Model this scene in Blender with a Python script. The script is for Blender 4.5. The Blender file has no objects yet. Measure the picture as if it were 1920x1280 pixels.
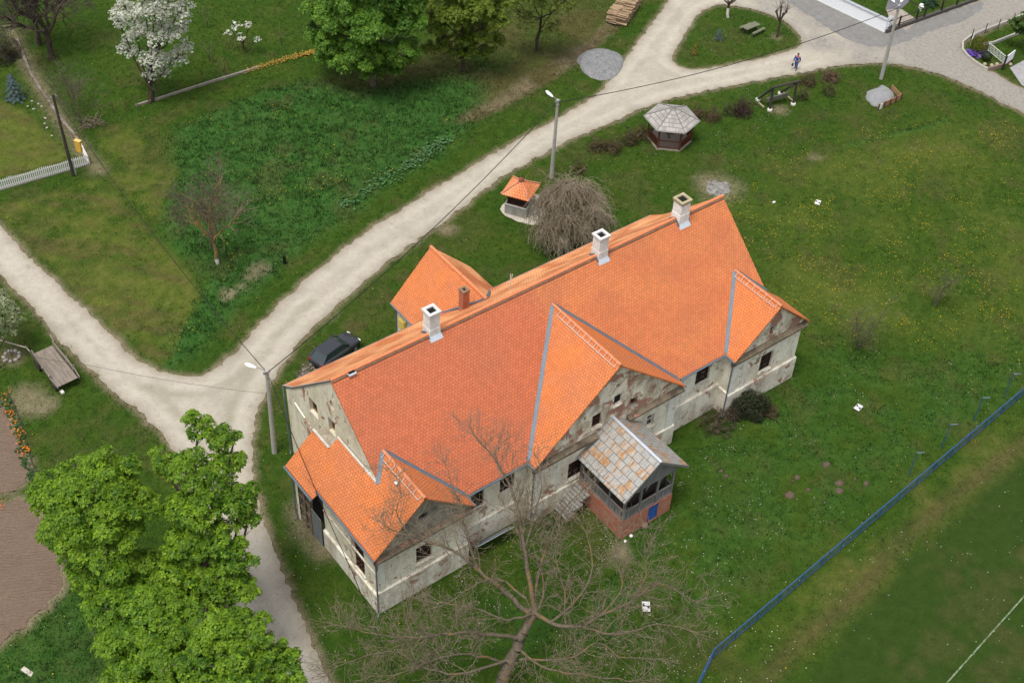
import bpy, bmesh, math, random
import numpy as np
from mathutils import Vector, Matrix
from mathutils.geometry import tessellate_polygon
sc = bpy.context.scene
COL = sc.collection
RAD = math.radians
random.seed(7); RNG = np.random.default_rng(7)

# ---------------------------------------------------------------- camera, sky, sun, exposure
CAM = np.array((-25.53104, -41.48846, 67.58721)); ROT = (0.81084734, -0.03542678, -0.64213784); FPX = 2442.42
cd = bpy.data.cameras.new('camera'); cam = bpy.data.objects.new('camera', cd); COL.objects.link(cam)
cam.location = CAM; cam.rotation_euler = ROT
cd.sensor_fit = 'HORIZONTAL'; cd.sensor_width = 36; cd.lens = 36*FPX/1920; cd.clip_end = 3000; cd.clip_start = .5
sc.camera = cam
SUN_EL, SUN_AZ = 72, 255          # azimuth from +Y clockwise
w = bpy.data.worlds.new('World'); sc.world = w; w.use_nodes = True
wt = w.node_tree; wt.nodes.clear()
sk = wt.nodes.new('ShaderNodeTexSky'); sk.sky_type = 'NISHITA'; sk.sun_disc = False
sk.sun_elevation = RAD(SUN_EL); sk.sun_rotation = RAD(SUN_AZ); sk.air_density = 1.0; sk.dust_density = 3.0
hs = wt.nodes.new('ShaderNodeHueSaturation'); hs.inputs['Saturation'].default_value = .3
bg = wt.nodes.new('ShaderNodeBackground'); bg.inputs['Strength'].default_value = .135
wo = wt.nodes.new('ShaderNodeOutputWorld')
wt.links.new(sk.outputs[0], hs.inputs['Color']); wt.links.new(hs.outputs[0], bg.inputs[0]); wt.links.new(bg.outputs[0], wo.inputs[0])
sl = bpy.data.lights.new('sun', 'SUN'); sun = bpy.data.objects.new('sun', sl); COL.objects.link(sun)
sl.energy = 1.5; sl.angle = RAD(18); sl.color = (1, .96, .88)
az = RAD(SUN_AZ); el = RAD(SUN_EL)
sd = Vector((math.sin(az)*math.cos(el), math.cos(az)*math.cos(el), math.sin(el)))
sun.rotation_euler = sd.to_track_quat('Z', 'Y').to_euler(); sun.location = (0, 0, 120)
vs = sc.view_settings; vs.view_transform = 'Standard'; vs.look = 'None'; vs.exposure = 0.68; vs.gamma = 1

# ---------------------------------------------------------------- pixel -> place on a plane of the site survey
_M = np.array(cam.rotation_euler.to_matrix())
def G(u, v, z=0., ax=2):
    d = _M @ np.array([(u-960)/FPX, -(v-640)/FPX, -1.]); t = (z-CAM[ax])/d[ax]
    return CAM + d*t
def GP(pts, z=0.): return np.array([G(u, v, z)[:2] for u, v in pts])

# ---------------------------------------------------------------- node helpers
class NT:
    def __init__(s, name):
        s.m = bpy.data.materials.new(name); s.m.use_nodes = True; s.t = s.m.node_tree
        s.t.nodes.clear(); s.out = s.t.nodes.new('ShaderNodeOutputMaterial')
    def put(s, sock, v):
        if v is None: return
        if hasattr(v, 'node'): s.t.links.new(v, sock)
        elif isinstance(v, (tuple, list)):
            sock.default_value = tuple(v)+(1,) if (len(v) == 3 and sock.type == 'RGBA') else tuple(v)
        else: sock.default_value = v
    def n(s, ty, **k):
        nd = s.t.nodes.new('ShaderNode'+ty)
        for a, b in k.items(): setattr(nd, a, b)
        return nd
    def pos(s): return s.n('NewGeometry').outputs['Position']
    def uv(s): return s.n('UVMap').outputs[0]
    def obj(s): return s.n('TexCoord').outputs['Object']
    def attr(s, a):
        return s.n('Attribute', attribute_name=a).outputs['Color']
    def mapp(s, v, scale=(1, 1, 1), rot=(0, 0, 0)):
        q = s.n('Mapping'); s.put(q.inputs['Vector'], v); q.inputs['Scale'].default_value = scale
        q.inputs['Rotation'].default_value = rot; return q.outputs[0]
    def noise(s, v, sc_, det=4, rough=.55, dist=0):
        q = s.n('TexNoise'); s.put(q.inputs['Vector'], v); q.inputs['Scale'].default_value = sc_
        q.inputs['Detail'].default_value = det; q.inputs['Roughness'].default_value = rough
        q.inputs['Distortion'].default_value = dist; return q.outputs[0]
    def voro(s, v, sc_, feat='F1', out='Distance', rnd=1):
        q = s.n('TexVoronoi', feature=feat); s.put(q.inputs['Vector'], v); q.inputs['Scale'].default_value = sc_
        q.inputs['Randomness'].default_value = rnd; return q.outputs[out]
    def ramp(s, f, stops, ip='LINEAR'):
        q = s.n('ValToRGB'); s.put(q.inputs[0], f); e = q.color_ramp.elements; q.color_ramp.interpolation = ip
        while len(e) < len(stops): e.new(.5)
        for i, (p, c) in enumerate(stops):
            e[i].position = p; e[i].color = (c if len(c) == 4 else tuple(c)+(1,)) if isinstance(c, (tuple, list)) else (c, c, c, 1)
        return q.outputs[0]
    def mix(s, f, a, b, bt='MIX'):
        q = s.n('Mix', data_type='RGBA', blend_type=bt); s.put(q.inputs[0], f); s.put(q.inputs[6], a); s.put(q.inputs[7], b)
        return q.outputs[2]
    def math(s, op, a, b=None, c=None, clamp=False):
        q = s.n('Math', operation=op, use_clamp=clamp)
        for i, x in enumerate((a, b, c)): s.put(q.inputs[i], x)
        return q.outputs[0]
    def sep(s, v):
        q = s.n('SeparateXYZ'); s.put(q.inputs[0], v); return q.outputs
    def rgb(s, v):
        q = s.n('SeparateColor'); s.put(q.inputs[0], v); return q.outputs
    def bump(s, h, st=.5, dist=.05, nrm=None):
        q = s.n('Bump'); s.put(q.inputs['Height'], h); q.inputs['Strength'].default_value = st
        q.inputs['Distance'].default_value = dist; s.put(q.inputs['Normal'], nrm); return q.outputs[0]
    def bsdf(s, col, rough=.8, nrm=None, metal=0, spec=.3, trans=None):
        q = s.n('BsdfPrincipled'); s.put(q.inputs['Base Color'], col); s.put(q.inputs['Roughness'], rough)
        s.put(q.inputs['Normal'], nrm); s.put(q.inputs['Metallic'], metal); q.inputs['Specular IOR Level'].default_value = spec
        o = q.outputs[0]
        if trans:
            tr = s.n('BsdfTranslucent'); s.put(tr.inputs[0], trans[1]); mx = s.n('MixShader'); mx.inputs[0].default_value = trans[0]
            s.t.links.new(o, mx.inputs[1]); s.t.links.new(tr.outputs[0], mx.inputs[2]); o = mx.outputs[0]
        s.t.links.new(o, s.out.inputs[0]); return s.m

def flat(name, col, rough=.7, metal=0, var=.25, sc_=3., spec=.3, bump=.15):
    t = NT(name); p = t.pos(); n = t.noise(p, sc_, 5, .6); n2 = t.noise(p, sc_*9, 3)
    f = t.math('ADD', t.math('MULTIPLY', n, .6), t.math('MULTIPLY', n2, .4))
    dk = tuple(c*(1-var) for c in col); lt = tuple(min(1, c*(1+var)) for c in col)
    c = t.ramp(f, [(.3, dk), (.7, lt)])
    return t.bsdf(c, rough, t.bump(n2, bump, .02), metal, spec)

# tile material: plain tiles with rounded tails laid in half-bond; uv in metres
def tile_mat(name, A, B, zone=None, W=.225, Hh=.195):
    t = NT(name); x, y, _ = t.sep(t.uv())
    r = t.math('DIVIDE', y, Hh); row = t.math('FLOOR', r); fv = t.math('SUBTRACT', r, row)
    uu = t.math('ADD', t.math('DIVIDE', x, W), t.math('MULTIPLY', t.math('MODULO', t.math('ABSOLUTE', row), 2.), .5))
    col = t.math('FLOOR', uu); fu = t.math('SUBTRACT', t.math('SUBTRACT', uu, col), .5)
    cv = t.math('MULTIPLY', t.math('MULTIPLY', fu, fu), 2.6)
    d = t.math('SUBTRACT', fv, cv)                      # >0 on this tile, <0 on the tile below
    own = t.math('GREATER_THAN', d, 0.)
    idc = t.n('CombineXYZ'); t.put(idc.inputs[0], t.math('ADD', col, .5))
    t.put(idc.inputs[1], t.math('ADD', row, own)); wn = t.n('TexWhiteNoise', noise_dimensions='2D'); t.put(wn.inputs[0], idc.outputs[0])
    rnd = wn.outputs[0]
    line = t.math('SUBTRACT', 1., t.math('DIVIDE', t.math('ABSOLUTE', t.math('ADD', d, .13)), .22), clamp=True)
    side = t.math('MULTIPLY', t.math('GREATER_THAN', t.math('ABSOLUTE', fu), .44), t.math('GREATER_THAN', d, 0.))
    gap_shade = t.math('MAXIMUM', line, t.math('MULTIPLY', side, .5))
    p = t.pos(); big = t.noise(p, .35, 3, .5); mid = t.noise(p, 2.2, 4, .6)
    f = t.math('ADD', t.math('MULTIPLY', rnd, .55), t.math('MULTIPLY', mid, .45))
    ca = t.ramp(f, [(.2, tuple(c*.90 for c in A)), (.8, tuple(c*1.10 for c in A))])
    cb = t.ramp(f, [(.2, tuple(c*.90 for c in B)), (.8, tuple(c*1.10 for c in B))])
    if zone:
        xs = t.sep(p)[0]
        e = t.math('ADD', t.math('SUBTRACT', xs, zone), t.math('MULTIPLY', t.math('SUBTRACT', rnd, .5), .5))
        mk = t.math('MULTIPLY', t.math('ADD', e, .2), 2., clamp=True)
        pat = t.ramp(t.noise(t.mapp(p, (.5, .5, .5)), 1., 2, .4), [(.38, .55), (.56, 1.)])
        mk = t.math('MULTIPLY', mk, pat)
    else:
        mk = t.ramp(t.noise(p, .5, 2, .4), [(.4, 0.), (.62, 1.)])
    c = t.mix(mk, ca, cb)
    c = t.mix(t.math('MULTIPLY', t.ramp(big, [(.45, 0.), (.7, 1.)]), .22), c, (.30, .13, .08))
    c = t.mix(t.math('MULTIPLY', gap_shade, .85), c, (.15, .032, .012))  # shadow under each tile tail, and the side joints, painted into the colour
    h = t.math('SUBTRACT', t.math('MULTIPLY', own, t.math('SUBTRACT', 1.2, t.math('MULTIPLY', fv, .4))), t.math('MULTIPLY', gap_shade, .7))
    return t.bsdf(c, .62, t.bump(h, .6, .03), 0, .25)

def plaster(name, A, dirt, brick=.0, stain=.5, seed=0.):
    t = NT(name); p = t.mapp(t.pos(), (1, 1, 1)); q = t.n('VectorMath', operation='ADD'); t.put(q.inputs[0], p); q.inputs[1].default_value = (seed, seed*1.7, seed*.6); p = q.outputs[0]
    n1 = t.noise(p, .9, 6, .62, .4); n2 = t.noise(p, 5., 5, .65); st = t.noise(t.mapp(p, (1.1, 1.1, .42)), 1., 7, .72, .5)
    c = t.mix(t.ramp(n2, [(.3, 0.), (.75, 1.)]), tuple(a*.82 for a in A), tuple(min(1, a*1.08) for a in A))
    c = t.mix(t.math('MULTIPLY', t.ramp(st, [(.46, 0.), (.66, 1.)]), stain), c, dirt)
    c = t.mix(t.math('MULTIPLY', t.ramp(n1, [(.5, 0.), (.64, 1.)]), stain), c, tuple(d*1.5 for d in dirt))
    b = t.n('TexBrick'); t.put(b.inputs['Vector'], t.mapp(p, (1, 1, 1), (RAD(90), 0, 0)))
    b.inputs['Scale'].default_value = 4.; b.inputs['Color1'].default_value = (.36, .13, .07, 1); b.inputs['Color2'].default_value = (.28, .10, .06, 1)
    b.inputs['Mortar'].default_value = (.36, .32, .27, 1); b.inputs['Mortar Size'].default_value = .03
    n3 = t.noise(p, .75, 6, .7, .6)
    mk = t.ramp(n3, [(.62-brick*.32, 0.), (.66-brick*.32, 1.)])
    if brick > 0: c = t.mix(mk, c, b.outputs[0])
    cr = t.voro(p, 1.6, 'DISTANCE_TO_EDGE'); crk = t.math('MULTIPLY', t.math('LESS_THAN', cr, .012), t.math('GREATER_THAN', n1, .5))
    c = t.mix(t.math('MULTIPLY', crk, .3), c, (.12, .10, .08))
    h = t.math('ADD', t.math('MULTIPLY', n2, .6), t.math('MULTIPLY', mk, -.6))
    return t.bsdf(c, .9, t.bump(h, .55, .05), 0, .2)

def wood(name, A, B, sc_=6., ax=0):
    t = NT(name); s = [9., 9., 9.]; s[ax] = .7
    p = t.mapp(t.obj(), tuple(s)); n = t.noise(p, sc_/6, 5, .65, .5); n2 = t.noise(t.pos(), 2., 4)
    c = t.mix(t.math('MULTIPLY', n2, .5), t.ramp(n, [(.3, A), (.7, B)]), tuple(a*.6 for a in A))
    return t.bsdf(c, .85, t.bump(n, .4, .02), 0, .2)

def tinted(name, rough=.7, trans=.0, gain=1.0, spec=.2):
    t = NT(name); c = t.attr('tint')
    if gain != 1: c = t.mix(1., c, (gain, gain, gain), 'MULTIPLY')
    tr = None
    if trans: tr = (trans, t.mix(1., c, (1.3, 1.35, .55), 'MULTIPLY'))
    return t.bsdf(c, rough, None, 0, spec, tr)

# ---------------------------------------------------------------- object helpers
def obj(name, me, m, parent=None, label=None):
    o = bpy.data.objects.new(name, me)
    for x in (m if isinstance(m, (list, tuple)) else [m]): me.materials.append(x)
    COL.objects.link(o)
    if parent is not None: o.parent = parent
    if label: o['label'] = label
    return o
def tag(o, label, cat, group=None):
    o['label'] = label; o['category'] = cat
    if group: o['group'] = group
    return o
def thing(name, label, cat, loc=(0, 0, 0), rz=0., group=None):
    o = bpy.data.objects.new(name, None); COL.objects.link(o); o.location = loc; o.rotation_euler = (0, 0, rz)
    o.empty_display_size = .3
    return tag(o, label, cat, group)
def kind(o, k): o['kind'] = k; return o
def dup(root, loc, rz, label, sc_=None):
    r = root.copy(); COL.objects.link(r); r.location = loc; r.rotation_euler = (0, 0, rz); r['label'] = label
    if sc_: r.scale = (sc_,)*3
    for ch in list(root.children):
        c = ch.copy(); COL.objects.link(c); c.parent = r
        for g in list(ch.children):
            d = g.copy(); COL.objects.link(d); d.parent = c
    return r

class MB:
    def __init__(s): s.v = []; s.f = []; s.uv = []; s.mi = []; s.g = []; s.lock = False
    def add(s, vs, fs, mi=0, uvs=None):
        k = len(s.v)
        if not s.lock: s.g.append((k, len(s.f)))
        s.v += [tuple(x) for x in vs]
        for i, f in enumerate(fs):
            s.f.append([k+j for j in f]); s.mi.append(mi); s.uv.append(uvs[i] if uvs else None)
        return s
    def box(s, c, d, rz=0., mi=0, M=None):
        x, y, z = (a/2 for a in d); P = [(-x, -y, -z), (x, -y, -z), (x, y, -z), (-x, y, -z), (-x, -y, z), (x, -y, z), (x, y, z), (-x, y, z)]
        R = Matrix.Rotation(rz, 3, 'Z') if M is None else M
        return s.add([R @ Vector(p)+Vector(c) for p in P], [(3, 2, 1, 0), (4, 5, 6, 7), (0, 1, 5, 4), (1, 2, 6, 5), (2, 3, 7, 6), (3, 0, 4, 7)], mi)
    def bar(s, p, q, w_, h, mi=0, up=(0, 0, 1)):
        p, q = Vector(p), Vector(q); d = (q-p); L = d.length; d.normalize(); up = Vector(up)
        if abs(d.dot(up)) > .99: up = Vector((0, 1, 0))
        a = d.cross(up).normalized(); b = a.cross(d).normalized()
        M = Matrix((d, a, b)).transposed()
        return s.box((p+q)/2, (L, w_, h), mi=mi, M=M)
    def tube(s, p, q, r0, r1=None, n=8, caps=True, mi=0):
        r1 = r0 if r1 is None else r1; p, q = Vector(p), Vector(q); d = (q-p).normalized()
        up = Vector((0, 0, 1)) if abs(d.z) < .9 else Vector((1, 0, 0)); a = d.cross(up).normalized(); b = d.cross(a)
        vs = []
        for c, r in ((p, r0), (q, r1)):
            for i in range(n): t = 2*math.pi*i/n; vs.append(c+a*math.cos(t)*r+b*math.sin(t)*r)
        fs = [(i, (i+1) % n, n+(i+1) % n, n+i) for i in range(n)]
        if caps: fs += [tuple(range(n))[::-1], tuple(range(n, 2*n))]
        return s.add(vs, fs, mi)
    def path(s, pts, r, n=6, mi=0, r1=None):
        for i in range(len(pts)-1):
            a = r if r1 is None else r+(r1-r)*i/(len(pts)-1); b = r if r1 is None else r+(r1-r)*(i+1)/(len(pts)-1)
            s.tube(pts[i], pts[i+1], a, b, n, True, mi)
        return s
    def lathe(s, prof, n=16, c=(0, 0, 0), mi=0, cap=True):
        vs = []; c = Vector(c)
        for r, z in prof:
            for i in range(n): t = 2*math.pi*i/n; vs.append(c+Vector((r*math.cos(t), r*math.sin(t), z)))
        fs = [(k*n+i, k*n+(i+1) % n, (k+1)*n+(i+1) % n, (k+1)*n+i) for k in range(len(prof)-1) for i in range(n)]
        if cap: fs += [tuple(range(n))[::-1], tuple(range((len(prof)-1)*n, len(prof)*n))]
        return s.add(vs, fs, mi)
    def prism(s, poly, z0, z1, mi=0):
        n = len(poly); vs = [(x, y, z0) for x, y in poly]+[(x, y, z1) for x, y in poly]
        tri = tessellate_polygon([[Vector((x, y, 0)) for x, y in poly]])
        nz = sum((poly[b][0]-poly[a][0])*(poly[c][1]-poly[a][1])-(poly[b][1]-poly[a][1])*(poly[c][0]-poly[a][0]) for a, b, c in tri)
        fs = [(a, b, c)[::-1] if nz > 0 else (a, b, c) for a, b, c in tri]
        fs += [((a, b, c) if nz > 0 else (c, b, a)) for a, b, c in [(n+a, n+b, n+c) for a, b, c in tri]]
        fs += [(i, (i+1) % n, n+(i+1) % n, n+i) for i in range(n)]
        return s.add(vs, fs, mi)
    def slab(s, top, th=.12, mi=0):
        """a sloping slab: polygon of 3-D points lying in a plane, thickened downwards; uv in metres"""
        P = [Vector(p) for p in top]; n = len(P)
        tri = tessellate_polygon([P]); nr = Vector((0, 0, 0))
        for a, b, c in tri: nr += (P[b]-P[a]).cross(P[c]-P[a])
        flip = nr.z < 0
        if flip: nr = -nr
        nr.normalize(); u = Vector((0, 0, 1)).cross(nr)
        u = u.normalized() if u.length > 1e-4 else Vector((1, 0, 0)); v = nr.cross(u)
        k = len(s.v); s.v += [tuple(p) for p in P]+[tuple(p-Vector((0, 0, th))) for p in P]
        UV = [(p.dot(u), p.dot(v)) for p in P]
        for t in tri:
            t = t[::-1] if flip else t
            s.f.append([k+i for i in t]); s.uv.append([UV[i] for i in t]); s.mi.append(mi)
            s.f.append([k+n+i for i in t[::-1]]); s.uv.append([UV[i] for i in t[::-1]]); s.mi.append(mi)
        for i in range(n):
            j = (i+1) % n; s.f.append([k+i, k+n+i, k+n+j, k+j]); s.uv.append([UV[i], UV[i], UV[j], UV[j]]); s.mi.append(mi)
        return s
    def wall(s, poly, holes, mp, depth=.3, mi=0):
        """wall face with real openings: poly and holes in (a, z), mp(a, z, d) gives the point at depth d"""
        s.g.append((len(s.v), len(s.f))); s.lock = True
        loops = [poly]+holes; allp = [p for l in loops for p in l]
        tri = tessellate_polygon([[Vector((a, z, 0)) for a, z in l] for l in loops]); k = len(s.v)
        s.v += [tuple(mp(a, z, 0)) for a, z in allp]
        for t in tri: s.f.append([k+i for i in t]); s.mi.append(mi); s.uv.append(None)
        for l in loops:
            n = len(l); vs = [mp(a, z, 0) for a, z in l]+[mp(a, z, depth) for a, z in l]
            s.add(vs, [(i, (i+1) % n, n+(i+1) % n, n+i) for i in range(n)], mi)
        s.lock = False; return s
    def mesh(s, name='m', smooth=False):
        me = bpy.data.meshes.new(name); me.from_pydata(s.v, [], s.f); me.polygons.foreach_set('material_index', s.mi)
        if any(u is not None for u in s.uv):
            uvl = me.uv_layers.new(name='UVMap'); i = 0; flatuv = []
            for f, u in zip(s.f, s.uv):
                for j in range(len(f)): flatuv += list(u[j]) if u else [0., 0.]
            uvl.data.foreach_set('uv', flatuv)
        bm = bmesh.new(); bm.from_mesh(me); bmesh.ops.recalc_face_normals(bm, faces=bm.faces) if not any(u is not None for u in s.uv) else None
        bm.to_mesh(me); bm.free()
        if smooth: me.polygons.foreach_set('use_smooth', [True]*len(me.polygons))
        me.update(); return me
    def pieces(s, name, m, parent=None, label=None):
        # every shape added becomes an object of its own
        E = s.g+[(len(s.v), len(s.f))]; out = []
        for (v0, f0), (v1, f1) in zip(E[:-1], E[1:]):
            q = MB(); q.v = s.v[v0:v1]; q.f = [[i-v0 for i in f] for f in s.f[f0:f1]]; q.mi = s.mi[f0:f1]; q.uv = s.uv[f0:f1]; out.append(q.build(name, m, parent, label))
        return out
    def build(s, name, m, parent=None, label=None, smooth=False): return obj(name, s.mesh(name, smooth), m, parent, label)

def npmesh(name, V, F, tint=None, smooth=False):
    """fast mesh from arrays: V (n,3), F (m,k); tint (m,3) per face"""
    me = bpy.data.meshes.new(name); V = np.ascontiguousarray(V, np.float32); F = np.ascontiguousarray(F, np.int32); m, k = F.shape
    me.vertices.add(len(V)); me.vertices.foreach_set('co', V.ravel()); me.loops.add(m*k); me.loops.foreach_set('vertex_index', F.ravel())
    me.polygons.add(m); me.polygons.foreach_set('loop_start', np.arange(0, m*k, k, dtype=np.int32))
    me.update(calc_edges=True)
    if tint is not None:
        a = me.attributes.new('tint', 'FLOAT_COLOR', 'FACE'); a.data.foreach_set('color', np.c_[tint, np.ones(m)].astype(np.float32).ravel())
    if smooth: me.polygons.foreach_set('use_smooth', np.ones(m, bool))
    return me

# ---------------------------------------------------------------- noise and outlines
_LAT = np.random.default_rng(3).random((256, 256))
def vnoise(x, y, s, seed=0):
    x = x/s+seed*17.3; y = y/s+seed*9.7; xi = np.floor(x).astype(int); yi = np.floor(y).astype(int)
    fx = x-xi; fy = y-yi; fx = fx*fx*(3-2*fx); fy = fy*fy*(3-2*fy); L = _LAT
    a = L[xi % 256, yi % 256]; b = L[(xi+1) % 256, yi % 256]; c = L[xi % 256, (yi+1) % 256]; d = L[(xi+1) % 256, (yi+1) % 256]
    return (a*(1-fx)+b*fx)*(1-fy)+(c*(1-fx)+d*fx)*fy
def fbm(x, y, s, seed=0, o=4):
    r = 0; a = .5; t = 0
    for i in range(o): r = r+a*vnoise(x, y, s/2**i, seed+i*3.1); t += a; a *= .55
    return r/t
def sdf(X, Y, poly):
    """signed distance to a polygon, negative inside (only evaluated near it)"""
    D = np.full(X.shape, 50.); lo = poly.min(0)-6; hi = poly.max(0)+6
    m = (X > lo[0]) & (X < hi[0]) & (Y > lo[1]) & (Y < hi[1]); x = X[m]; y = Y[m]
    d = np.full(x.shape, 1e9); ins = np.zeros(x.shape, bool); n = len(poly)
    for i in range(n):
        ax, ay = poly[i]; bx, by = poly[(i+1) % n]; ex, ey = bx-ax, by-ay; L = ex*ex+ey*ey+1e-9
        t = np.clip(((x-ax)*ex+(y-ay)*ey)/L, 0, 1); d = np.minimum(d, (x-ax-t*ex)**2+(y-ay-t*ey)**2)
        c = ((ay > y) != (by > y)); xx = ax+(y-ay)*ex/(ey if abs(ey) > 1e-9 else 1e-9); ins ^= c & (x < xx)
    d = np.sqrt(d); d[ins] *= -1; D[m] = d; return D
def sdfline(X, Y, pts):
    D = np.full(X.shape, 50.)
    lo = pts.min(0)-8; hi = pts.max(0)+8; m = (X > lo[0]) & (X < hi[0]) & (Y > lo[1]) & (Y < hi[1]); x = X[m]; y = Y[m]; d = np.full(x.shape, 2500.)
    for i in range(len(pts)-1):
        ax, ay = pts[i]; ex, ey = pts[i+1]-pts[i]; t = np.clip(((x-ax)*ex+(y-ay)*ey)/(ex*ex+ey*ey+1e-9), 0, 1)
        d = np.minimum(d, (x-ax-t*ex)**2+(y-ay-t*ey)**2)
    D[m] = np.sqrt(d); return D
def smooth_poly(P, step=.5, it=2):
    P = np.asarray(P)
    for _ in range(it):
        Q = np.roll(P, -1, 0); P = np.stack([.75*P+.25*Q, .25*P+.75*Q], 1).reshape(-1, 2)
    out = []
    for i in range(len(P)):
        a, b = P[i], P[(i+1) % len(P)]; n = max(1, int(np.linalg.norm(b-a)/step)); out += [a+(b-a)*k/n for k in range(n)]
    return np.array(out)
def ragged(P, amp=.16, seed=1):
    P = smooth_poly(P, .22); t = np.roll(P, -1, 0)-np.roll(P, 1, 0); n = np.c_[-t[:, 1], t[:, 0]]; n /= np.linalg.norm(n, axis=1)[:, None]+1e-9
    k = (fbm(P[:, 0], P[:, 1], .55, seed, 3)-.5)*amp*3.2+(fbm(P[:, 0], P[:, 1], 6, seed+5, 2)-.5)*amp*1.4
    return P+n*k[:, None]
def soft(d, w_): return np.clip(.5-d/w_, 0, 1)
def sheet(name, polys, z, m, th=.0):
    """flat sheet from an outline and its holes"""
    loops = [[Vector((x, y, 0)) for x, y in p] for p in polys]; tri = tessellate_polygon(loops); pts = [p for l in loops for p in l]
    fs = []
    for a, b, c in tri:
        A, B, C_ = pts[a], pts[b], pts[c]; fs.append((a, b, c) if (B-A).cross(C_-A).z > 0 else (c, b, a))
    me = bpy.data.meshes.new(name); me.from_pydata([(p.x, p.y, z) for p in pts], [], fs); me.update()
    return obj(name, me, m)
# ================================================================ GROUND
Z = {}
def zp(name, pts): Z[name] = smooth_poly(GP(pts), 1.0, 1)
zp('lush', [(315,240),(420,205),(540,160),(600,150),(700,175),(830,130),(925,120),(930,170),(900,215),(880,250),(830,290),(760,330),(690,380),(620,430),(560,480),(520,520),(470,560),(420,610),(370,660),(322,700),(310,698),(316,650),(345,605),(388,548),(370,510),(330,470),(300,420),(310,370),(335,330),(322,290)])
zp('mown', [(-60,395),(0,385),(160,345),(190,330),(290,440),(388,548),(345,603),(312,690),(270,662),(180,588),(100,508),(0,405),(-60,330)])
zp('mown2', [(-60,150),(0,190),(55,215),(115,275),(132,303),(60,322),(-60,345)])
zp('strip', [(190,225),(310,245),(320,290),(333,330),(308,372),(298,425),(240,370),(185,320),(178,260)])
zp('under', [(560,165),(700,130),(800,80),(950,20),(1150,-20),(1160,25),(1100,90),(1020,150),(940,200),(885,215),(900,160),(820,140),(700,175),(620,160)])
zp('ditch', [(850,225),(930,178),(1000,130),(1080,85),(1150,30),(1180,5),(1195,20),(1150,60),(1100,108),(1020,160),(950,198),(870,235)])
zp('dry', [(1290,300),(1400,245),(1560,205),(1680,200),(1660,225),(1500,262),(1400,292),(1310,335)])
zp('dand', [(1330,380),(1480,310),(1700,240),(1960,220),(1960,630),(1800,640),(1500,600),(1420,500)])
zp('pitch', [(1490,1310),(1620,1135),(1790,965),(1930,842),(2150,700),(2300,1000),(2000,1500),(1490,1500)])
zp('bank', [(1310,1240),(1600,990),(1920,740),(2100,620),(2100,730),(1930,838),(1780,955),(1610,1125),(1450,1300),(1300,1300)])
zp('rlush', [(1500,640),(1530,610),(1590,650),(1700,690),(1800,650),(1960,600),(1960,720),(1700,880),(1560,990),(1400,1120),(1250,1230),(1100,1260),(900,1200),(900,1100),(1100,1080),(1300,940),(1300,830),(1480,730)])
zp('garden', [(-80,1240),(40,1180),(120,1110),(180,1120),(300,1300),(-80,1380)])
VRG = GP([(560,690),(620,648),(690,590),(740,545),(800,492),(850,440)]); TRN = GP([(1590,272),(1640,262),(1690,250),(1730,242),(1775,228)])
DRT = GP([(15,50),(40,100),(62,142),(88,185),(120,236),(155,285),(185,320)])
STRIP = GP([(1400,1310),(1500,1205),(1600,1120),(1690,1015),(1800,920),(1930,822),(2100,700)])
RD = [(-100,320),(0,425),(60,490),(120,545),(180,600),(240,660),(290,695),(330,708),(375,707),(410,690),(450,655),(500,595),(560,535),(640,470),(720,415),(800,365),(880,315),(950,275),(1010,242),(1070,210),(1120,180),(1145,150),(1170,115),(1200,75),(1235,30),(1262,-10),(1300,-70),
      (1530,-70),(1560,10),(1660,64),(1730,38),(1835,2),(1900,-30),(2050,-70),(2050,-20),(1960,8),(1901,38),(1841,61),(1816,71),(1801,82),(1804,98),(1823,114),(1848,131),(1872,142),(1900,158),(1950,185),(2060,245),(2060,300),(1920,213),(1870,188),(1813,160),(1747,133),(1680,120),(1647,118),(1580,122),(1480,140),(1380,160),(1280,180),(1207,203),(1140,233),(1057,267),(1000,300),(940,333),(880,378),(823,423),(723,494),(640,566),(583,614),(547,660),(513,704),(493,744),(478,775),(472,810),(470,887),(483,941),(510,1014),(533,1081),(567,1164),(600,1237),(640,1330),(680,1430),(560,1430),(490,1290),(452,1200),(428,1120),(398,1040),(365,960),(340,880),(312,815),(290,797),(267,774),(233,749),(200,724),(150,677),(110,634),(67,584),(20,534),(-10,505),(-110,410)]
ISL = [(1340,11),(1372,10),(1412,18),(1452,30),(1488,54),(1504,75),(1503,88),(1470,100),(1420,112),(1360,125),(1310,132),(1276,127),(1256,114),(1264,95),(1288,55),(1312,24)]
ROAD = ragged(GP(RD), .18, 1); ISLAND = ragged(GP(ISL), .14, 2)
SOIL = [ragged(GP(p), .25, 3+i) for i, p in enumerate([
    [(-90,950),(0,948),(60,930),(85,1000),(122,1075),(116,1108),(40,1178),(0,1208),(-90,1260)],
    [(-90,720),(-10,745),(18,790),(42,840),(66,892),(20,925),(-90,945)]])]
STRIPG = ragged(GP([(1420,-40),(1475,4),(1520,30),(1560,60),(1600,80),(1650,92),(1700,78),(1740,60),(1800,42),(1838,24),(1846,8),(1835,3),(1730,39),(1660,65),(1560,11),(1515,-40)]), .2, 9)

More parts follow.
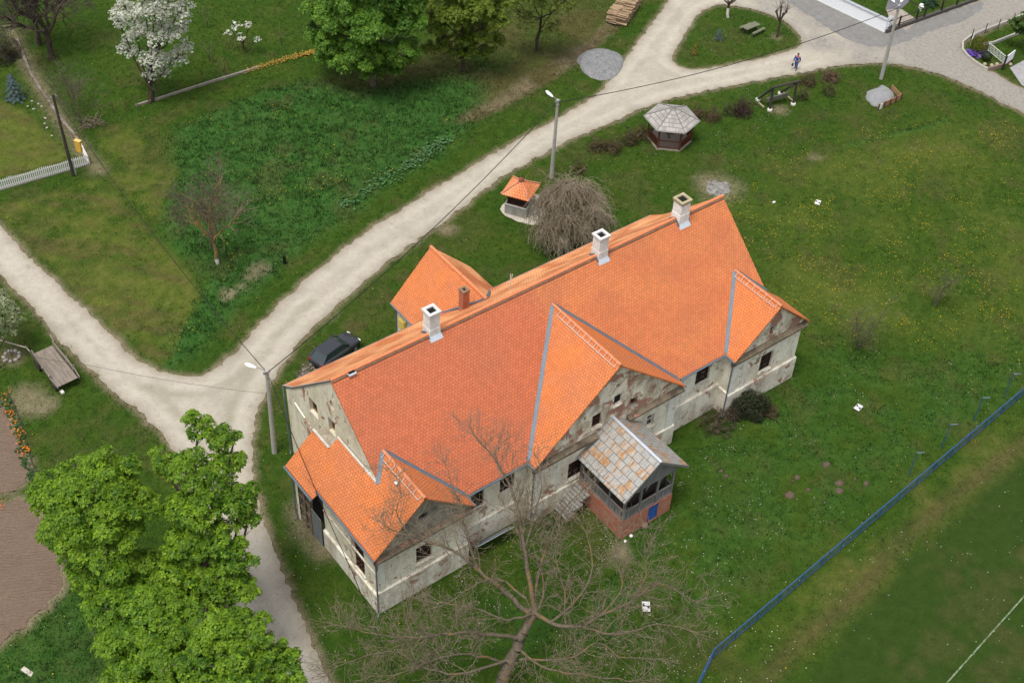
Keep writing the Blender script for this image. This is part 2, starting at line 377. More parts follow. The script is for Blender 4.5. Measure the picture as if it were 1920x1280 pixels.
def axis(lo, hi, st, far):
    a = np.arange(lo, hi+st/2, st); k = []; d = st
    while d < far: d *= 1.6; k.append(d)
    return np.r_[lo-np.array(k[::-1]), a, hi+np.array(k)]
gx = axis(-40, 112, .3, 700); gy = axis(-40, 100, .3, 700)
GX, GY = np.meshgrid(gx, gy, indexing='ij'); X = GX.ravel(); Y = GY.ravel()
nA = fbm(X, Y, 2.2, 1); nB = fbm(X, Y, 9., 2); nC = fbm(X, Y, .9, 4, 3)
wob = (nA-.5)*1.6+(nC-.5)*.8
S = {k: sdf(X, Y, p) for k, p in Z.items()}
dR = np.minimum(sdf(X, Y, ROAD), 50); dI = sdf(X, Y, ISLAND); dR = np.maximum(dR, -dI)
dG = sdf(X, Y, STRIPG); dD = sdfline(X, Y, DRT); dS = np.minimum(sdf(X, Y, SOIL[0]), sdf(X, Y, SOIL[1])); dStr = sdfline(X, Y, STRIP)
lush = np.maximum(soft(S['lush']+wob*.8, 1.5), soft(S['garden']+wob, 2.)*.7); rl = soft(S['rlush']+wob*2, 3.)
lush = np.maximum(lush, np.maximum(rl*np.clip((nA-.36)*3, 0, .42), np.exp(-((sdfline(X, Y, TRN)+wob*.12)/.3)**2)))
mown = np.maximum(soft(S['mown']+wob*.4, .6)*np.clip(.52+(nB-.5)*2.0+(nA-.5)*1.8+(nC-.5)*1.2, .05, 1), soft(S['mown2']+wob*.4, .8)*.9)
mown = np.maximum(mown, soft(S['strip']+wob*.5, .8)*np.clip((nA-.42)*4, 0, .8))
mown = np.maximum(mown, soft(S['bank']+wob, 2.)*np.clip((nA-.42)*2.4, 0, .7)); mown = np.maximum(mown, soft(S['dand']+wob*2, 5.)*np.clip((nB-.22)*1.8+(nC-.5)*.5, 0, .72))
ru = (X*.62-Y*.78); rw = (X*.78+Y*.62); stk = fbm(rw, ru, 1.3, 51, 3)*0+fbm(ru/5., rw, 1.0, 53, 4)
dry = np.maximum.reduce([soft(np.minimum(S['mown'], S['mown2'])+wob*.4, .8)*np.clip((stk-.52)*5+(nC-.5)*1.2, 0, .62), soft(S['strip']+wob*.5, .8)*np.clip((nC-.55)*4, 0, .55), lush*np.clip((fbm(X, Y, 3., 61)-.60)*4, 0, .35), np.exp(-((sdfline(X, Y, VRG)+wob*.5)/1.2)**2)*np.clip((nC-.38)*3.5, 0, .85), soft(S['under']+wob*1.5, 2.5)*np.clip(.38+(nB-.45)*2.4+(nA-.5)*1.2, .08, .75), soft(S['ditch']+wob*.5, .9), soft(S['dry']+wob*2, 3)*np.clip((nA-.38)*3, 0, .8),
                         soft(S['bank']+wob, 2.)*np.clip((nA-.48)*1.8+(nB-.5)*.8, 0, .34), np.exp(-(dStr/(.55+.5*nB))**2)*(.35+nA*.6), np.clip((nA-.64)*4, 0, .35)*(1-.8*lush), np.clip((fbm(X, Y, 3.3, 21)-.62)*5, 0, .3)*(1-.8*lush)])
bare = np.maximum.reduce([np.clip(1-(dR+wob*.25)/.55, 0, 1)*(dR < 2), np.clip(1-(dS+wob*.4)/.7, 0, 1), np.clip(1-(dG+wob*.3)/.8, 0, 1), .75*np.exp(-((dD+wob*.3)/.8)**2), .5*soft(S['ditch']+wob*.6, .9)*np.clip((nA-.3)*3, 0, 1)])
def spot(u, v, r, s_=1.): 
    g = G(u, v); return s_*np.clip(1.3-(np.hypot(X-g[0], Y-g[1])+wob*.7)/r, 0, 1)
HUM = [(1481,928,.38),(1574,906,.42),(1573,921,.34),(1603,900,.28),(1624,908,.26),(1516,918,.26),(1549,872,.36),(1496,895,.2),(1486,902,.2),(1362,892,.25),(1352,883,.22)]
for u, v, r in [(48,748,1.5),(78,760,1.2),(60,765,1.0),(1345,352,2.2),(1330,345,1.6),(1528,294,.8),(1457,70,.8),(470,520,.9),(488,505,.9),(455,538,.8),(433,553,.7),(1463,207,.8),(1165,1033,.7),(640,545,.9),(612,585,1.0),(700,510,.8),(20,670,1.0),(840,430,.9),(1300,120,.4),(585,990,1.5),(610,1020,1.4),(575,960,1.3)]: bare = np.maximum(bare, spot(u, v, r, .8))
pit = soft(S['pitch']+wob*.4, .8)
hd = (fbm(X, Y, 1.3, 11)-.5)*.05+lush*(fbm(X, Y, 1.7, 13)-.35)*.75+(nB-.5)*.06-soft(S['ditch'], 1.6)*.25
flatk = np.clip(np.minimum(np.minimum(dR, dG), dS)/1.2, 0, 1)
inside = np.minimum(np.minimum(dR, dG), dS) < -.15
hz = np.where(inside, -.12, hd*flatk)
near = (X > -45) & (X < 118) & (Y > -45) & (Y < 105); hz = np.where(near, hz, 0)
hse = (X > -2.5) & (X < 34) & (Y > -.5) & (Y < 14); hz = np.where(hse, -.05, hz)
nx, ny = len(gx), len(gy); idx = np.arange(nx*ny).reshape(nx, ny)
F = np.stack([idx[:-1, :-1], idx[1:, :-1], idx[1:, 1:], idx[:-1, 1:]], -1).reshape(-1, 4)
me = npmesh('ground', np.c_[X, Y, hz], F, None, True)
a = me.attributes.new('zone', 'FLOAT_COLOR', 'POINT'); a.data.foreach_set('color', np.c_[lush, mown, dry, bare].astype(np.float32).ravel())
a = me.attributes.new('zone2', 'FLOAT_COLOR', 'POINT'); a.data.foreach_set('color', np.c_[pit, nA, nB, np.ones_like(nA)].astype(np.float32).ravel())
t = NT('grass_ground'); p = t.pos()
at = t.n('Attribute', attribute_name='zone'); zc = t.rgb(at.outputs['Color']); za = at.outputs['Alpha']; z2 = t.rgb(t.attr('zone2'))
n1 = t.noise(p, .22, 5, .6); n2 = t.noise(p, 1.3, 5, .65); n3 = t.noise(p, 7., 4, .7); n4 = t.noise(p, 26., 2, .6)
def three(lo, md, hi, f): return t.ramp(f, [(.28, lo), (.5, md), (.72, hi)])
f = t.math('ADD', t.math('MULTIPLY', n2, .45), t.math('ADD', t.math('MULTIPLY', n3, .35), t.math('MULTIPLY', n4, .2)))
c = three((.012, .034, .004), (.030, .068, .007), (.066, .106, .013), f)
c = t.mix(t.math('MULTIPLY', t.ramp(n1, [(.42, 0.), (.68, 1.)]), .42), c, three((.026, .048, .005), (.060, .088, .010), (.120, .125, .024), f))
c = t.mix(z2[0], c, three((.014, .034, .005), (.028, .056, .008), (.044, .072, .012), f))
c = t.mix(zc[0], c, three((.012, .042, .008), (.032, .092, .016), (.072, .142, .032), f))
c = t.mix(zc[1], c, three((.040, .070, .009), (.088, .112, .018), (.175, .165, .050), f))
c = t.mix(t.math('MULTIPLY', zc[2], t.ramp(n3, [(.25, .5), (.6, 1.)])), c, three((.038, .030, .012), (.085, .066, .028), (.150, .118, .060), f))
c = t.mix(t.math('MULTIPLY', za, t.ramp(n3, [(.3, .45), (.55, 1.)])), c, three((.12, .09, .058), (.21, .165, .112), (.34, .29, .22), f))
c = t.mix(1., c, (.98, .97, .94), 'MULTIPLY')
grassM = t.bsdf(c, .95, t.bump(t.math('ADD', n3, t.math('MULTIPLY', n4, .5)), .7, .09), 0, .1)
kind(obj('ground', me, grassM), 'structure')

def gravel(name, A, B, D, sc_=1.):
    t = NT(name); p = t.pos(); n1 = t.noise(p, .33*sc_, 5, .6, .3); n2 = t.noise(p, 1.7, 5, .7); n3 = t.noise(p, 14., 3, .75); v = t.voro(p, 9., 'F1', 'Color')
    f = t.math('ADD', t.math('MULTIPLY', n2, .5), t.math('MULTIPLY', n3, .5))
    c = t.ramp(f, [(.3, A), (.68, B)]); c = t.mix(t.math('MULTIPLY', t.ramp(n1, [(.48, 0.), (.68, 1.)]), .6), c, D)
    c = t.mix(t.math('MULTIPLY', t.ramp(t.rgb(v)[0], [(.90, 0.), (.93, 1.)]), .22), c, tuple(x*.55 for x in A))
    c = t.mix(t.math('MULTIPLY', t.ramp(t.noise(p, .8, 6, .7, .8), [(.6, 0.), (.68, 1.)]), .35), c, (.17, .13, .085))
    return t, c, t.bump(t.math('ADD', n3, t.math('MULTIPLY', n2, .6)), .6, .04)
t, c, nb = gravel('gravel_road', (.315, .282, .228), (.445, .402, .335), (.275, .25, .20))
# the far crossroads is old grey asphalt: mix by place
xs = t.sep(t.pos()); n1 = t.noise(t.pos(), .25, 4, .6); n5 = t.noise(t.pos(), 3., 6, .7)
k = t.math('MULTIPLY', t.math('ADD', t.math('SUBTRACT', xs[0], 66.), t.math('MULTIPLY', t.math('SUBTRACT', n1, .5), 26.)), .12, clamp=True)
asp = t.ramp(n5, [(.3, (.20, .183, .160)), (.7, (.31, .286, .25))])
wp = t.n('VectorMath', operation='ADD'); t.put(wp.inputs[0], t.pos()); nz_ = t.n('TexNoise'); t.put(nz_.inputs['Vector'], t.pos()); nz_.inputs['Scale'].default_value = .5; nz_.inputs['Detail'].default_value = 5; mq = t.n('VectorMath', operation='SCALE'); t.put(mq.inputs[0], nz_.outputs[1]); mq.inputs[3].default_value = 5.; t.put(wp.inputs[1], mq.outputs[0])
crk = t.math('MULTIPLY', t.math('LESS_THAN', t.voro(t.mapp(wp.outputs[0], (.2, .2, .2)), 1., 'DISTANCE_TO_EDGE'), .009), t.math('GREATER_THAN', n1, .5))
asp = t.mix(t.math('MULTIPLY', crk, .35), asp, (.10, .10, .09)); c = t.mix(k, c, asp)
eg = t.rgb(t.attr('edge')); de = t.math('ADD', t.math('MULTIPLY', eg[0], 4.), t.math('MULTIPLY', t.math('SUBTRACT', t.noise(t.pos(), .9, 4, .6), .5), .55))
ba = lambda m, w_: t.math('POWER', 2.718, t.math('MULTIPLY', t.math('POWER', t.math('ABSOLUTE', t.math('DIVIDE', t.math('SUBTRACT', de, m), w_)), 2.), -1.))
kk = t.math('MULTIPLY', t.math('SUBTRACT', 1., k), t.ramp(t.noise(t.pos(), .35, 4, .65), [(.3, .25), (.7, 1.)])); c = t.mix(t.math('MULTIPLY', t.math('MULTIPLY', ba(1.05, .32), .28), kk), c, (.54, .50, .42)); c = t.mix(t.math('MULTIPLY', t.math('MULTIPLY', ba(1.85, .42), t.math('ADD', .12, t.math('MULTIPLY', eg[1], .5))), kk), c, (.22, .21, .14)); c = t.mix(t.math('MULTIPLY', ba(0., .34), .45), c, (.20, .17, .115))
roadM = t.bsdf(c, .95, nb, 0, .15)
from mathutils.geometry import delaunay_2d_cdt
lo = ROAD.min(0); hi = ROAD.max(0); qx, qy = np.meshgrid(np.arange(lo[0], hi[0], .45), np.arange(lo[1], hi[1], .45), indexing='ij'); qx = qx.ravel()+RNG.uniform(-.1, .1, qx.size); qy = qy.ravel()+RNG.uniform(-.1, .1, qy.size)
rd = lambda x, y: np.maximum(sdf(x, y, ROAD), -sdf(x, y, ISLAND)); qi = rd(qx, qy) < -.3; qx, qy = qx[qi], qy[qi]; n0, n1_ = len(ROAD), len(ISLAND)
ed = [(i, (i+1) % n0) for i in range(n0)]+[(n0+i, n0+(i+1) % n1_) for i in range(n1_)]
rv_, _, rf_, *_ = delaunay_2d_cdt([Vector(p) for p in ROAD]+[Vector(p) for p in ISLAND]+[Vector((a, b)) for a, b in zip(qx, qy)], ed, [], 0, 1e-5)
RV = np.array([tuple(p) for p in rv_]); RF = np.array([f[::1] for f in rf_]); ct = RV[RF].mean(1); RF = RF[rd(ct[:, 0], ct[:, 1]) < 0]
a_, b_, c_ = RV[RF[:, 0]], RV[RF[:, 1]], RV[RF[:, 2]]; fl = ((b_-a_)[:, 0]*(c_-a_)[:, 1]-(b_-a_)[:, 1]*(c_-a_)[:, 0]) < 0; RF[fl] = RF[fl][:, ::-1]
dv = -rd(RV[:, 0], RV[:, 1]); rme = npmesh('road', np.c_[RV, np.full(len(RV), .03)], RF); at_ = rme.attributes.new('edge', 'FLOAT_COLOR', 'POINT'); at_.data.foreach_set('color', np.c_[np.clip(dv, 0, 4)/4, (RV[:, 0] < 9.)*(RV[:, 1] > 13.5)*1., 0*dv, 1+0*dv].astype(np.float32).ravel())
kind(obj('road', rme, roadM), 'structure')
t, c, nb = gravel('grey_gravel', (.12, .117, .112), (.25, .245, .235), (.17, .16, .15)); stripM = t.bsdf(c, .95, nb, 0, .15)
kind(sheet('gravel_strip', [STRIPG], .045, stripM), 'structure')
t = NT('tilled_soil'); p = t.pos(); wv = t.n('TexWave'); t.put(wv.inputs[0], t.mapp(p, (1, 1, 1), (0, 0, RAD(-62)))); wv.inputs['Scale'].default_value = 1.3; wv.inputs['Distortion'].default_value = 7.; wv.inputs['Detail'].default_value = 3
n = t.noise(p, 6., 5, .7); n1 = t.noise(p, .5, 4)
c = t.mix(n1, t.ramp(n, [(.3, (.105, .074, .052)), (.7, (.215, .155, .115))]), (.155, .11, .08))
soilM = t.bsdf(c, .95, t.bump(t.math('ADD', t.math('MULTIPLY', wv.outputs[1], t.ramp(n1, [(.4, .15), (.6, .75)])), t.math('MULTIPLY', n, 1.)), .9, .08), 0, .1)
kind(sheet('soil_field', [SOIL[0]], .03, soilM), 'structure'); kind(sheet('soil_bed', [SOIL[1]], .03, soilM), 'structure')
# white line of the playing field
pl = GP([(1766,1290),(1925,1112)]); d = (pl[1]-pl[0]); d /= np.linalg.norm(d); nn = np.array([-d[1], d[0]])*.05
e0 = pl[0]-d*14; e1 = pl[1]+d*40
t = NT('pitch_chalk'); n = t.noise(t.pos(), 5., 5, .7); t.bsdf(t.mix(t.ramp(n, [(.4, 0.), (.6, 1.)]), (.06, .10, .03), (.22, .26, .17)), .95)
kind(sheet('pitch_line', [np.array([e0-nn, e1-nn, e1+nn, e0+nn])], .05, t.m), 'structure')

# ---------------------------------------------------------------- grass, as tufts over the ground
def cell(x, y):
    i = np.clip(np.searchsorted(gx, x)-1, 0, nx-1); j = np.clip(np.searchsorted(gy, y)-1, 0, ny-1); return idx[i, j]
def inview(x, y, m=60, z=0.):
    P = np.c_[x, y, np.full(len(x), z)]-CAM; q = P @ _M; u = 960+FPX*q[:, 0]/-q[:, 2]; v = 640-FPX*q[:, 1]/-q[:, 2]
    return (u > -m) & (u < 1920+m) & (v > -m) & (v < 1280+m)
BLOCK = [(-2.3, 33.7, -.5, 13.8), (11, 18, 13, 18), (13.6, 17.9, -4.95, 0), (-2.5, .3, -.6, 8.5)]
def blocked(x, y):
    b = np.zeros(len(x), bool)
    for x0, x1, y0, y1 in BLOCK: b |= (x > x0) & (x < x1) & (y > y0) & (y < y1)
    return b
def scatter(n, m=60):
    x = RNG.uniform(-26, 100, n); y = RNG.uniform(-30, 86, n); k = inview(x, y, m); return x[k], y[k]
def blades(x, y, z, h, wd, nb, cols, lean=.6):
    """tufts of nb triangular blades"""
    n = len(x); a = RNG.uniform(0, 2*np.pi, (n, nb)); le = RNG.uniform(.2, 1, (n, nb))*lean*h[:, None]; hh = h[:, None]*RNG.uniform(.6, 1.1, (n, nb)); ww = wd[:, None]*RNG.uniform(.6, 1.2, (n, nb))
    bx = x[:, None]+RNG.normal(0, .5, (n, nb))*wd[:, None]*2; by = y[:, None]+RNG.normal(0, .5, (n, nb))*wd[:, None]*2
    px_, py_ = -np.sin(a)*ww/2, np.cos(a)*ww/2; zz = np.broadcast_to(z[:, None], (n, nb))
    V = np.stack([np.stack([bx-px_, by-py_, zz-.02], -1), np.stack([bx+px_, by+py_, zz-.02], -1), np.stack([bx+np.cos(a)*le, by+np.sin(a)*le, zz+hh], -1)], 2).reshape(-1, 3)
    return V, np.arange(n*nb*3).reshape(-1, 3), np.repeat(cols, nb, 0)*RNG.uniform(.75, 1.25, (n*nb, 1))
tuftM = tinted('grass_blades', .9, .25, .97)
def pal(i, r):
    n = len(i); r = r[:, None]; L = lush[i][:, None]; Mw = mown[i][:, None]; D = dry[i][:, None]; P_ = pit[i][:, None]
    c = (1-r)*np.array((.016, .044, .005))+r*np.array((.068, .114, .014)); c = c*(1-P_)+P_*np.array((.032, .064, .010))
    c = c*(1-L)+L*((1-r)*np.array((.016, .054, .010))+r*np.array((.068, .148, .030)))
    c = c*(1-Mw)+Mw*((1-r)*np.array((.050, .080, .012))+r*np.array((.150, .152, .042))); c = c*(1-D*.8)+D*.8*((1-r)*np.array((.07, .055, .024))+r*np.array((.17, .135, .07)))
    return c
x, y = scatter(330000); i = cell(x, y); ok = (np.minimum(np.minimum(dR[i], dG[i]), dS[i]) > .02) & ~blocked(x, y) & (RNG.random(len(x)) > bare[i]*.8); x, y, i = x[ok], y[ok], i[ok]
L = lush[i]; h = (.05+.09*RNG.random(len(x)))*(1+L*1.3)*(1-.5*mown[i])*(1-.6*pit[i]); wd = (.05+.05*RNG.random(len(x)))*(1+.35*L)
V, F, T = blades(x, y, hz[i], h, wd, 3, pal(i, np.clip(RNG.normal(.5, .25, len(x))+(nC[i]-.5)*1.2, 0, 1)))
g = kind(obj('grass', npmesh('grass', V, F, T), tuftM), 'stuff')
# flowers of the lawns
def specks(name, x, y, z, s_, cols, m):
    n = len(x); a = RNG.uniform(0, np.pi, n); s_ = s_*RNG.uniform(.6, 1.2, n); V = []
    for q in range(4):
        t_ = a+q*np.pi/2; V.append(np.stack([x+np.cos(t_)*s_, y+np.sin(t_)*s_, z+.015*(q % 2)], -1))
    return kind(obj(name, npmesh(name, np.stack(V, 1).reshape(-1, 3), np.arange(4*n).reshape(-1, 4), cols), m), 'stuff')
petalM = tinted('petals', .7, .2)
x, y = scatter(260000, 0); i = cell(x, y); cl = fbm(x, y, 2.4, 31, 3); dn = soft(S['dand'][i], 6)*np.clip((cl-.40)*3.2, 0.03, 1)*.42+np.clip((cl-.56)*2.5, 0, .4)*.06*(pit[i] < .5)+np.clip((fbm(x, y, 3.5, 37, 2)-.52)*3, 0, 1)*.18*soft(S['lush'][i]+1, 2)
ok = (RNG.random(len(x)) < dn) & (np.minimum(dR[i], dS[i]) > .3) & (dG[i] > .2) & ~blocked(x, y) & (bare[i] < .3); x, y, i = x[ok], y[ok], i[ok]
specks('dandelions', x, y, hz[i]+.1+.16*lush[i], .046, np.array((.52, .36, .01))*RNG.uniform(.7, 1.1, (len(x), 1)), petalM)
x, y = scatter(220000, 0); i = cell(x, y); cl = fbm(x, y, 1.9, 41, 3); ar = np.zeros(len(x))
for u, v, r, s_ in [(1170,960,9,1.),(1000,1180,12,.8),(1330,950,8,.9),(1240,1200,8,1.),(1290,1060,5,.7),(1400,100,7,1.2),(1340,270,6,.8),(1400,240,5,.8),(1270,330,6,.5),(1700,1000,20,.25),(600,1050,8,.5),(1480,1000,10,.5),(100,1180,7,.4),(1600,700,12,.25)]:
    g_ = G(u, v); ar = np.maximum(ar, s_*np.exp(-((x-g_[0])**2+(y-g_[1])**2)/r**2))
ok = (RNG.random(len(x)) < ar*np.clip((cl-.43)*4, 0, 1)*.30+.0012) & (np.minimum(np.minimum(dR[i], dS[i]), dG[i]) > .3) & ~blocked(x, y); x, y, i = x[ok], y[ok], i[ok]
specks('daisies', x, y, hz[i]+.07+.12*lush[i], .032, np.array((.62, .63, .56))*RNG.uniform(.7, 1.1, (len(x), 1)), petalM)
# pale broad leaves along the foot of the meadow
pw = GP([(640,395),(700,352),(760,318),(800,292),(840,262)]); n = 420; tt = RNG.random(n)**.8*(len(pw)-1); k = np.clip(tt.astype(int), 0, len(pw)-2); q = pw[k]+(pw[k+1]-pw[k])*(tt-k)[:, None]+RNG.normal(0, .42, (n, 2))
specks('broad_leaf_plants', q[:, 0], q[:, 1], hz[cell(q[:, 0], q[:, 1])]+RNG.uniform(.12, .34, n), .12, np.array((.075, .16, .06))*RNG.uniform(.6, 1.4, (n, 1)), tuftM)
# stones and straw on the road
x, y = scatter(60000, 0); i = cell(x, y); ok = (dR[i] < -.1) & (RNG.random(len(x)) < .05+.55*np.exp(dR[i]/.35)); x, y = x[ok], y[ok]; n = len(x); i = i[ok]
specks('road_stones', x, y, np.full(n, .045), .045, np.array((.30, .27, .22))*RNG.uniform(.45, 1.5, (n, 1)), flat('stone', (.3, .3, .3)) and tinted('pebbles', .9))
# ================================================================ HOUSE
RED = (.50, .142, .064); ORG = (.57, .186, .068); ORB = (.63, .190, .055); ORG_LIT = (.84, .39, .17)
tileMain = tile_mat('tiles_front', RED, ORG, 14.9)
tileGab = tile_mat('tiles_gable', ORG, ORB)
tileBackLit = tile_mat('tiles_back_lit', ORG_LIT, ORG)  # brighter sky light on the back slopes put into a paler tile colour
ridgeM = flat('ridge_tile', (.60, .21, .09), .65, 0, .2, 4)
zinc = flat('zinc_sheet', (.13, .16, .19), .6, .25, .2, 2, .4)
zincL = flat('pale_sheet', (.60, .64, .70), .4, .4, .12, 2, .5)
whiteM = flat('white_paint', (.74, .73, .70), .55, 0, .08, 3)
plasterA = plaster('old_plaster', (.84, .79, .66), (.44, .37, .27), .10, .72, 0)
plasterB = plaster('gable_plaster', (.76, .70, .57), (.21, .155, .10), .30, .85, 5)
plasterW = plaster('west_plaster', (.72, .67, .53), (.40, .35, .24), .15, .75, 11)
plinthM = plaster('plinth_plaster', (.76, .71, .60), (.32, .265, .19), .16, .75, 23)
mouldM = plaster('mouldy_stone', (.20, .16, .11), (.055, .042, .03), .12, .9, 31)
stripM2 = plaster('lime_wash', (.80, .78, .71), (.45, .41, .34), .04, .5, 17)
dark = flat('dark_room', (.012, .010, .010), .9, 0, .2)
glass = flat('old_glass', (.02, .022, .025), .15, 0, .3, 2, .6)
frameM = wood('window_wood', (.05, .022, .016), (.10, .045, .03))
chimM = plaster('chimney_render', (.80, .79, .76), (.45, .43, .39), .0, .6, 41)
capM = flat('chimney_cap', (.60, .585, .55), .85, 0, .25, 4)
soot = flat('soot', (.010, .009, .008), .95)
brickT = NT('red_brick'); _b = brickT.n('TexBrick'); _p = brickT.mapp(brickT.pos(), (1, 1, 1), (RAD(90), 0, 0))
_cx = brickT.n('CombineXYZ'); _s = brickT.sep(brickT.pos()); brickT.put(_cx.inputs[0], brickT.math('ADD', _s[0], _s[1])); brickT.put(_cx.inputs[1], _s[2])
brickT.put(_b.inputs['Vector'], _cx.outputs[0]); _b.inputs['Scale'].default_value = 3.6; _b.inputs['Color1'].default_value = (.42, .115, .05, 1); _b.inputs['Color2'].default_value = (.31, .075, .04, 1)
_b.inputs['Mortar'].default_value = (.33, .25, .19, 1); _b.inputs['Mortar Size'].default_value = .025
_n = brickT.noise(brickT.pos(), 1.4, 6, .7); brickM = brickT.bsdf(brickT.mix(brickT.math('MULTIPLY', brickT.ramp(_n, [(.5, 0.), (.68, 1.)]), .6), _b.outputs[0], (.36, .28, .22)), .9, brickT.bump(_b.outputs[1], -.5, .03))

hs_ = thing('old_manor_house', 'long old stone house with bright orange tiled roof and three front gables', 'house')
Lx = 32.; yr, zr, ze = 7.36, 12.36, 5.73; ms = (zr-ze)/yr
fz = lambda y: ze+ms*y
# --- main roof
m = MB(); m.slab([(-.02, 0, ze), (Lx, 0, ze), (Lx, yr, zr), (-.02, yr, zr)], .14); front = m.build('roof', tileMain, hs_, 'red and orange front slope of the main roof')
m = MB(); yk, zk = 12.7, 7.28
m.slab([(-.02, yr, zr), (Lx, yr, zr), (Lx, yk, zk), (-.02, yk, zk)], .14); m.slab([(-.02, yk, zk), (Lx, yk, zk), (Lx, 14.1, 6.3), (-.02, 14.1, 6.3)], .14)
m.build('roof', tileBackLit, hs_, 'pale orange back slope of the main roof')
def ridge_tiles(p, q, par, r=.115, step=.42):
    m = MB(); p, q = Vector(p), Vector(q); d = q-p; n = max(1, int(d.length/step)); d /= n
    for i in range(n): m.tube(p+d*i, p+d*(i+1.04), r*1.08, r*.94, 10, True)
    o = m.build('ridge_cap', ridgeM, par, smooth=False); return o
ridge_tiles((-.02, yr, zr+.02), (Lx, yr, zr+.02), hs_)
m = MB(); m.bar((0, yr-.16, zr-.06), (Lx, yr-.16, zr-.06), .07, .05); m.build('ridge_mortar', flat('mortar', (.20, .14, .10), .9, 0, .6, 3), hs_)
# --- gables
def gable(xc, w_, ya, yf, wl=None, extra=None):
    z = fz(ya); wl = wl or w_; s = (z-ze)/w_
    if extra is None:
        m = MB(); m.slab([(xc, yf, z), (xc, ya, z), (xc-wl, 0, ze), (xc-wl, yf, ze)], .12); m.build('roof', tileGab, hs_, 'bright orange left slope of a front gable')
    return z, s
xc, wc, yca, ycf = 15.87, 6.35, 6.12, -.74; zc, sC = gable(xc, wc, yca, ycf)
m = MB(); m.slab([(xc, yca, zc), (xc, ycf, zc), (xc+wc, ycf, ze), (xc+wc, 0, ze)], .12); m.build('roof', tileGab, hs_)
xr, wr, yra, yrf = 30.28, 3.67, 3.60, -1.0; zR, sR = gable(xr, wr, yra, yrf)
m = MB(); m.slab([(xr, yra, zR), (xr, yrf, zR), (xr+wr, yrf, ze), (xr+wr, 2.0, ze), (xr+1.72, 3.6-1.72, zR-1.72*sR)], .12); m.build('roof', tileGab, hs_)
xl, wl, yla, ylf = 1.106, 3.6, 3.53, -.96; zl = fz(yla); sL = (zl-ze)/wl
lz = lambda x: zl-sL*abs(x-xl)
m = MB(); m.slab([(xl, yla, zl), (xl, ylf, zl), (xl+wl, ylf, ze), (xl+wl, 0, ze)], .12); m.build('roof', tileGab, hs_)
m = MB(); m.slab([(x, y, lz(x)) for x, y in [(xl, ylf), (xl, yla), (-.05, 2.38), (-.10, 6.85), (-2.5, 6.75), (-2.5, ylf)]], .10); m.build('roof', tileGab, hs_, 'orange slope of the left gable running back along the west wall')
m = MB(); m.slab([(x, y, lz(x)-.06-.10*(-.1-x)/2.4) for x, y in [(-.10, 5.4), (-.10, 6.9), (-.73, 6.9), (-.73, 8.8), (-2.9, 8.85), (-2.9, 5.55), (-2.3, 5.4)]], .10); m.build('roof', tileGab, hs_, 'low lean-to end of the west roof over the shed')
for p, q in (((xc, ycf, zc), (xc, yca, zc)), ((xr, yrf, zR), (xr, yra, zR)), ((xl, ylf, zl), (xl, yla, zl))): ridge_tiles(Vector(p)+Vector((0, 0, .01)), Vector(q)+Vector((0, .0, .01)), hs_, .11, .4)
def valley(p, q, w_=.105):
    p, q = Vector(p), Vector(q); m = MB(); o = Vector((0, 0, .05)); m.bar(p+o, q+o, w_*2, .03); d = (q-p).normalized(); a = d.cross(Vector((0, 0, 1))).normalized()*w_
    m.bar(p+o+a+Vector((0, 0, .02)), q+o+a+Vector((0, 0, .02)), .05, .05); m.bar(p+o-a+Vector((0, 0, .02)), q+o-a+Vector((0, 0, .02)), .05, .05)
    return m.build('valley_flashing', zinc, hs_)
valley((xc, yca, zc), (xc-wc, -.02, ze)); valley((xc, yca, zc), (xc+wc, -.02, ze)); valley((xr, yra, zR), (xr-wr, -.02, ze))
valley((xr, yra, zR), (xr+1.75, yra-1.75, zR-1.75*sR)); valley((xl, yla, zl), (-.12, 2.30, lz(-.12))); valley((xl, yla, zl), (xl+wl, -.02, ze))
def roof_ladder(xc, y0, y1, z, s):
    m = MB(); off = .34; zz = z-s*off+.14
    m.bar((xc-off, y0, zz), (xc-off, y1, zz), .03, .03); n = int((y1-y0)/.5)
    for i in range(n+1):
        y = y0+(y1-y0)*i/n; m.bar((xc-off, y, zz), (xc-.02, y, z+.18), .026, .03)
    return m.build('roof_ladder', bpy.data.materials.get('ladder_paint') or flat('ladder_paint', (.56, .53, .49), .6, 0, .1), hs_)
roof_ladder(xc, ycf+.25, yca-.9, zc, sC); roof_ladder(xr, yrf+.3, yra-.4, zR, sR); roof_ladder(xl, ylf+.25, yla-.3, zl, sL)
# --- north wing
nx0, nx1, nyE, nzE, nzR = 10.95, 18.0, 18.15, 5.0, 8.55; nxm = 14.47; nyR = yr+(zr-nzR)/((zr-zk)/(yk-yr)); nyV = 13.9
m = MB(); m.slab([(nxm, nyR, nzR), (nxm, nyE, nzR), (nx0, nyE, nzE), (nx0, 14.1, nzE), (nx0+1.3, 14.05, nzE+1.3*(nzR-nzE)/(nxm-nx0))], .12); m.build('roof', tileGab, hs_, 'orange roof of the wing at the back')
m = MB(); m.slab([(nxm, nyR, nzR), (nxm, nyE, nzR), (nx1, nyE, nzE), (nx1, 14.1, nzE), (nx1-1.3, 14.05, nzE+1.3*(nzR-nzE)/(nx1-nxm))], .12); m.build('roof', tileBackLit, hs_)
ridge_tiles((nxm, nyR, nzR+.01), (nxm, nyE, nzR+.01), hs_, .12)
mN = (zr-zk)/(yk-yr)
valley((nxm, nyR, nzR), (nx0+1.3, 13.95, nzE+1.3), .07); valley((nxm, nyR, nzR), (nx1-1.3, 13.95, nzE+1.3), .07)
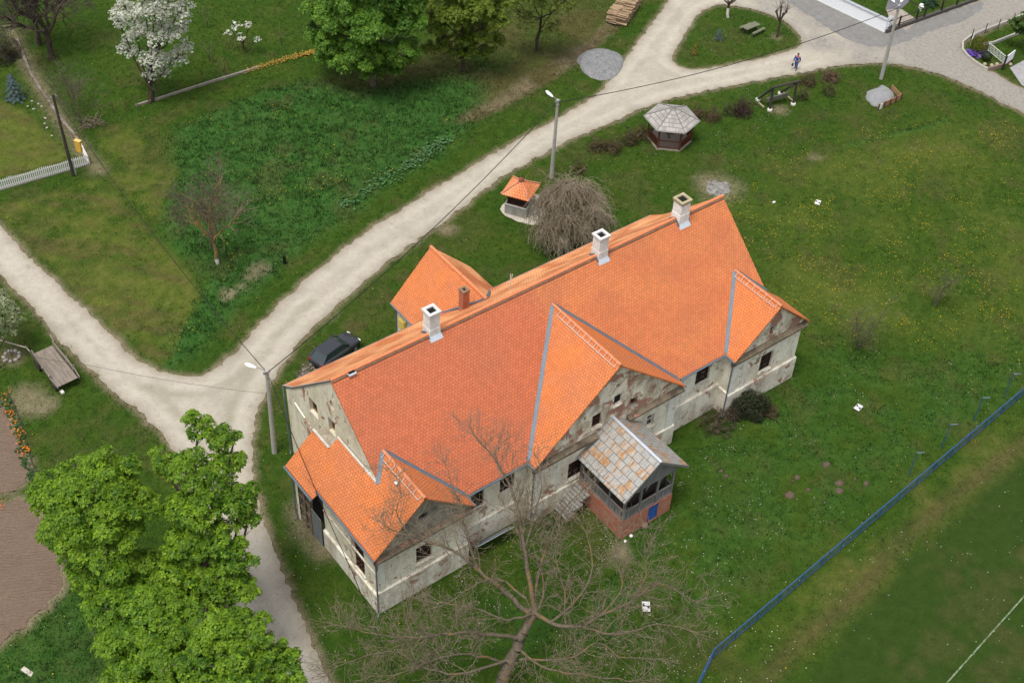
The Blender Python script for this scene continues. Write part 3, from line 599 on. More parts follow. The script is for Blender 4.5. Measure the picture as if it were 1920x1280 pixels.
m = MB(); m.wall([(nx0+.3, 0), (nx1-.3, 0), (nx1-.3, nzE+.15), (nxm, nzR-.2), (nx0+.3, nzE+.15)], [], lambda a, z, d: (a, nyE-.3-d, z)); m.wall([(14.2, 0), (nyE-.306, 0), (nyE-.306, nzE+.1), (14.2, nzE+.1)], [], lambda a, z, d: (nx0+.296+d, a, z))
m.wall([(14.0, 0), (nyE-.306, 0), (nyE-.306, nzE+.1), (14.0, nzE+.1)], [], lambda a, z, d: (nx1-.296-d, a, z)); m.pieces('wall', plasterA, hs_)
m = MB(); g = MB(); g.tube((nx0-.02, 13.9, nzE-.06), (nx0-.02, nyE, nzE-.06), .07, n=8); g.tube((nx0+.22, nyE-.35, 0), (nx0+.22, nyE-.35, nzE-.1), .05); g.pieces('gutter', zinc, hs_)
o = MB().box((nx0+.16, 16.9, 3.7), (.22, .75, .95)).box((nx0+.04, 16.9, 3.7), (.03, .6, .8)).build('meter_box', flat('yellow_box', (.62, .47, .12), .5), hs_)
# --- walls with openings
Rect = lambda a0, a1, z0, z1: [(a0, z0), (a1, z0), (a1, z1), (a0, z1)]
def window(r, mp, bars=(1, 2), fr=.07, d=.2, sill=True, mat=None, name='window'):
    (a0, z0), _, (a1, z1), _ = r; m = MB()
    def bar(x0, y0, x1, y1):
        vs = [mp(x, y, dd) for dd in (d-.05, d+.03) for x, y in ((x0, y0), (x1, y0), (x1, y1), (x0, y1))]
        m.add(vs, [(0, 1, 2, 3), (7, 6, 5, 4), (0, 1, 5, 4), (1, 2, 6, 5), (2, 3, 7, 6), (3, 0, 4, 7)])
    bar(a0, z0, a0+fr, z1); bar(a1-fr, z0, a1, z1); bar(a0+fr, z0, a1-fr, z0+fr); bar(a0+fr, z1-fr, a1-fr, z1)
    for i in range(bars[0]): x = a0+(a1-a0)*(i+1)/(bars[0]+1); bar(x-fr*.35, z0+fr, x+fr*.35, z1-fr)
    for i in range(bars[1]):
        y = z0+(z1-z0)*(i+1)/(bars[1]+1)
        for k in range(bars[0]+1): bar(a0+(a1-a0)*k/(bars[0]+1)+fr, y-fr*.3, a0+(a1-a0)*(k+1)/(bars[0]+1)-fr, y+fr*.3)
    o = m.build(name, mat or frameM, hs_)
    vs = [mp(a0, z0, d+.04), mp(a1, z0, d+.04), mp(a1, z1, d+.04), mp(a0, z1, d+.04), mp(a0, z0, d+.06), mp(a1, z0, d+.06), mp(a1, z1, d+.06), mp(a0, z1, d+.06)]
    MB().add(vs, [(0, 1, 2, 3), (7, 6, 5, 4), (0, 1, 5, 4), (1, 2, 6, 5), (2, 3, 7, 6), (3, 0, 4, 7)]).build('pane', glass, o)
    if sill:
        vs = [mp(x, z, dd) for dd in (-.10, .06) for x, z in ((a0-.08, z0-.11), (a1+.08, z0-.11), (a1+.08, z0-.005), (a0-.08, z0-.005))]
        MB().add(vs, [(0, 1, 2, 3), (7, 6, 5, 4), (0, 1, 5, 4), (1, 2, 6, 5), (2, 3, 7, 6), (3, 0, 4, 7)]).build('sill', plinthM, o)
    return o
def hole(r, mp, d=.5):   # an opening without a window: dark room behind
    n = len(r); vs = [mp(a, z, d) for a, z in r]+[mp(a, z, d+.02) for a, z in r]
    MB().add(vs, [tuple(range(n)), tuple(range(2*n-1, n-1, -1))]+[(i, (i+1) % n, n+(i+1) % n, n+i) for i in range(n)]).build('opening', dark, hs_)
PL = 2.08                                       # top of the plinth
def box_on(mp, a0, a1, z0, z1, out, m_, name, inn=.02, chamf=.08):
    """a band standing out from a wall, with a sloping top"""
    ps = [(-out, z0), (-out, z1-chamf), (inn, z1), (inn, z0)]; vs = [mp(a, z, d) for a in (a0, a1) for d, z in ps]
    m_.add(vs, [(0, 1, 2, 3), (7, 6, 5, 4), (0, 4, 5, 1), (1, 5, 6, 2), (2, 6, 7, 3), (3, 7, 4, 0)])
# south walls of the body
mpS = lambda a, z, d: (a, .35+d, z)
wS = [Rect(5.35, 6.35, 3.35, 5.2), Rect(7.6, 8.75, 3.45, 5.25), Rect(24.4, 25.75, 3.45, 5.3), Rect(7.9, 8.5, .9, 1.35)]
m = MB(); m.wall(Rect(4.36, 9.8, 0, fz(.35)-.15), [wS[0], wS[1], wS[3]], mpS); m.wall(Rect(21.94, 26.9, 0, fz(.35)-.15), [wS[2]], mpS)
m.pieces('wall', plasterA, hs_, 'cream plaster front wall between the gables')
window(wS[0], mpS, (1, 2)); window(wS[1], mpS, (1, 2)); window(wS[2], mpS, (1, 3)); hole(wS[3], mpS)
m = MB(); box_on(mpS, 4.42, 9.75, 0, PL, .14, m, ''); box_on(mpS, 22.0, 26.85, 0, 2.5, .14, m, ''); m.pieces('plinth', plinthM, hs_)
m = MB()
for a in (4.45, 9.25, 22.1, 23.1): box_on(mpS, a, a+.42, PL if a < 20 else 2.5, 5.55, .05, m, '', chamf=0)
m.pieces('pilaster', stripM2, hs_)
# centre gable
mpC = lambda a, z, d: (a, -.4+d, z); cx0, cx1 = 9.8, 21.94
hC = [Rect(12.62, 13.85, 2.12, 3.78), Rect(14.28, 15.0, 6.2, 7.3), Rect(17.5, 18.2, 6.0, 6.95), Rect(16.05, 16.35, 8.85, 9.15), Rect(19.35, 20.0, 3.0, 4.2), Rect(15.55, 16.9, 1.75, 3.8)]
nich = Rect(16.0, 16.65, 7.25, 8.1)
apex = zc-.25
m = MB(); m.wall([(cx0, 0), (cx1, 0), (cx1, 5.5), (cx0, 5.5)], [hC[0], hC[4], hC[5]], mpC, .35); m.pieces('wall', plasterA, hs_, 'peeling cream wall of the middle gable')
m = MB(); m.wall([(cx0, 5.5), (cx1, 5.5), (cx1, ze-.02), (xc, apex), (cx0, ze-.02)], [hC[1], hC[2], hC[3], nich], mpC, .35); m.build('gable_wall', plasterB, hs_, 'weathered middle gable with bare brick patches')
window(hC[0], mpC, (1, 2)); window(hC[1], mpC, (3, 1), .05, .14); hole(hC[2], mpC); hole(hC[3], mpC); window(hC[4], mpC, (0, 1)); window(hC[5], mpC, (1, 2), sill=False, name='door')
hole(nich, lambda a, z, d: mpC(a, z, d*.28)); hs_.children[-1].data.materials[0] = stripM2; hs_.children[-1].name = 'blocked_window'
m = MB(); box_on(mpC, nich[0][0]-.1, nich[1][0]+.1, nich[0][1]-.14, nich[0][1], .12, m, ''); box_on(mpC, 14.2, 15.1, 6.04, 6.18, .12, m, ''); m.pieces('sill', plinthM, hs_)
mpCl = lambda a, z, d: (cx0-.004+d, a, z); mpCr = lambda a, z, d: (cx1+.004-d, a, z)
m = MB(); m.wall([(-.394, 0), (.7, 0), (.7, 5.69), (-.394, 5.59)], [], mpCl); m.wall([(-.394, 0), (.7, 0), (.7, 5.69), (-.394, 5.59)], [], mpCr); m.pieces('wall', plasterA, hs_)
m = MB(); box_on(mpC, cx0-.1, 13.6, 0, PL-.25, .13, m, ''); box_on(mpC, 17.9, cx1+.1, 0, PL-.2, .13, m, ''); box_on(mpCl, -.41, .20, 0, PL-.27, .085, m, ''); box_on(mpCr, -.41, .20, 0, PL-.22, .085, m, ''); m.pieces('plinth', plinthM, hs_)
m = MB()
for a0, a1 in ((cx0-.25, 14.7), (17.35, cx1+.25)):
    box_on(mpC, a0, a1, 4.92, 5.22, .16, m, '', chamf=.02); box_on(mpC, a0-.02, a1+.02, 5.22, 5.62, .36, m, '', chamf=.22)
m.pieces('cornice', mouldM, hs_, 'dark mouldy cornice broken over the porch')
m = MB(); box_on(mpC, cx0+.05, cx0+.65, PL-.25, 4.92, .06, m, '', chamf=0); box_on(mpC, cx1-.75, cx1-.05, PL-.2, 4.92, .06, m, '', chamf=0); box_on(mpC, 11.6, 11.85, PL-.25, 4.92, .04, m, '', chamf=0); m.pieces('pilaster', stripM2, hs_)
# right wing
rx0, rx1 = 26.9, 33.62; mpR = lambda a, z, d: (a, -.66+d, z)
hR = [Rect(29.8, 31.05, 2.5, 4.25), Rect(30.05, 30.72, 6.15, 6.9)]
m = MB(); m.wall(Rect(rx0, rx1, 0, 5.4), [hR[0]], mpR, .35); m.pieces('wall', plasterA, hs_, 'pale plaster end wall of the right gable')
m = MB(); m.wall([(rx0, 5.4), (rx1, 5.4), (rx1, ze), (xr, zR-.22), (rx0, ze)], [hR[1]], mpR, .35); m.build('gable_wall', plasterB, hs_, 'stained right gable with one small opening')
window(hR[0], mpR, (1, 3)); hole(hR[1], mpR)
mpRl = lambda a, z, d: (rx0-.004+d, a, z); mpRr = lambda a, z, d: (rx1+.004-d, a, z)
m = MB(); m.wall([(-.654, 0), (.7, 0), (.7, 5.65), (-.654, 5.6)], [], mpRl); m.wall([(-.654, 0), (3.394, 0), (3.394, 5.65), (-.654, 5.6)], [], mpRr); m.wall(Rect(31.8, rx1, 0, 5.7), [], lambda a, z, d: (a, 3.4-d, z)); m.pieces('wall', plasterA, hs_)
m = MB(); box_on(mpR, rx0-.12, rx1+.12, 0, 2.12, .14, m, ''); box_on(mpRr, -.66, 3.4, 0, 2.10, .105, m, ''); box_on(mpRl, -.66, .20, 0, 2.28, .105, m, ''); m.pieces('plinth', plinthM, hs_)
m = MB(); box_on(mpR, rx0-.25, rx1+.25, 4.98, 5.25, .14, m, '', chamf=.02); box_on(mpR, rx0-.27, rx1+.27, 5.25, 5.64, .34, m, '', chamf=.22); m.pieces('cornice', mouldM, hs_)
m = MB(); box_on(mpR, rx0+.05, rx0+.6, 2.12, 4.98, .06, m, '', chamf=0); box_on(mpR, 28.0, 28.35, 2.12, 4.98, .04, m, '', chamf=0); m.pieces('pilaster', stripM2, hs_)
# left wing
lx0, lx1 = -2.18, 4.36; mpL = lambda a, z, d: (a, -.62+d, z)
hL = [Rect(.6, 1.75, 2.6, 4.2), Rect(.85, 1.47, 6.42, 7.12), Rect(.55, 1.5, .55, 1.15)]
m = MB(); m.wall(Rect(lx0, lx1, 0, 5.3), [hL[0], hL[2]], mpL, .35); m.pieces('wall', plasterA, hs_, 'cream end wall of the left gable behind the bare tree')
m = MB(); m.wall([(lx0, 5.3), (lx1, 5.3), (lx1, lz(lx1)-.15), (xl, zl-.2), (lx0, lz(lx0)-.15)], [hL[1]], mpL, .35); m.build('gable_wall', plaster('rough_gable', (.36, .325, .265), (.10, .085, .07), .0, .8, 51), hs_, 'rough grey left gable with one small opening')
window(hL[0], mpL, (1, 2)); hole(hL[1], mpL); hole(hL[2], mpL)
m = MB(); box_on(mpL, lx0-.12, lx1+.1, 0, PL, .14, m, ''); m.pieces('plinth', plinthM, hs_)
m = MB(); box_on(mpL, lx0-.2, lx1+.25, 4.85, 5.12, .14, m, '', chamf=.02); box_on(mpL, lx0-.22, lx1+.27, 5.12, 5.5, .32, m, '', chamf=.22); m.pieces('cornice', mouldM, hs_)
m = MB(); box_on(mpL, lx0+.05, lx0+.5, PL, 4.85, .05, m, '', chamf=0); box_on(mpL, lx0+.75, lx0+.95, PL, 4.85, .03, m, '', chamf=0); box_on(mpL, lx1-.5, lx1-.05, PL, 4.85, .05, m, '', chamf=0); m.pieces('pilaster', stripM2, hs_)
mpLr = lambda a, z, d: (lx1+.004-d, a, z); mpLl = lambda a, z, d: (lx0-.004+d, a, z)
hLl = Rect(.85, 1.9, 1.95, 4.55)
m = MB(); m.wall([(-.614, 0), (.7, 0), (.7, 5.55), (-.614, 5.55)], [], mpLr); m.wall(Rect(-.614, 5.594, 0, 5.75), [hLl], mpLl); m.wall(Rect(lx0, -.1, 0, 5.8), [], lambda a, z, d: (a, 5.6-d, z)); m.pieces('wall', plasterW, hs_)
window(hLl, mpLl, (2, 4), .05, .10)
m = MB()
for p in ((-.62, 2.5), (2.5, 5.62)): box_on(mpLl, p[0]-(.12 if p[0] < 0 else 0), p[1], 0, 1.75, .16, m, '')
box_on(mpLl, -.6, 5.6, 3.55, 3.72, .05, m, ''); m.pieces('plinth', plinthM, hs_)
# shed under the lean-to
mt = flat('galvanised_sheet', (.22, .235, .25), .5, .4, .2, 2)
m = MB(); m.box((-2.42, 6.25, 1.35), (.05, 1.15, 2.7)); m.build('door', mt, hs_, 'grey sheet metal shed door')
m = MB()
for y_ in (6.9, 7.6, 8.55): m.box((-2.42, y_, 2.35), (.14, .14, 4.7))
for z_ in (.5, 1.6, 2.7): m.box((-2.44, 7.75, z_), (.05, 1.6, .16))
m.build('shed_boards', wood('shed_wood', (.13, .09, .06), (.24, .18, .13), 6, 2), hs_)
m = MB(); m.box((-1.4, 7.2, 2.2), (.1, 3.1, 4.3)); m.build('shed_interior', dark, hs_); m = MB(); m.wall(Rect(-2.5, -.7, 0, 5.4), [], lambda a, z, d: (a, 8.6-d, z)); m.pieces('wall', plasterW, hs_)
# west gable wall of the body
mpW = lambda a, z, d: (.05+d, a, z)
w1 = Rect(9.55, 10.6, 6.95, 8.25); w2 = Rect(7.42, 8.2, 7.28, 8.5); ov = [(7.6+.24*math.cos(t), 9.98+.42*math.sin(t)) for t in [i*math.pi/5 for i in range(10)]]
sl1 = Rect(7.28, 7.4, 10.7, 11.2); sl2 = Rect(5.82, 5.95, 7.9, 8.5); sl3 = Rect(12.6, 12.75, 6.2, 7.2)
m = MB(); m.wall([(.4, 0), (13.75, 0), (13.75, 6.3), (yk, zk-.15), (yr, zr-.18), (.4, fz(.4)-.18)], [w1, w2, ov, sl1, sl2], mpW, .4); m.pieces('wall', plasterW, hs_, 'tall bare west gable wall with broken plaster')
window(w1, mpW, (1, 0), .06, .3, False, wood('old_frame', (.22, .12, .05), (.34, .20, .09))); window(w2, mpW, (1, 0), .06, .3, False, bpy.data.materials['old_frame'])
for h_ in (ov, sl1, sl2): hole(h_, mpW, .4)
MB().add([(-.70, 6.95, 0), (.04, 6.95, 0), (.04, 8.80, 0), (-.70, 8.80, 0), (-.70, 6.95, 7.0), (.04, 6.95, 7.08), (.04, 8.80, 7.08), (-.70, 8.80, 7.0)], [(3, 2, 1, 0), (4, 5, 6, 7), (0, 1, 5, 4), (1, 2, 6, 5), (2, 3, 7, 6), (3, 0, 4, 7)]).build('wall', plaster('ledge_stone', (.40, .36, .28), (.17, .14, .10), .1, .9, 81), hs_, 'thicker stub of the west wall behind the lean-to')
m = MB(); m.bar((.03, 12.6, 5.95), (.03, 10.4, 5.28), .06, .13, up=(1, 0, 0)); m.bar((.03, 10.4, 5.28), (.03, 8.9, 4.85), .06, .10, up=(1, 0, 0)); m.pieces('old_roof_line', stripM2, hs_)
m = MB(); m.bar((.02, 6.9, 7.02), (.02, 2.6, 7.96), .14, .10); m.bar((-.1, 2.35, lz(-.1)+.04), (-.1, 6.9, lz(-.1)+.04), .14, .06); m.bar((-.75, 6.9, lz(-.75)+.02), (-.75, 8.8, lz(-.75)+.02), .16, .06); m.pieces('wall_flashing', flat('lime_flashing', (.50, .47, .42), .8, 0, .25, 3), hs_)
m = MB(); m.bar((.03, yr, zr-.08), (.03, yk, zk-.05), .10, .14); m.bar((.03, yk, zk-.05), (.03, 14.1, 6.24), .10, .14); m.bar((.03, 0, ze-.08), (.03, yr, zr-.08), .08, .1); m.pieces('verge_board', flat('verge_grey', (.36, .35, .31), .8), hs_)
# north and east walls
m = MB(); m.wall(Rect(.1, 31.8, 0, 6.2), [], lambda a, z, d: (a, 13.72-d, z)); m.wall([(.4, 0), (13.7, 0), (13.7, 6.2), (yk, zk-.2), (yr, zr-.2), (.4, fz(.4)-.2)], [], lambda a, z, d: (31.8-d, a, z)); m.pieces('wall', plasterA, hs_)
# gutters and downpipes
m = MB()
for a0, a1, y_ in ((lx1+.35, cx0-.45, -.05), (cx1+.45, rx0-.35, -.05)): m.tube((a0, y_-.03, ze-.08), (a1, y_-.03, ze-.08), .075, n=8)
m.tube((-2.56, ylf, ze-.12), (-2.56, 5.6, ze-.12), .07, n=8); m.tube((-2.98, 5.5, lz(-2.9)-.26), (-2.98, 8.9, lz(-2.9)-.26), .08, n=8); m.tube((0, 14.16, 6.16), (32, 14.16, 6.16), .08, n=8)
m.tube((xc-wc-.05, -.74, ze-.1), (xc-wc-.05, .0, ze-.1), .07); m.tube((xr-wr-.05, yrf, ze-.1), (xr-wr-.05, 0, ze-.1), .07); m.tube((xl+wl+.05, ylf, ze-.1), (xl+wl+.05, 0, ze-.1), .07); m.tube((xc+wc+.05, -.74, ze-.1), (xc+wc+.05, .0, ze-.1), .07)
m.pieces('gutter', zinc, hs_)
def downpipe(x, y, zt, x2=None, y2=None):
    m = MB(); x2 = x if x2 is None else x2; y2 = y if y2 is None else y2
    m.path([(x, y, zt), (x2, y2, zt-.6), (x2, y2, .3), (x2-.12, y2-.18, .1)], .055, 8); m.build('downpipe', zinc, hs_)
downpipe(-2.5, -.9, ze-.15, -2.36, -.82); downpipe(xc-wc-.05, -.66, ze-.15, 9.62, -.5); downpipe(xr-wr-.05, -.9, ze-.15, 26.72, -.75); downpipe(0, 14.1, 6.1, -.1, 13.85); downpipe(-2.95, 8.75, 5.0, -2.6, 8.75)
# --- chimneys
def chimney(x, y, ztop, s_=.95, cm=capM):
    m = MB(); h = s_/2; t_ = .10
    zb = zr-1.5
    for c, d in (((x-h+t_/2, y), (t_, s_)), ((x+h-t_/2, y), (t_, s_)), ((x, y-h+t_/2), (s_-2*t_, t_)), ((x, y+h-t_/2), (s_-2*t_, t_))): m.box((c[0], c[1], (zb+ztop)/2), (d[0], d[1], ztop-zb))
    m.box((x, y, (zb+zr+.42)/2), (s_+.05, s_+.05, zr+.42-zb)) 
    o = m.build('chimney', chimM, hs_)
    m = MB(); k = s_+.16; tt = .19; z0 = ztop+.002
    for c, d in (((x-k/2+tt/2, y), (tt, k)), ((x+k/2-tt/2, y), (tt, k)), ((x, y-k/2+tt/2), (k-2*tt, tt)), ((x, y+k/2-tt/2), (k-2*tt, tt))): m.box((c[0], c[1], z0+.06), (d[0], d[1], .12))
    m.box((x, y, ztop-.11), (s_+.08, s_+.08, .05)); m.build('chimney_cap', cm, o)
    MB().box((x, y, ztop-.02), (s_-.20, s_-.20, .03)).build('flue', soot, o)
    m = MB(); y0 = y-h-.05; z0 = fz(y0)
    m.add([(x-h-.09, y0-.20, fz(y0-.20)+.04), (x+h+.09, y0-.20, fz(y0-.20)+.04), (x+h+.09, y0+.02, fz(y0)+.16), (x-h-.09, y0+.02, fz(y0)+.16), (x-h-.09, y0-.20, fz(y0-.20)-.02), (x+h+.09, y0-.20, fz(y0-.20)-.02), (x+h+.09, y0+.02, fz(y0)), (x-h-.09, y0+.02, fz(y0))], [(0, 1, 2, 3), (7, 6, 5, 4), (0, 1, 5, 4), (1, 2, 6, 5), (2, 3, 7, 6), (3, 0, 4, 7)]); m.build('flashing', zincL, o)
    m = MB(); 
    for sx in (-1, 1): m.bar((x+sx*(h+.08), y-h-.1, fz(y-h)+.02), (x+sx*(h+.08), y, zr+.1), .05, .12); m.bar((x+sx*(h+.08), y, zr+.1), (x+sx*(h+.08), y+h+.1, zr+.1-mN*(h)), .05, .12)
    m.build('flashing', zinc, o)
    return o
chimney(7.36, 7.54, 13.96, .74); chimney(20.78, 7.43, 13.84, .74); chimney(27.93, 7.34, 13.78, .82, flat('lichen_cap', (.36, .31, .19), .9, 0, .45, 6))
m = MB(); bx, by = 12.95, 11.9
for c, d in (((bx-.2, by), (.12, .52)), ((bx+.2, by), (.12, .52)), ((bx, by-.2), (.28, .12)), ((bx, by+.2), (.28, .12))): m.box((c[0], c[1], 8.75), (d[0], d[1], 1.9))
o = m.build('chimney', brickM, hs_, 'small red brick chimney on the back slope'); m = MB()
for c, d in (((bx-.2, by), (.18, .62)), ((bx+.2, by), (.18, .62)), ((bx, by-.22), (.22, .18)), ((bx, by+.22), (.22, .18))): m.box((c[0], c[1], 9.76), (d[0], d[1], .12))
m.build('chimney_cap', flat('cap_brown', (.22, .14, .09), .9), o); MB().box((bx, by, 9.66), (.27, .27, .04)).build('flue', soot, o)
m = MB(); m.tube((15.6, 10.3, 9.2), (15.6, 10.3, 11.0), .03); m.tube((15.6, 10.3, 10.1), (15.75, 10.3, 10.9), .03); m.build('aerial_pole', zincL, hs_)
m = MB(); m.box((1.35, yr-.22, zr-.02), (.5, .30, .10)); o = m.build('roof_vent', zincL, hs_); MB().box((1.35, yr-.17, zr+.06), (.42, .16, .07)).build('vent_slot', soot, o)
m = MB(); m.tube((.5, 1.2, lz(.5)), (.5, 1.2, lz(.5)+.25), .05); m.box((.5, 1.2, lz(.5)+.27), (.22, .22, .05)); m.build('roof_vent', whiteM, hs_)
# --- porch: brick base, timber gallery, sheet metal roof
px0, px1, py0 = 13.58, 17.88, -4.97; pz = 1.72
m = MB(); m.wall(Rect(px0, px1, 0, pz), [Rect(15.85, 16.75, 0.05, 1.62)], lambda a, z, d: (a, py0+d, z)); m.wall(Rect(py0+.006, -.4, 0, pz-.003), [], lambda a, z, d: (px0-.004+d, a, z)); m.wall(Rect(py0+.006, -.4, 0, pz-.003), [], lambda a, z, d: (px1+.004-d, a, z))
porch = m.build('porch', brickM, hs_, 'porch on a red brick base with grey timber gallery')
m = MB(); m.box((16.3, py0+.10, .83), (.92, .06, 1.55)); 
for i in range(3): m.box((16.0+.3*i, py0+.06, .83), (.02, .03, 1.5))
m.build('door', flat('blue_paint', (.025, .10, .34), .5, 0, .2, 3), porch)
gw = wood('grey_timber', (.12, .115, .11), (.27, .26, .25), 6, 2)
m = MB(); ez = 4.12; T = .13
ys = [py0+.1, py0+1.55, py0+3.0, -.55]; xs_ = [px0+.1, px0+1.42, px1-1.42, px1-.1]
for x_ in xs_: m.box((x_, py0+.1, (pz+ez)/2+.02), (T, T, ez-pz))
for y_ in ys[1:]:
    for x_ in (px0+.1, px1-.1): m.box((x_, y_, (pz+ez)/2+.02), (T, T, ez-pz))
for z_ in (pz+.08, 2.62, ez-.02):
    m.bar((px0, py0+.1, z_), (px1, py0+.1, z_), .1, .12)
    for x_ in (px0+.1, px1-.1): m.bar((x_, py0+.16, z_+.003), (x_, -.5, z_+.003), .1, .12)
m.box(((px0+px1)/2, (py0-.5)/2, pz-.02), (px1-px0-.1, -.5-py0-.1, .08))
for i in range(14):
    x_ = px0+.2+i*(px1-px0-.4)/13; m.box((x_, py0+.11, (pz+2.62)/2), (.27, .03, .8))
for i in range(12):
    y_ = py0+.5+i*.32
    for x_ in (px0+.11, px1-.11): m.box((x_, y_, (pz+2.62)/2), (.03, .28, .8))
pc = (px0+px1)/2+.28; rz = 6.25; hw = 2.75
m.add([(px0, py0+.06, ez), (px1+.2, py0+.06, ez), (pc, py0+.06, rz-.32), (px0, py0+.12, ez), (px1+.2, py0+.12, ez), (pc, py0+.12, rz-.32)], [(0, 1, 2), (5, 4, 3), (0, 1, 4, 3), (1, 2, 5, 4), (2, 0, 3, 5)])
for x_, s1 in ((px0+.75, 1), (pc, 1), (px1-.7, 1)):
    for k in range(8):
        a0 = math.pi*k/8; a1 = math.pi*(k+1)/8; m.bar((x_+.62*math.cos(a0), py0+.08, 3.65+.45*math.sin(a0)), (x_+.62*math.cos(a1), py0+.08, 3.65+.45*math.sin(a1)), .05, .08)
m.build('gallery_frame', gw, porch)
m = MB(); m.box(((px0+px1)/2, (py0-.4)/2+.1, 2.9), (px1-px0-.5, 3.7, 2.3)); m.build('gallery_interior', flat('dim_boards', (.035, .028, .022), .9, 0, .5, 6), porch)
t = NT('rusty_sheet'); u_, v_, _ = t.sep(t.uv()); b = t.n('TexBrick'); t.put(b.inputs['Vector'], t.uv()); b.inputs['Scale'].default_value = 1.; b.inputs['Brick Width'].default_value = .62; b.inputs['Row Height'].default_value = .55
b.inputs['Mortar Size'].default_value = .022; b.offset = .45; b.inputs['Color1'].default_value = (0, 0, 0, 1); b.inputs['Color2'].default_value = (1, 1, 1, 1); b.inputs['Mortar'].default_value = (.5, .5, .5, 1); b.inputs['Bias'].default_value = 0
n = t.noise(t.mapp(t.uv(), (3.2, .9, 1)), 1., 6, .7); n2 = t.noise(t.uv(), 4., 5, .7); r_ = t.rgb(b.outputs[0])[0]
c = t.ramp(n2, [(.3, (.24, .24, .23)), (.7, (.43, .42, .39))]); c = t.mix(t.math('MULTIPLY', r_, .35), c, (.50, .49, .46))
rk = t.math('ADD', n, t.math('MULTIPLY', t.math('SUBTRACT', r_, .5), .22)); c = t.mix(t.ramp(rk, [(.51, 0.), (.66, 1.)]), c, t.ramp(n2, [(.3, (.30, .12, .035)), (.7, (.52, .32, .15))]))
c = t.mix(t.math('MULTIPLY', b.outputs[1], .75), c, (.06, .05, .045)); rust = t.bsdf(c, .6, t.bump(b.outputs[1], -.6, .03), .25, .4)
m = MB(); yf = py0-.22; yb = -.42
def saggy(sgn):
    P = [(pc, yf, rz), (pc, yb, rz), (pc+sgn*hw, yb, ez-.02), (pc+sgn*hw, yf, ez-.02)]; return P
m.slab(saggy(-1), .06); m.slab(saggy(1), .06); m.build('roof', rust, porch); m = MB(); m.bar((pc, yf-.02, rz+.03), (pc, yb, rz+.03), .2, .05); m.build('ridge_cap', zincL, porch)
m = MB(); m.bar((pc, yf+.02, rz-.1), (pc-hw, yf+.02, ez-.12), .05, .16); m.bar((pc, yf+.02, rz-.1), (pc+hw, yf+.02, ez-.12), .05, .16); m.pieces('verge_board', gw, porch)
m = MB(); n_ = 9
for i in range(n_): m.box((11.75+.19*i, -1.2+.05*math.sin(i*2.3), .10+i*.19), (.25, 1.3+.12*math.sin(i*1.7), .08))
m.bar((11.6, -1.9, .9), (13.4, -1.9, 2.7), .05, .06); m.build('steps', flat('worn_concrete', (.26, .25, .23), .9, 0, .4, 3), porch)
# trestle sheets leaning on the plinth
o = MB().bar((5.1, .15, 1.0), (8.0, .1, 1.0), .06, 1.5, up=(0, -.62, .78)).build('metal_sheet', flat('dull_zinc', (.28, .31, .33), .4, .5, .15, 1.5))
o.data.transform(Matrix.Translation((0, -.55, -.28))); tag(o, 'long grey metal sheet leaning against the front wall beside the left gable', 'sheet')
# ================================================================ TREES AND SHRUBS
def bark(name, A, B, lichen=None, amt=.0):
    t = NT(name); p = t.pos(); n = t.noise(p, 6., 5, .7); n2 = t.noise(p, .9, 4, .65); c = t.ramp(n, [(.3, A), (.7, B)])
    if lichen: c = t.mix(t.math('MULTIPLY', t.ramp(n2, [(.52, 0.), (.62, 1.)]), amt), c, lichen)
    return t.bsdf(c, .9, t.bump(n, .5, .04), 0, .15)
barkWal = bark('lichen_bark', (.075, .058, .042), (.17, .14, .10), (.22, .13, .035), .55)
barkGrey = bark('grey_bark', (.07, .058, .045), (.16, .135, .105))
barkOrch = bark('orchard_bark', (.12, .085, .05), (.24, .175, .10), (.36, .24, .05), .7)
barkDark = bark('dark_bark', (.035, .026, .02), (.085, .065, .05))
twigM = bark('twig_bark', (.12, .095, .065), (.25, .20, .14))
leafM = tinted('leaves', .55, .38, 1., .25)
blosM = tinted('blossom', .7, .25)
needM = tinted('needles', .7, .1)
R_ = random.Random(11)
def rv(s=1.): return Vector((R_.gauss(0, s), R_.gauss(0, s), R_.gauss(0, s)))
def grow(sg, tips, p, d, L, r, lev, mx, P):
    n = max(2, int(L/P.get('step', .5))); d = d.normalized(); st = L/n
    for i in range(n):
        d = (d+rv(P.get('wander', .14))+Vector((0, 0, P.get('up', .03)))).normalized(); q = p+d*st
        r2 = max(P.get('rmin', .008), r*(1-P.get('taper', .7)/n*(1) if i else 1-.35*P.get('taper', .7)/n))
        sg.append((p, q, r, r2)); p = q; r = r2
        if lev < mx and (i+1)/n > P.get('bare', .25):
            k = P.get('kids', (2.2, 2.4, 2.6, 2.6))[min(lev, 3)]*st/P.get('kl', 1.); k = int(k)+(R_.random() < k-int(k))
            for _ in range(k):
                a = rv().cross(d); a = a.normalized() if a.length > 0 else Vector((1, 0, 0)); an = RAD(R_.uniform(*P.get('ang', (30, 65)))); dd = d*math.cos(an)+a*math.sin(an)
                grow(sg, tips, p, dd, L*R_.uniform(*P.get('len', (.35, .6)))*(1-.4*i/n), max(P.get('rmin', .008), r*R_.uniform(.35, .6)), lev+1, mx, P)
    tips.append((p, d, lev))
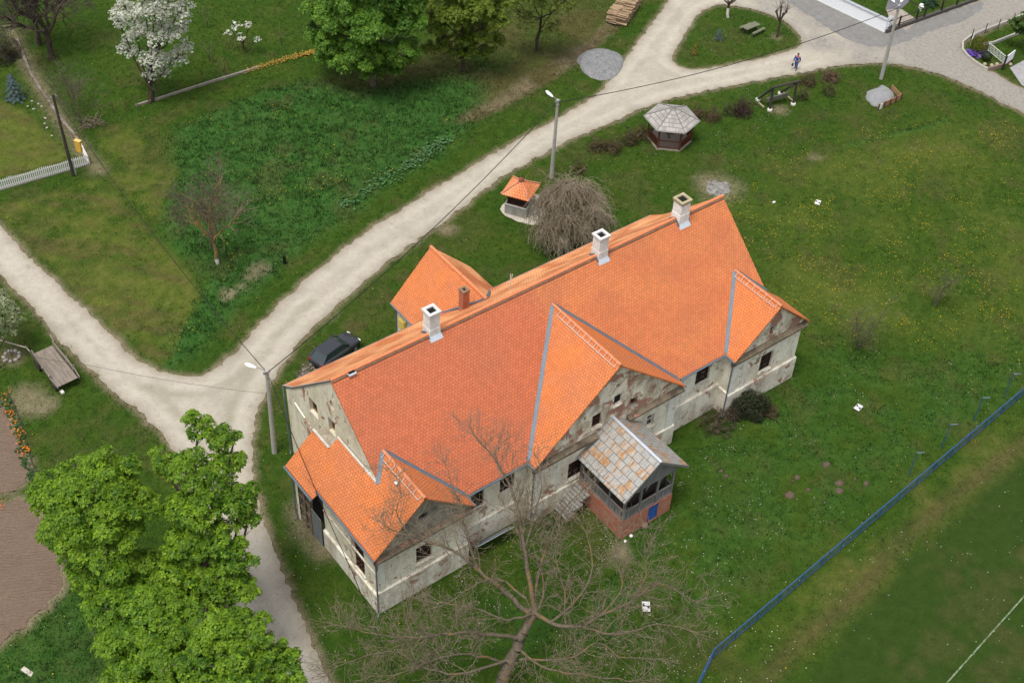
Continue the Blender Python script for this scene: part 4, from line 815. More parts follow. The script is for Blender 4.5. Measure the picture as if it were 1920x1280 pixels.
def limb(sg, pts, r0, r1, P=None, tips=None, mx=2, L=2.5, dens=1., lo=.2):
    """a limb through given points; twigs grow from it"""
    pts = [Vector(p) for p in pts]; n = len(pts)
    fine = []
    for i in range(n-1):
        p0 = pts[max(i-1, 0)]; p1 = pts[i]; p2 = pts[i+1]; p3 = pts[min(i+2, n-1)]; k = max(2, int((p2-p1).length/.45))
        for j in range(k):
            t = j/k; fine.append(.5*((2*p1)+(p2-p0)*t+(2*p0-5*p1+4*p2-p3)*t*t+(-p0+3*p1-3*p2+p3)*t**3)+rv(.035))
    fine.append(pts[-1]); N = len(fine)-1
    for i in range(N):
        a, b = i/N, (i+1)/N; ra = r0+(r1-r0)*a**.8; rb = r0+(r1-r0)*b**.8; sg.append((fine[i], fine[i+1], ra, rb))
        if P is not None and b > lo:
            k = dens*(fine[i+1]-fine[i]).length; k = int(k)+(R_.random() < k-int(k))
            for _ in range(k):
                d = (fine[i+1]-fine[i]).normalized(); ax = rv().cross(d).normalized(); an = RAD(R_.uniform(35, 75)); dd = d*math.cos(an)+ax*math.sin(an)+Vector((0, 0, P.get('lift', .25)))
                grow(sg, tips, fine[i+1], dd, L*R_.uniform(.5, 1.15)*(1-.35*b), max(.011, rb*R_.uniform(.22, .42)), 1, mx, P)
    if P is not None:
        for _ in range(3): grow(sg, tips, fine[-1], (fine[-1]-fine[-3]).normalized()+rv(.35), L*R_.uniform(.5, .9), r1*.8, 1, mx, P)
def tubes(name, sg, o=(0, 0, 0), k=5):
    o = np.array(o); P0 = np.array([tuple(s[0]) for s in sg])-o; P1 = np.array([tuple(s[1]) for s in sg])-o; R0 = np.array([s[2] for s in sg]); R1 = np.array([s[3] for s in sg])
    d = P1-P0; d /= np.linalg.norm(d, axis=1)[:, None]+1e-9; up = np.where(np.abs(d[:, 2:3]) < .9, np.array([[0, 0, 1.]]), np.array([[1., 0, 0]]))
    a = np.cross(d, up); a /= np.linalg.norm(a, axis=1)[:, None]+1e-9; b = np.cross(d, a); n = len(sg); V = []
    for C_, R in ((P0, R0), (P1, R1)):
        for i in range(k): t = 2*np.pi*i/k; V.append(C_+(a*np.cos(t)+b*np.sin(t))*R[:, None])
    V = np.stack(V, 1).reshape(-1, 3); base = (np.arange(n)*2*k)[:, None]
    F = np.concatenate([base+np.array([[i, (i+1) % k, k+(i+1) % k, k+i]]) for i in range(k)], 0)
    return npmesh(name, V, F, None, True)
def rosettes(name, P, U, nl, size, droop, tint, o=(0, 0, 0), wr=.42, jit=.12):
    """leaf rosettes: nl leaves round each point P with axis U"""
    P = np.asarray(P)-np.array(o); U = np.asarray(U); U = U/(np.linalg.norm(U, axis=1)[:, None]+1e-9); n = len(P)
    rf = np.where(np.abs(U[:, 2:3]) < .9, np.array([[0, 0, 1.]]), np.array([[1., 0, 0]])); A = np.cross(U, rf); A /= np.linalg.norm(A, axis=1)[:, None]+1e-9; B = np.cross(U, A)
    Vs = []; ph = RNG.uniform(0, 6.28, n); s = size*RNG.uniform(.65, 1.25, n)
    for i in range(nl):
        t = ph+2*np.pi*i/nl+RNG.normal(0, .25, n); D = A*np.cos(t)[:, None]+B*np.sin(t)[:, None]; T = -A*np.sin(t)[:, None]+B*np.cos(t)[:, None]; L = (s*RNG.uniform(.75, 1.15, n))[:, None]; W = L*wr
        c = P+RNG.normal(0, jit, (n, 3))*s[:, None]; dr = droop*RNG.uniform(.5, 1.5, (n, 1))
        Vs.append(np.stack([c, c+D*L*.55+T*W*.5-U*L*dr*.25, c+D*L-U*L*dr, c+D*L*.55-T*W*.5-U*L*dr*.25], 1))
    V = np.stack(Vs, 1).reshape(-1, 3); m = n*nl; tt = np.repeat(tint, nl, 0)*RNG.uniform(.78, 1.22, (m, 1))
    return npmesh(name, V, np.arange(m*4).reshape(-1, 4), tt)
def lobes_pts(lobes, dens, thick=.35):
    """points through the outer part of irregular lobes (centre, radius)"""
    Ps = []; Us = []; Ts = []
    C_ = np.array([l[0] for l in lobes]); Rr = np.array([l[1] for l in lobes])
    for li, (c, r) in enumerate(lobes):
        n = int(dens*4*np.pi*r*r); d = RNG.normal(0, 1, (n, 3)); d /= np.linalg.norm(d, axis=1)[:, None]; d[:, 2] = np.where(d[:, 2] < -.45, -d[:, 2]*.6, d[:, 2])
        k = np.random.default_rng(li+5); w_ = np.zeros(n)
        for _ in range(9): e = k.normal(0, 1, 3); e /= np.linalg.norm(e); w_ += np.clip((d@e-.72)*3.2, 0, 1)*k.uniform(-.15, .34)
        rad = r*(1+w_-.08)*(1-thick*RNG.random(n)**2.0); p = np.array(c)+d*rad[:, None]*np.array([1, 1, .9])
        inn = np.zeros(n, bool)
        for j in range(len(lobes)):
            if j != li: inn |= np.linalg.norm(p-C_[j], axis=1) < Rr[j]*.62
        p, d = p[~inn], d[~inn]; Ps.append(p); Us.append(d*.55+np.array([0, 0, .75])+RNG.normal(0, .25, d.shape)); Ts.append(np.full(len(p), li))
    return np.concatenate(Ps), np.concatenate(Us), np.concatenate(Ts)
def sublobes(Lb, k=15, f=.31, seed=1):
    r_ = np.random.default_rng(seed); out = []
    for c, r in Lb:
        out.append((np.array(c)-np.array([0, 0, r*.15]), r*.72))
        for _ in range(int(k*max(.6, r/1.5))):
            d = r_.normal(0, 1, 3); d /= np.linalg.norm(d); d[2] = abs(d[2])*.9-.15; out.append((np.array(c)+d*r*r_.uniform(.62, .92), r*f*r_.uniform(.7, 1.25)))
    return out
def leaf_tree(name, label, cat, base, lobes, dens, size, A, B, group=None, bark_=None, trunk_r=.4, nl=6, droop=.32, forkz=None, wr=.58, thick=.35, twigs=True, crown='crown', mat=None, sub=15):
    """lobes: (u, v, z, radius) surveyed; base: (u, v) foot of trunk"""
    b = G(*base); Lb = [(G(u, v, z), r*1.05) for u, v, z, r in lobes]; rt = thing(name, label, cat, (b[0], b[1], 0), 0, group)
    zs = [c[2] for c, r in Lb]; fz_ = forkz or min(zs)*.55; sg = []; tp = []; f = Vector((b[0], b[1], fz_))
    top = max(Lb, key=lambda l: l[0][2])[0]; mid = np.mean([c for c, r in Lb], 0); f2 = Vector((mid[0]*.6+b[0]*.4, mid[1]*.6+b[1]*.4, fz_+(max(zs)-fz_)*.3))
    limb(sg, [Vector((b[0], b[1], -.1)), Vector((b[0], b[1], fz_*.5))+rv(.1), f], trunk_r, trunk_r*.72); limb(sg, [f, f2], trunk_r*.7, trunk_r*.5)
    P = dict(step=.5, wander=.18, up=.02, kids=(1, 1.1, .9, .8), len=(.4, .6), rmin=.012)
    for i, (c, r) in enumerate(Lb):
        s = f if i % 2 else f2; c = Vector(c); m = s.lerp(c, .5)+Vector((0, 0, -.3))+rv(.25)
        limb(sg, [s, m, c], trunk_r*.36, .05, P if twigs else None, tp, 2, r*1.05, 1.2, .5)
    obj('trunk', tubes('trunk', sg, (b[0], b[1], 0)), bark_ or barkGrey, rt)
    p, u, li = lobes_pts(sublobes(Lb, sub, .31, int(base[0])) if sub else Lb, dens, thick); n = len(p); k = np.clip(RNG.normal(.5, .26, n)+(fbm(p[:, 0]+p[:, 2], p[:, 1]-p[:, 2]*.7, 1.1, 3, 2)-.5)*.9, 0, 1)[:, None]
    obj(crown, rosettes(crown, p, u, nl, size, droop, (1-k)*np.array(A)+k*np.array(B), (b[0], b[1], 0), wr), mat or leafM, rt); return rt
LA, LB = (.044, .118, .006), (.215, .345, .020)
GRP = 'bright green broadleaf trees beside the path'
leaf_tree('broadleaf_tree', 'large bright green leafy tree beside the brown tilled plot, leftmost of its group', 'tree', (200, 1225),
  [(115,915,11,1.5),(205,895,12.6,1.7),(165,950,12,2.1),(85,935,9.8,1.0),(245,945,11.4,1.5),(128,1005,9.6,1.6),(205,1030,10.2,1.9),(180,1085,7.6,1.6),(262,1085,8.2,1.7),(150,1060,7.2,.9),(205,865,12.8,.9),(150,880,12,.9)], 17, .20, LA, LB, GRP)
leaf_tree('broadleaf_tree', 'tall bright green leafy tree with open top overhanging the pale gravel path', 'tree', (405, 1200),
  [(372,800,14,1.0),(412,822,13.4,1.0),(318,868,12.4,1.1),(365,878,13,1.4),(425,875,12.4,1.1),(452,940,11.4,1.2),(380,945,12,1.6),(468,968,10.4,.8),(402,1005,10.4,1.4),(440,1052,9.4,1.25),(352,1030,9.6,1.3),(458,1105,8.4,.9),(300,850,11.8,.6),(440,815,13,.35),(345,960,10.6,1.2),(400,1085,8.6,1.3),(335,1085,8.6,1.4),(425,1105,8.2,1.3),(365,1110,7.8,1.2)], 13, .20, LA, LB, GRP)
leaf_tree('broadleaf_tree', 'bright green leafy tree at the bottom edge, its right boughs over the path', 'tree', (470, 1440),
  [(405,1195,10,1.5),(462,1185,9.8,1.3),(372,1255,9,1.5),(440,1262,9.2,1.7),(540,1250,8.4,1.0),(500,1222,9,1.0),(478,1290,8,1.5),(556,1290,8,.9),(420,1330,7.5,1.6),(500,1345,7.5,1.5)], 17, .20, LA, LB, GRP)
leaf_tree('broadleaf_tree', 'bright green leafy tree between the tilled plot and the bottom-edge tree', 'tree', (270, 1440),
  [(210,1145,9,1.4),(272,1150,9.4,1.7),(325,1160,9,1.5),(228,1205,8.2,1.5),(292,1215,8.6,1.7),(258,1275,7.4,1.6),(332,1245,8,1.5),(185,1110,7.6,.9),(300,1310,7,1.5),(350,1120,7.5,1.1)], 17, .20, LA, (.175, .295, .018), GRP)
GA, GB = (.045, .125, .012), (.155, .285, .030)
GR2 = 'green trees at the top edge'
leaf_tree('broadleaf_tree', 'dense dark green leafy tree at the top edge above the tall grass', 'tree', (700, 165),
  [(640,30,7,2.2),(700,40,8,2.4),(755,40,7.5,1.9),(620,80,4.6,1.5),(690,100,4.4,2.0),(745,100,4.6,1.7),(655,-10,10,2.2),(720,-15,10.5,2.4),(600,10,7,1.5),(775,-5,9,1.8),(690,-60,13,2.2),(760,80,3.6,1.2),(650,115,3.2,1.4),(700,128,2.4,1.4),(610,100,3.,1.2),(740,122,2.6,1.2),(680,90,3.6,1.9),(770,105,3.,1.1),(595,60,4.4,1.2)], 12, .27, GA, GB, GR2, trunk_r=.35)
YA, YB = (.075, .125, .010), (.175, .225, .025)
leaf_tree('broadleaf_tree', 'loose yellow green tree at the top edge, right of the dense one', 'tree', (870, 135),
  [(845,20,7,1.6),(895,10,8,1.7),(930,40,6.5,1.2),(870,70,4,1.2),(885,90,3,.8),(820,50,5,1.2),(850,-30,9,1.8),(915,-25,9.5,1.8),(945,5,8,1.0),(835,85,3,1.1),(820,15,6,1.5),(900,60,4.5,1.4),(865,35,6,1.5),(935,75,3.4,1.0),(910,95,2.4,.8),(860,100,2.4,1.0),(805,90,2.6,.9)], 11, .22, YA, YB, GR2, barkDark, .22)
leaf_tree('broadleaf_tree', 'thin half leafed tree with dark twigs at the top edge near the log pile', 'tree', (1010, 95),
  [(1000,0,6,1.5),(1050,10,6.2,1.4),(985,40,4.2,1.1),(1035,50,4,1.0),(1080,-20,7,1.4),(1020,-40,8.5,1.8),(960,15,5,1.0)], 4.5, .22, (.06, .085, .012), (.14, .17, .03), GR2, barkDark, .2)
# blossoming trees
leaf_tree('blossom_tree', 'big tree white with blossom on the grass at top left', 'tree', (285, 190),
  [(240,20,8.5,1.5),(290,15,9.5,1.7),(335,25,8.5,1.5),(255,60,6.8,1.4),(305,65,7,1.6),(345,90,5,1.0),(240,95,4.6,1.1),(290,110,4.6,1.4),(330,110,4.2,1.1),(285,140,3,.9),(310,135,3.1,.8),(270,-30,11.5,1.7),(320,-25,11,1.6),(225,45,7,.9),(335,55,6.5,1.2)], 11, .12, (.30, .31, .26), (.66, .66, .62), None, barkDark, .25, 5, .1, 1.6, .75, .8, True, 'blossom', blosM)
leaf_tree('blossom_tree', 'small sparse tree with white blossom right of the big white one', 'tree', (458, 92),
  [(440,50,2.6,.6),(465,48,3,.55),(450,70,1.8,.5),(482,74,1.6,.4),(430,62,2,.4)], 9, .13, (.4, .4, .35), (.7, .7, .66), None, barkDark, .09, 5, .1, .8, .75, .8, True, 'blossom', blosM)
leaf_tree('fruit_tree', 'pale grey green flowering fruit tree cut by the left edge', 'tree', (0, 690),
  [(5,570,4,1.2),(28,590,3.4,.9),(-20,600,4,1.3),(10,615,2.6,.9),(-30,560,4.5,1.2)], 14, .13, (.16, .20, .09), (.38, .40, .28), None, barkDark, .12, 5, .2)
leaf_tree('garden_tree', 'small leafy green tree in the corner garden at the right edge', 'tree', (1918, 78),
  [(1905,45,2.6,.8),(1922,40,3.2,.9),(1912,58,1.8,.6),(1935,60,2.4,.9)], 14, .2, (.03, .07, .01), (.09, .16, .03), None, barkDark, .09)
for (u, v, hh, lab, dn) in ((1606, 655, 4.6, 'thin young tree with faint green buds right of the house', 3.2), (1753, 575, 3.6, 'small pale budding tree in the dandelion meadow', 3.)):
    b = G(u, v); rt = thing('young_tree', lab, 'tree', (b[0], b[1], 0), 0, 'young trees in the meadow'); sg = []; tp = []
    for k in range(4): grow(sg, tp, Vector((b[0], b[1], 0)), Vector((R_.uniform(-.35, .35), R_.uniform(-.35, .35), 1)), hh*R_.uniform(.8, 1), .045, 0, 3, dict(step=.35, wander=.12, up=.02, kids=(2.6, 2.8, 2.2, .8), len=(.3, .5), rmin=.007, bare=.12))
    obj('trunk', tubes('trunk', sg, (b[0], b[1], 0)), barkGrey, rt); P_ = np.array([tuple(t_[0]) for t_ in tp]); P_ = P_[P_[:, 2] > .8]; n = len(P_)
    obj('crown', rosettes('crown', P_, np.tile([0, 0, 1.], (n, 1))+RNG.normal(0, .4, (n, 3)), 4, .10, .3, np.tile([.13, .165, .03], (n, 1)), (b[0], b[1], 0)), leafM, rt)
# --- the great bare walnut
W = lambda u, v, z: Vector(G(u, v, z))
sg = []; tp = []; bs = W(925, 1325, 0); fk = W(975, 1195, 4.4)
limb(sg, [bs+Vector((0, 0, -.2)), W(945, 1268, 1.9), W(968, 1215, 3.7), fk], .46, .32)
PW = dict(step=.34, wander=.26, up=.055, kids=(3., 3.4, 3.4, 2.4), kl=1., len=(.36, .62), ang=(25, 70), rmin=.0085, taper=.85, bare=.05, lift=.35)
f1 = W(1003, 1150, 5.8)
limb(sg, [fk, f1], .29, .23)
limb(sg, [f1, W(992, 1085, 7.6), W(985, 1030, 9.0), W(972, 960, 10.6), W(952, 900, 11.8), W(925, 855, 12.6), W(888, 815, 13.)], 0.179, 0.034, PW, tp, 3, 2.86, 5.07, .3)
limb(sg, [W(985, 1030, 9.), W(1000, 970, 10.5), W(1015, 915, 11.5), W(1008, 860, 12.4)], 0.066, 0.020, PW, tp, 3, 2.09, 4.81, .2)
limb(sg, [f1, W(1008, 1080, 7.3), W(1030, 1010, 8.8), W(1055, 960, 9.8), W(1090, 920, 10.2)], 0.113, 0.027, PW, tp, 3, 2.42, 5.35, .3)
limb(sg, [W(1000, 1160, 5.5), W(960, 1120, 6.6), W(910, 1080, 7.6), W(865, 1040, 8.6), W(820, 1020, 9.), W(770, 1005, 9.3), W(722, 985, 9.4)], 0.173, 0.034, PW, tp, 3, 2.64, 5.07, .35)
limb(sg, [W(895, 1065, 7.9), W(878, 1010, 9.3), W(866, 960, 10.3), W(848, 905, 11.2), W(836, 872, 11.6)], 0.086, 0.024, PW, tp, 3, 2.20, 5.35, .2)
limb(sg, [W(770, 1005, 9.3), W(745, 960, 10.3), W(752, 915, 11.), W(728, 880, 11.4)], 0.047, 0.020, PW, tp, 3, 1.87, 5.35, .2)
limb(sg, [f1, W(1040, 1170, 6.), W(1090, 1172, 6.2), W(1130, 1150, 6.6), W(1185, 1130, 6.9), W(1215, 1100, 7.3), W(1250, 1098, 7.4), W(1305, 1128, 6.9)], 0.139, 0.027, PW, tp, 3, 2.64, 5.35, .2)
limb(sg, [W(1185, 1130, 6.9), W(1212, 1080, 8.), W(1208, 1040, 8.9), W(1225, 1010, 9.5)], 0.066, 0.020, PW, tp, 3, 1.98, 5.35, .2)
limb(sg, [W(1130, 1150, 6.6), W(1168, 1095, 7.9), W(1150, 1045, 9.), W(1165, 1000, 9.8)], 0.060, 0.020, PW, tp, 3, 2.09, 5.35, .2)
limb(sg, [W(1060, 1171, 6.), W(1058, 1110, 7.3), W(1040, 1040, 8.8), W(1050, 990, 9.6)], 0.066, 0.020, PW, tp, 3, 1.98, 4.81, .2)
limb(sg, [fk, W(925, 1190, 5.4), W(880, 1185, 5.9), W(830, 1188, 6.2), W(775, 1195, 6.3), W(720, 1190, 6.6), W(650, 1175, 6.9)], 0.139, 0.027, PW, tp, 3, 2.75, 5.35, .2)
limb(sg, [W(800, 1190, 6.2), W(770, 1150, 7.2), W(775, 1120, 7.8)], 0.047, 0.020, PW, tp, 3, 1.98, 5.35, .1)
limb(sg, [W(945, 1240, 3.2), W(860, 1262, 4.2), W(790, 1248, 4.8), W(750, 1222, 5.3), W(690, 1228, 5.5), W(620, 1255, 5.6)], 0.099, 0.020, PW, tp, 3, 2.53, 5.35, .2)
limb(sg, [W(975, 1235, 3.5), W(1060, 1235, 4.6), W(1120, 1205, 5.4), W(1160, 1230, 5.5), W(1230, 1235, 5.5)], 0.093, 0.020, PW, tp, 3, 2.31, 5.35, .2)
for a_, b_, c_, e_ in ((W(985, 1120, 6.6), W(935, 1085, 7.8), W(885, 1100, 8.4), W(840, 1130, 8.6)), (W(1003, 1150, 5.8), W(950, 1160, 6.6), W(890, 1140, 7.2), W(820, 1130, 7.6)), (W(1030, 1168, 6.), W(1085, 1120, 7.), W(1110, 1060, 8.), W(1100, 1000, 8.8)),
    (W(968, 1215, 3.7), W(1030, 1255, 4.2), W(1100, 1265, 4.6), W(1190, 1275, 4.8)), (W(940, 1240, 3.2), W(880, 1225, 4.4), W(830, 1230, 5.), W(740, 1265, 5.2)), (W(985, 1180, 5.), W(1020, 1120, 6.6), W(1010, 1060, 8.), W(990, 1000, 9.2)), (W(1090, 1172, 6.2), W(1150, 1190, 6.6), W(1230, 1170, 6.9), W(1290, 1180, 6.9))):
    limb(sg, [a_, b_, c_, e_], .085, .025, PW, tp, 3, 2.3, 2.6, .1)
rt = thing('walnut_tree', 'huge bare spreading tree with lichen covered limbs in front of the house', 'tree', (bs.x, bs.y, 0))
print('walnut segments', len(sg)); big = [s for s in sg if s[2] > .03]; fine = [s for s in sg if s[2] <= .03]
obj('trunk', tubes('trunk', big, (bs.x, bs.y, 0), 7), barkWal, rt); obj('twigs', tubes('twigs', fine, (bs.x, bs.y, 0), 4), twigM, rt)
def bare_tree(name, lab, u, v, hh, r, seeds, P, bark_, twig_=None, white=0., mx=3, spread=.5, group=None, fork=.28):
    b = G(u, v); o = Vector((b[0], b[1], 0)); rt = thing(name, lab, 'tree', (b[0], b[1], 0), 0, group); sg = []; tp = []; f = o+Vector((R_.uniform(-.1, .1), R_.uniform(-.1, .1), hh*fork))
    limb(sg, [o-Vector((0, 0, .1)), f], r, r*.8)
    for k in range(seeds):
        a = 2*math.pi*(k+R_.uniform(-.3, .3))/seeds; d = Vector((math.cos(a)*spread, math.sin(a)*spread, 1)); grow(sg, tp, f, d, hh*(1-fork)*R_.uniform(.75, 1.05), r*.55, 0, mx, P)
    if white:
        zl_ = white; s1 = [s for s in sg if max(s[0].z, s[1].z) <= zl_ and s[2] > r*.7]; sg = [s for s in sg if s not in s1]
        if s1: obj('painted_trunk', tubes('painted_trunk', s1, (b[0], b[1], 0), 8), limeM, rt)
    bg_ = [s for s in sg if s[2] > .028]; fn = [s for s in sg if s[2] <= .028]
    obj('trunk', tubes('trunk', bg_, (b[0], b[1], 0), 6), bark_, rt)
    if fn: obj('twigs', tubes('twigs', fn, (b[0], b[1], 0), 3), twig_ or twigM, rt)
    return rt, tp, o
limeM = flat('lime_paint', (.62, .60, .55), .9, 0, .18, 6)
PB = dict(step=.35, wander=.18, up=.03, kids=(3.2, 3.6, 3.4, 2.), len=(.35, .6), rmin=.010, ang=(25, 60))
bare_tree('fruit_tree', 'bare orchard tree with white painted trunk foot in the tall grass', 408, 498, 8.0, .17, 7, dict(PB, wander=.15, up=.06), barkOrch, bark('fine_orchard', (.10, .085, .06), (.19, .155, .11)), 1.3, 3, .42)
bare_tree('bare_tree', 'big dark bare tree in the top left corner, right one of the pair', 98, 112, 9.5, .30, 6, dict(PB, kids=(3., 3.4, 2.8, 1.4), rmin=.017), barkDark, bark('dark_twig', (.055, .045, .035), (.11, .09, .07)), 0, 3, .6, 'bare trees in the top left corner')
bare_tree('bare_tree', 'big dark bare tree in the top left corner, left one of the pair', 75, 85, 9., .26, 6, dict(PB, kids=(3., 3.4, 2.8, 1.4), rmin=.017), barkDark, bpy.data.materials['dark_twig'], 0, 3, .6, 'bare trees in the top left corner')
rt, tp, o = bare_tree('tall_shrub', 'tall twiggy shrub just coming into bud behind the dark wooden pole', 152, 238, 5.6, .07, 7, dict(PB, kids=(2.6, 3.0, 2.6, 1.4), wander=.1), bark('shrub_bark', (.07, .06, .042), (.14, .12, .085)), bpy.data.materials['shrub_bark'], 0, 3, .45, None, .05)
P_ = np.array([tuple(t_[0]) for t_ in tp[::2]]); n = len(P_); obj('buds', rosettes('buds', P_, RNG.normal(0, 1, (n, 3)), 3, .07, .2, np.tile([.20, .23, .10], (n, 1)), (o.x, o.y, 0)), leafM, rt)
bare_tree('small_tree', 'small bare tree with white painted trunk at the top of the grass island', 1364, 33, 3.6, .16, 5, dict(PB, kids=(1.6, 1.4, 1.1, 1.)), barkDark, None, 1.5, 2, .8, None, .42)
rt = None
b = G(1457, 70); o = Vector((b[0], b[1], 0)); rt = thing('pollard_tree', 'small pollarded tree with knobby stubs on the grass island', 'tree', (b[0], b[1], 0)); sg = []; tp = []
limb(sg, [o, o+Vector((.1, .05, 1.2)), o+Vector((.05, .1, 1.9))], .13, .10)
for d in ((-.7, .3, 1.3), (.3, .5, 1.6), (.6, -.3, 1.2), (-.2, -.5, 1.1)):
    e = o+Vector((.05, .1, 1.9))+Vector(d)*.75; limb(sg, [o+Vector((.05, .1, 1.8)), e], .09, .09); sg.append((e-Vector((0, 0, .1)), e+Vector((0, 0, .14)), .14, .10))
    for _ in range(5): grow(sg, tp, e, Vector((R_.uniform(-.6, .6), R_.uniform(-.6, .6), 1)), 1.0, .02, 2, 3, dict(step=.3, rmin=.008, wander=.1))
obj('trunk', tubes('trunk', sg, (b[0], b[1], 0), 6), barkDark, rt)
# orchard saplings beyond the low kerb
for i, (u, v, hh) in enumerate(((390, 52, 2.6), (393, 115, 2.4), (528, 85, 2.2))):
    bare_tree('sapling', ['thin bare sapling near the top edge right of the white tree', 'thin bare sapling by the fence right of the white tree', 'faint bare sapling between the small white tree and the dense green one'][i], u, v, hh, .05, 4, dict(PB, kids=(1.4, 1.2, 1, 1)), barkDark, None, 0, 2, .6, 'saplings in the orchard')
# weeping tree: a dome of hanging twigs
b = G(1052, 462); o = Vector((b[0], b[1], 0)); rt = thing('weeping_tree', 'bare weeping tree, a dome of hanging brown twigs behind the house', 'tree', (b[0], b[1], 0)); sg = []
top = Vector(G(1075, 330, 4.6)); limb(sg, [o, o+Vector((.1, .2, 2.2)), Vector((o.x+.3, o.y+.3, 4.0))], .2, .14)
heads = [(.1, .3, 4.8, 1.0), (1.5, .6, 4.0, .9), (-.8, .5, 3.9, .85), (-.7, -.8, 3.2, .8), (1.2, -1.1, 3.3, .7), (-1.7, -.3, 2.7, .75), (2.2, -.1, 3.3, .7), (-.1, 1.5, 3.3, .7), (.1, -1.7, 2.5, .6), (-1.6, -1.4, 2.0, .6), (2.0, -1.5, 2.4, .5)]
for hx, hy, hzz, hr in heads:
    hc = Vector((o.x+.5+hx*1.22, o.y+.35+hy*1.22, hzz*1.16)); limb(sg, [Vector((o.x+.15, o.y+.25, 2.4)), Vector((o.x+.15+hx*.45, o.y+.25+hy*.45, hzz*.9)), hc], .09, .04)
    for k in range(int(165*hr)):
        a = R_.uniform(0, 6.28); rr = hr*math.sqrt(R_.random()); p = hc+Vector((rr*.35*math.cos(a), rr*.35*math.sin(a), R_.gauss(0, .08))); L = R_.uniform(.35, 1.)*(hzz*1.16-.2); n = 9; q = p; d = Vector((math.cos(a), math.sin(a), .35)).normalized(); sp = rr/hr
        for i in range(n):
            d = (d*(.80+.08*sp)+Vector((0, 0, -.42))+rv(.33)).normalized(); q2 = q+d*(L/n)
            if q2.z < .05: break
            sg.append((q, q2, .017, .013)); q = q2
            if R_.random() < .7: e = q+(d+rv(.7)).normalized()*R_.uniform(.15, .5); sg.append((q, e, .012, .010))
obj('trunk', tubes('trunk', [s for s in sg if s[2] > .03], (b[0], b[1], 0), 6), barkGrey, rt); obj('twigs', tubes('twigs', [s for s in sg if s[2] <= .03], (b[0], b[1], 0), 3), bark('weep_twig', (.18, .145, .10), (.36, .30, .22)), rt)
# conifers
def conifer(u, v, hh, rad, lab, A, B, nm='spruce'):
    b = G(u, v); rt = thing(nm, lab, 'conifer' if nm == 'spruce' else 'shrub', (b[0], b[1], 0)); MB().tube((0, 0, -.05), (0, 0, hh*.95), .06, .015).build('trunk', barkDark, rt); nb = int(26*hh+20); zb = np.sort(RNG.random(nb)**1.25)*hh*.97; ab = np.arange(nb)*2.4; rb = rad*(1-zb/hh)**.75*RNG.uniform(.7, 1.1, nb)+.04; k_ = RNG.integers(0, nb, int(700*rad*hh)); n = len(k_); tt = RNG.random(n)**.6; rr = rb[k_]*tt; a = ab[k_]+RNG.normal(0, .13, n)*(1.3-tt); z = zb[k_]-.10*rr+.22*rr*rr/max(rad, .3)+RNG.normal(0, .03, n)
    P_ = np.c_[rr*np.cos(a), rr*np.sin(a), np.maximum(z+.08, .05)]; U = np.c_[np.cos(a), np.sin(a), np.full(n, .6)]; k = RNG.random((n, 1)); obj('crown', rosettes('crown', P_, U, 5, .12, .1, (1-k)*np.array(A)+k*np.array(B), (0, 0, 0), .22), needM, rt); return rt
conifer(30, 186, 2.6, 1.25, 'blue grey spruce on the lawn at the left edge', (.045, .075, .075), (.16, .22, .22))
conifer(1347, 74, 1.1, .55, 'tiny blue spruce on the grass island', (.05, .08, .07), (.13, .17, .16))
conifer(1302, 102, 1.1, .45, 'tiny yellowish conifer at the left tip of the grass island', (.10, .09, .012), (.22, .17, .03), 'shrub')
# shrubs
def shrub(u, v, rad, hh, lab, A, B, dens=1., stems=True, group=None, size=.11, nm='shrub'):
    b = G(u, v); rt = thing(nm, lab, 'shrub', (b[0], b[1], 0), 0, group); sg = []; tp = []
    for k in range(int(14*dens+6)):
        a = R_.uniform(0, 6.28); s = R_.random(); grow(sg, tp, Vector((R_.uniform(-.1, .1)*rad, R_.uniform(-.1, .1)*rad, 0)), Vector((math.cos(a)*s*rad/hh*1.3, math.sin(a)*s*rad/hh*1.3, 1)), hh*R_.uniform(.7, 1), .016, 1, 3, dict(step=.22, wander=.14, up=.0, kids=(2, 2.6, 2.2, 2), len=(.35, .6), rmin=.007))
    obj('branches', tubes('branches', sg, (0, 0, 0), 3), bark('shrub_twig', (.07, .05, .035), (.15, .11, .08)) if 'shrub_twig' not in bpy.data.materials else bpy.data.materials['shrub_twig'], rt)
    n = int(520*rad*rad*dens+120); d = RNG.normal(0, 1, (n, 3)); d /= np.linalg.norm(d, axis=1)[:, None]; d[:, 2] = np.abs(d[:, 2]); k2 = 1+.34*np.sin(3.1*d[:, 0]+u)*np.cos(4.3*d[:, 1]+v)+.12*np.sin(9*d[:, 2]+5*d[:, 0]); p = d*np.array([rad, rad, hh])*(k2*(1-.5*RNG.random(n)**2))[:, None]; k = RNG.random((n, 1))
    obj('foliage', rosettes('foliage', p, d+np.array([0, 0, .5])+RNG.normal(0, .4, (n, 3)), 4, size, .3, (1-k)*np.array(A)+k*np.array(B)), leafM, rt); return rt
BR = ((.055, .040, .020), (.145, .10, .05)); GRN = ((.035, .055, .012), (.10, .12, .03)); PUR = ((.022, .010, .012), (.07, .03, .03)); SG = 'shrubs along the grass bank'
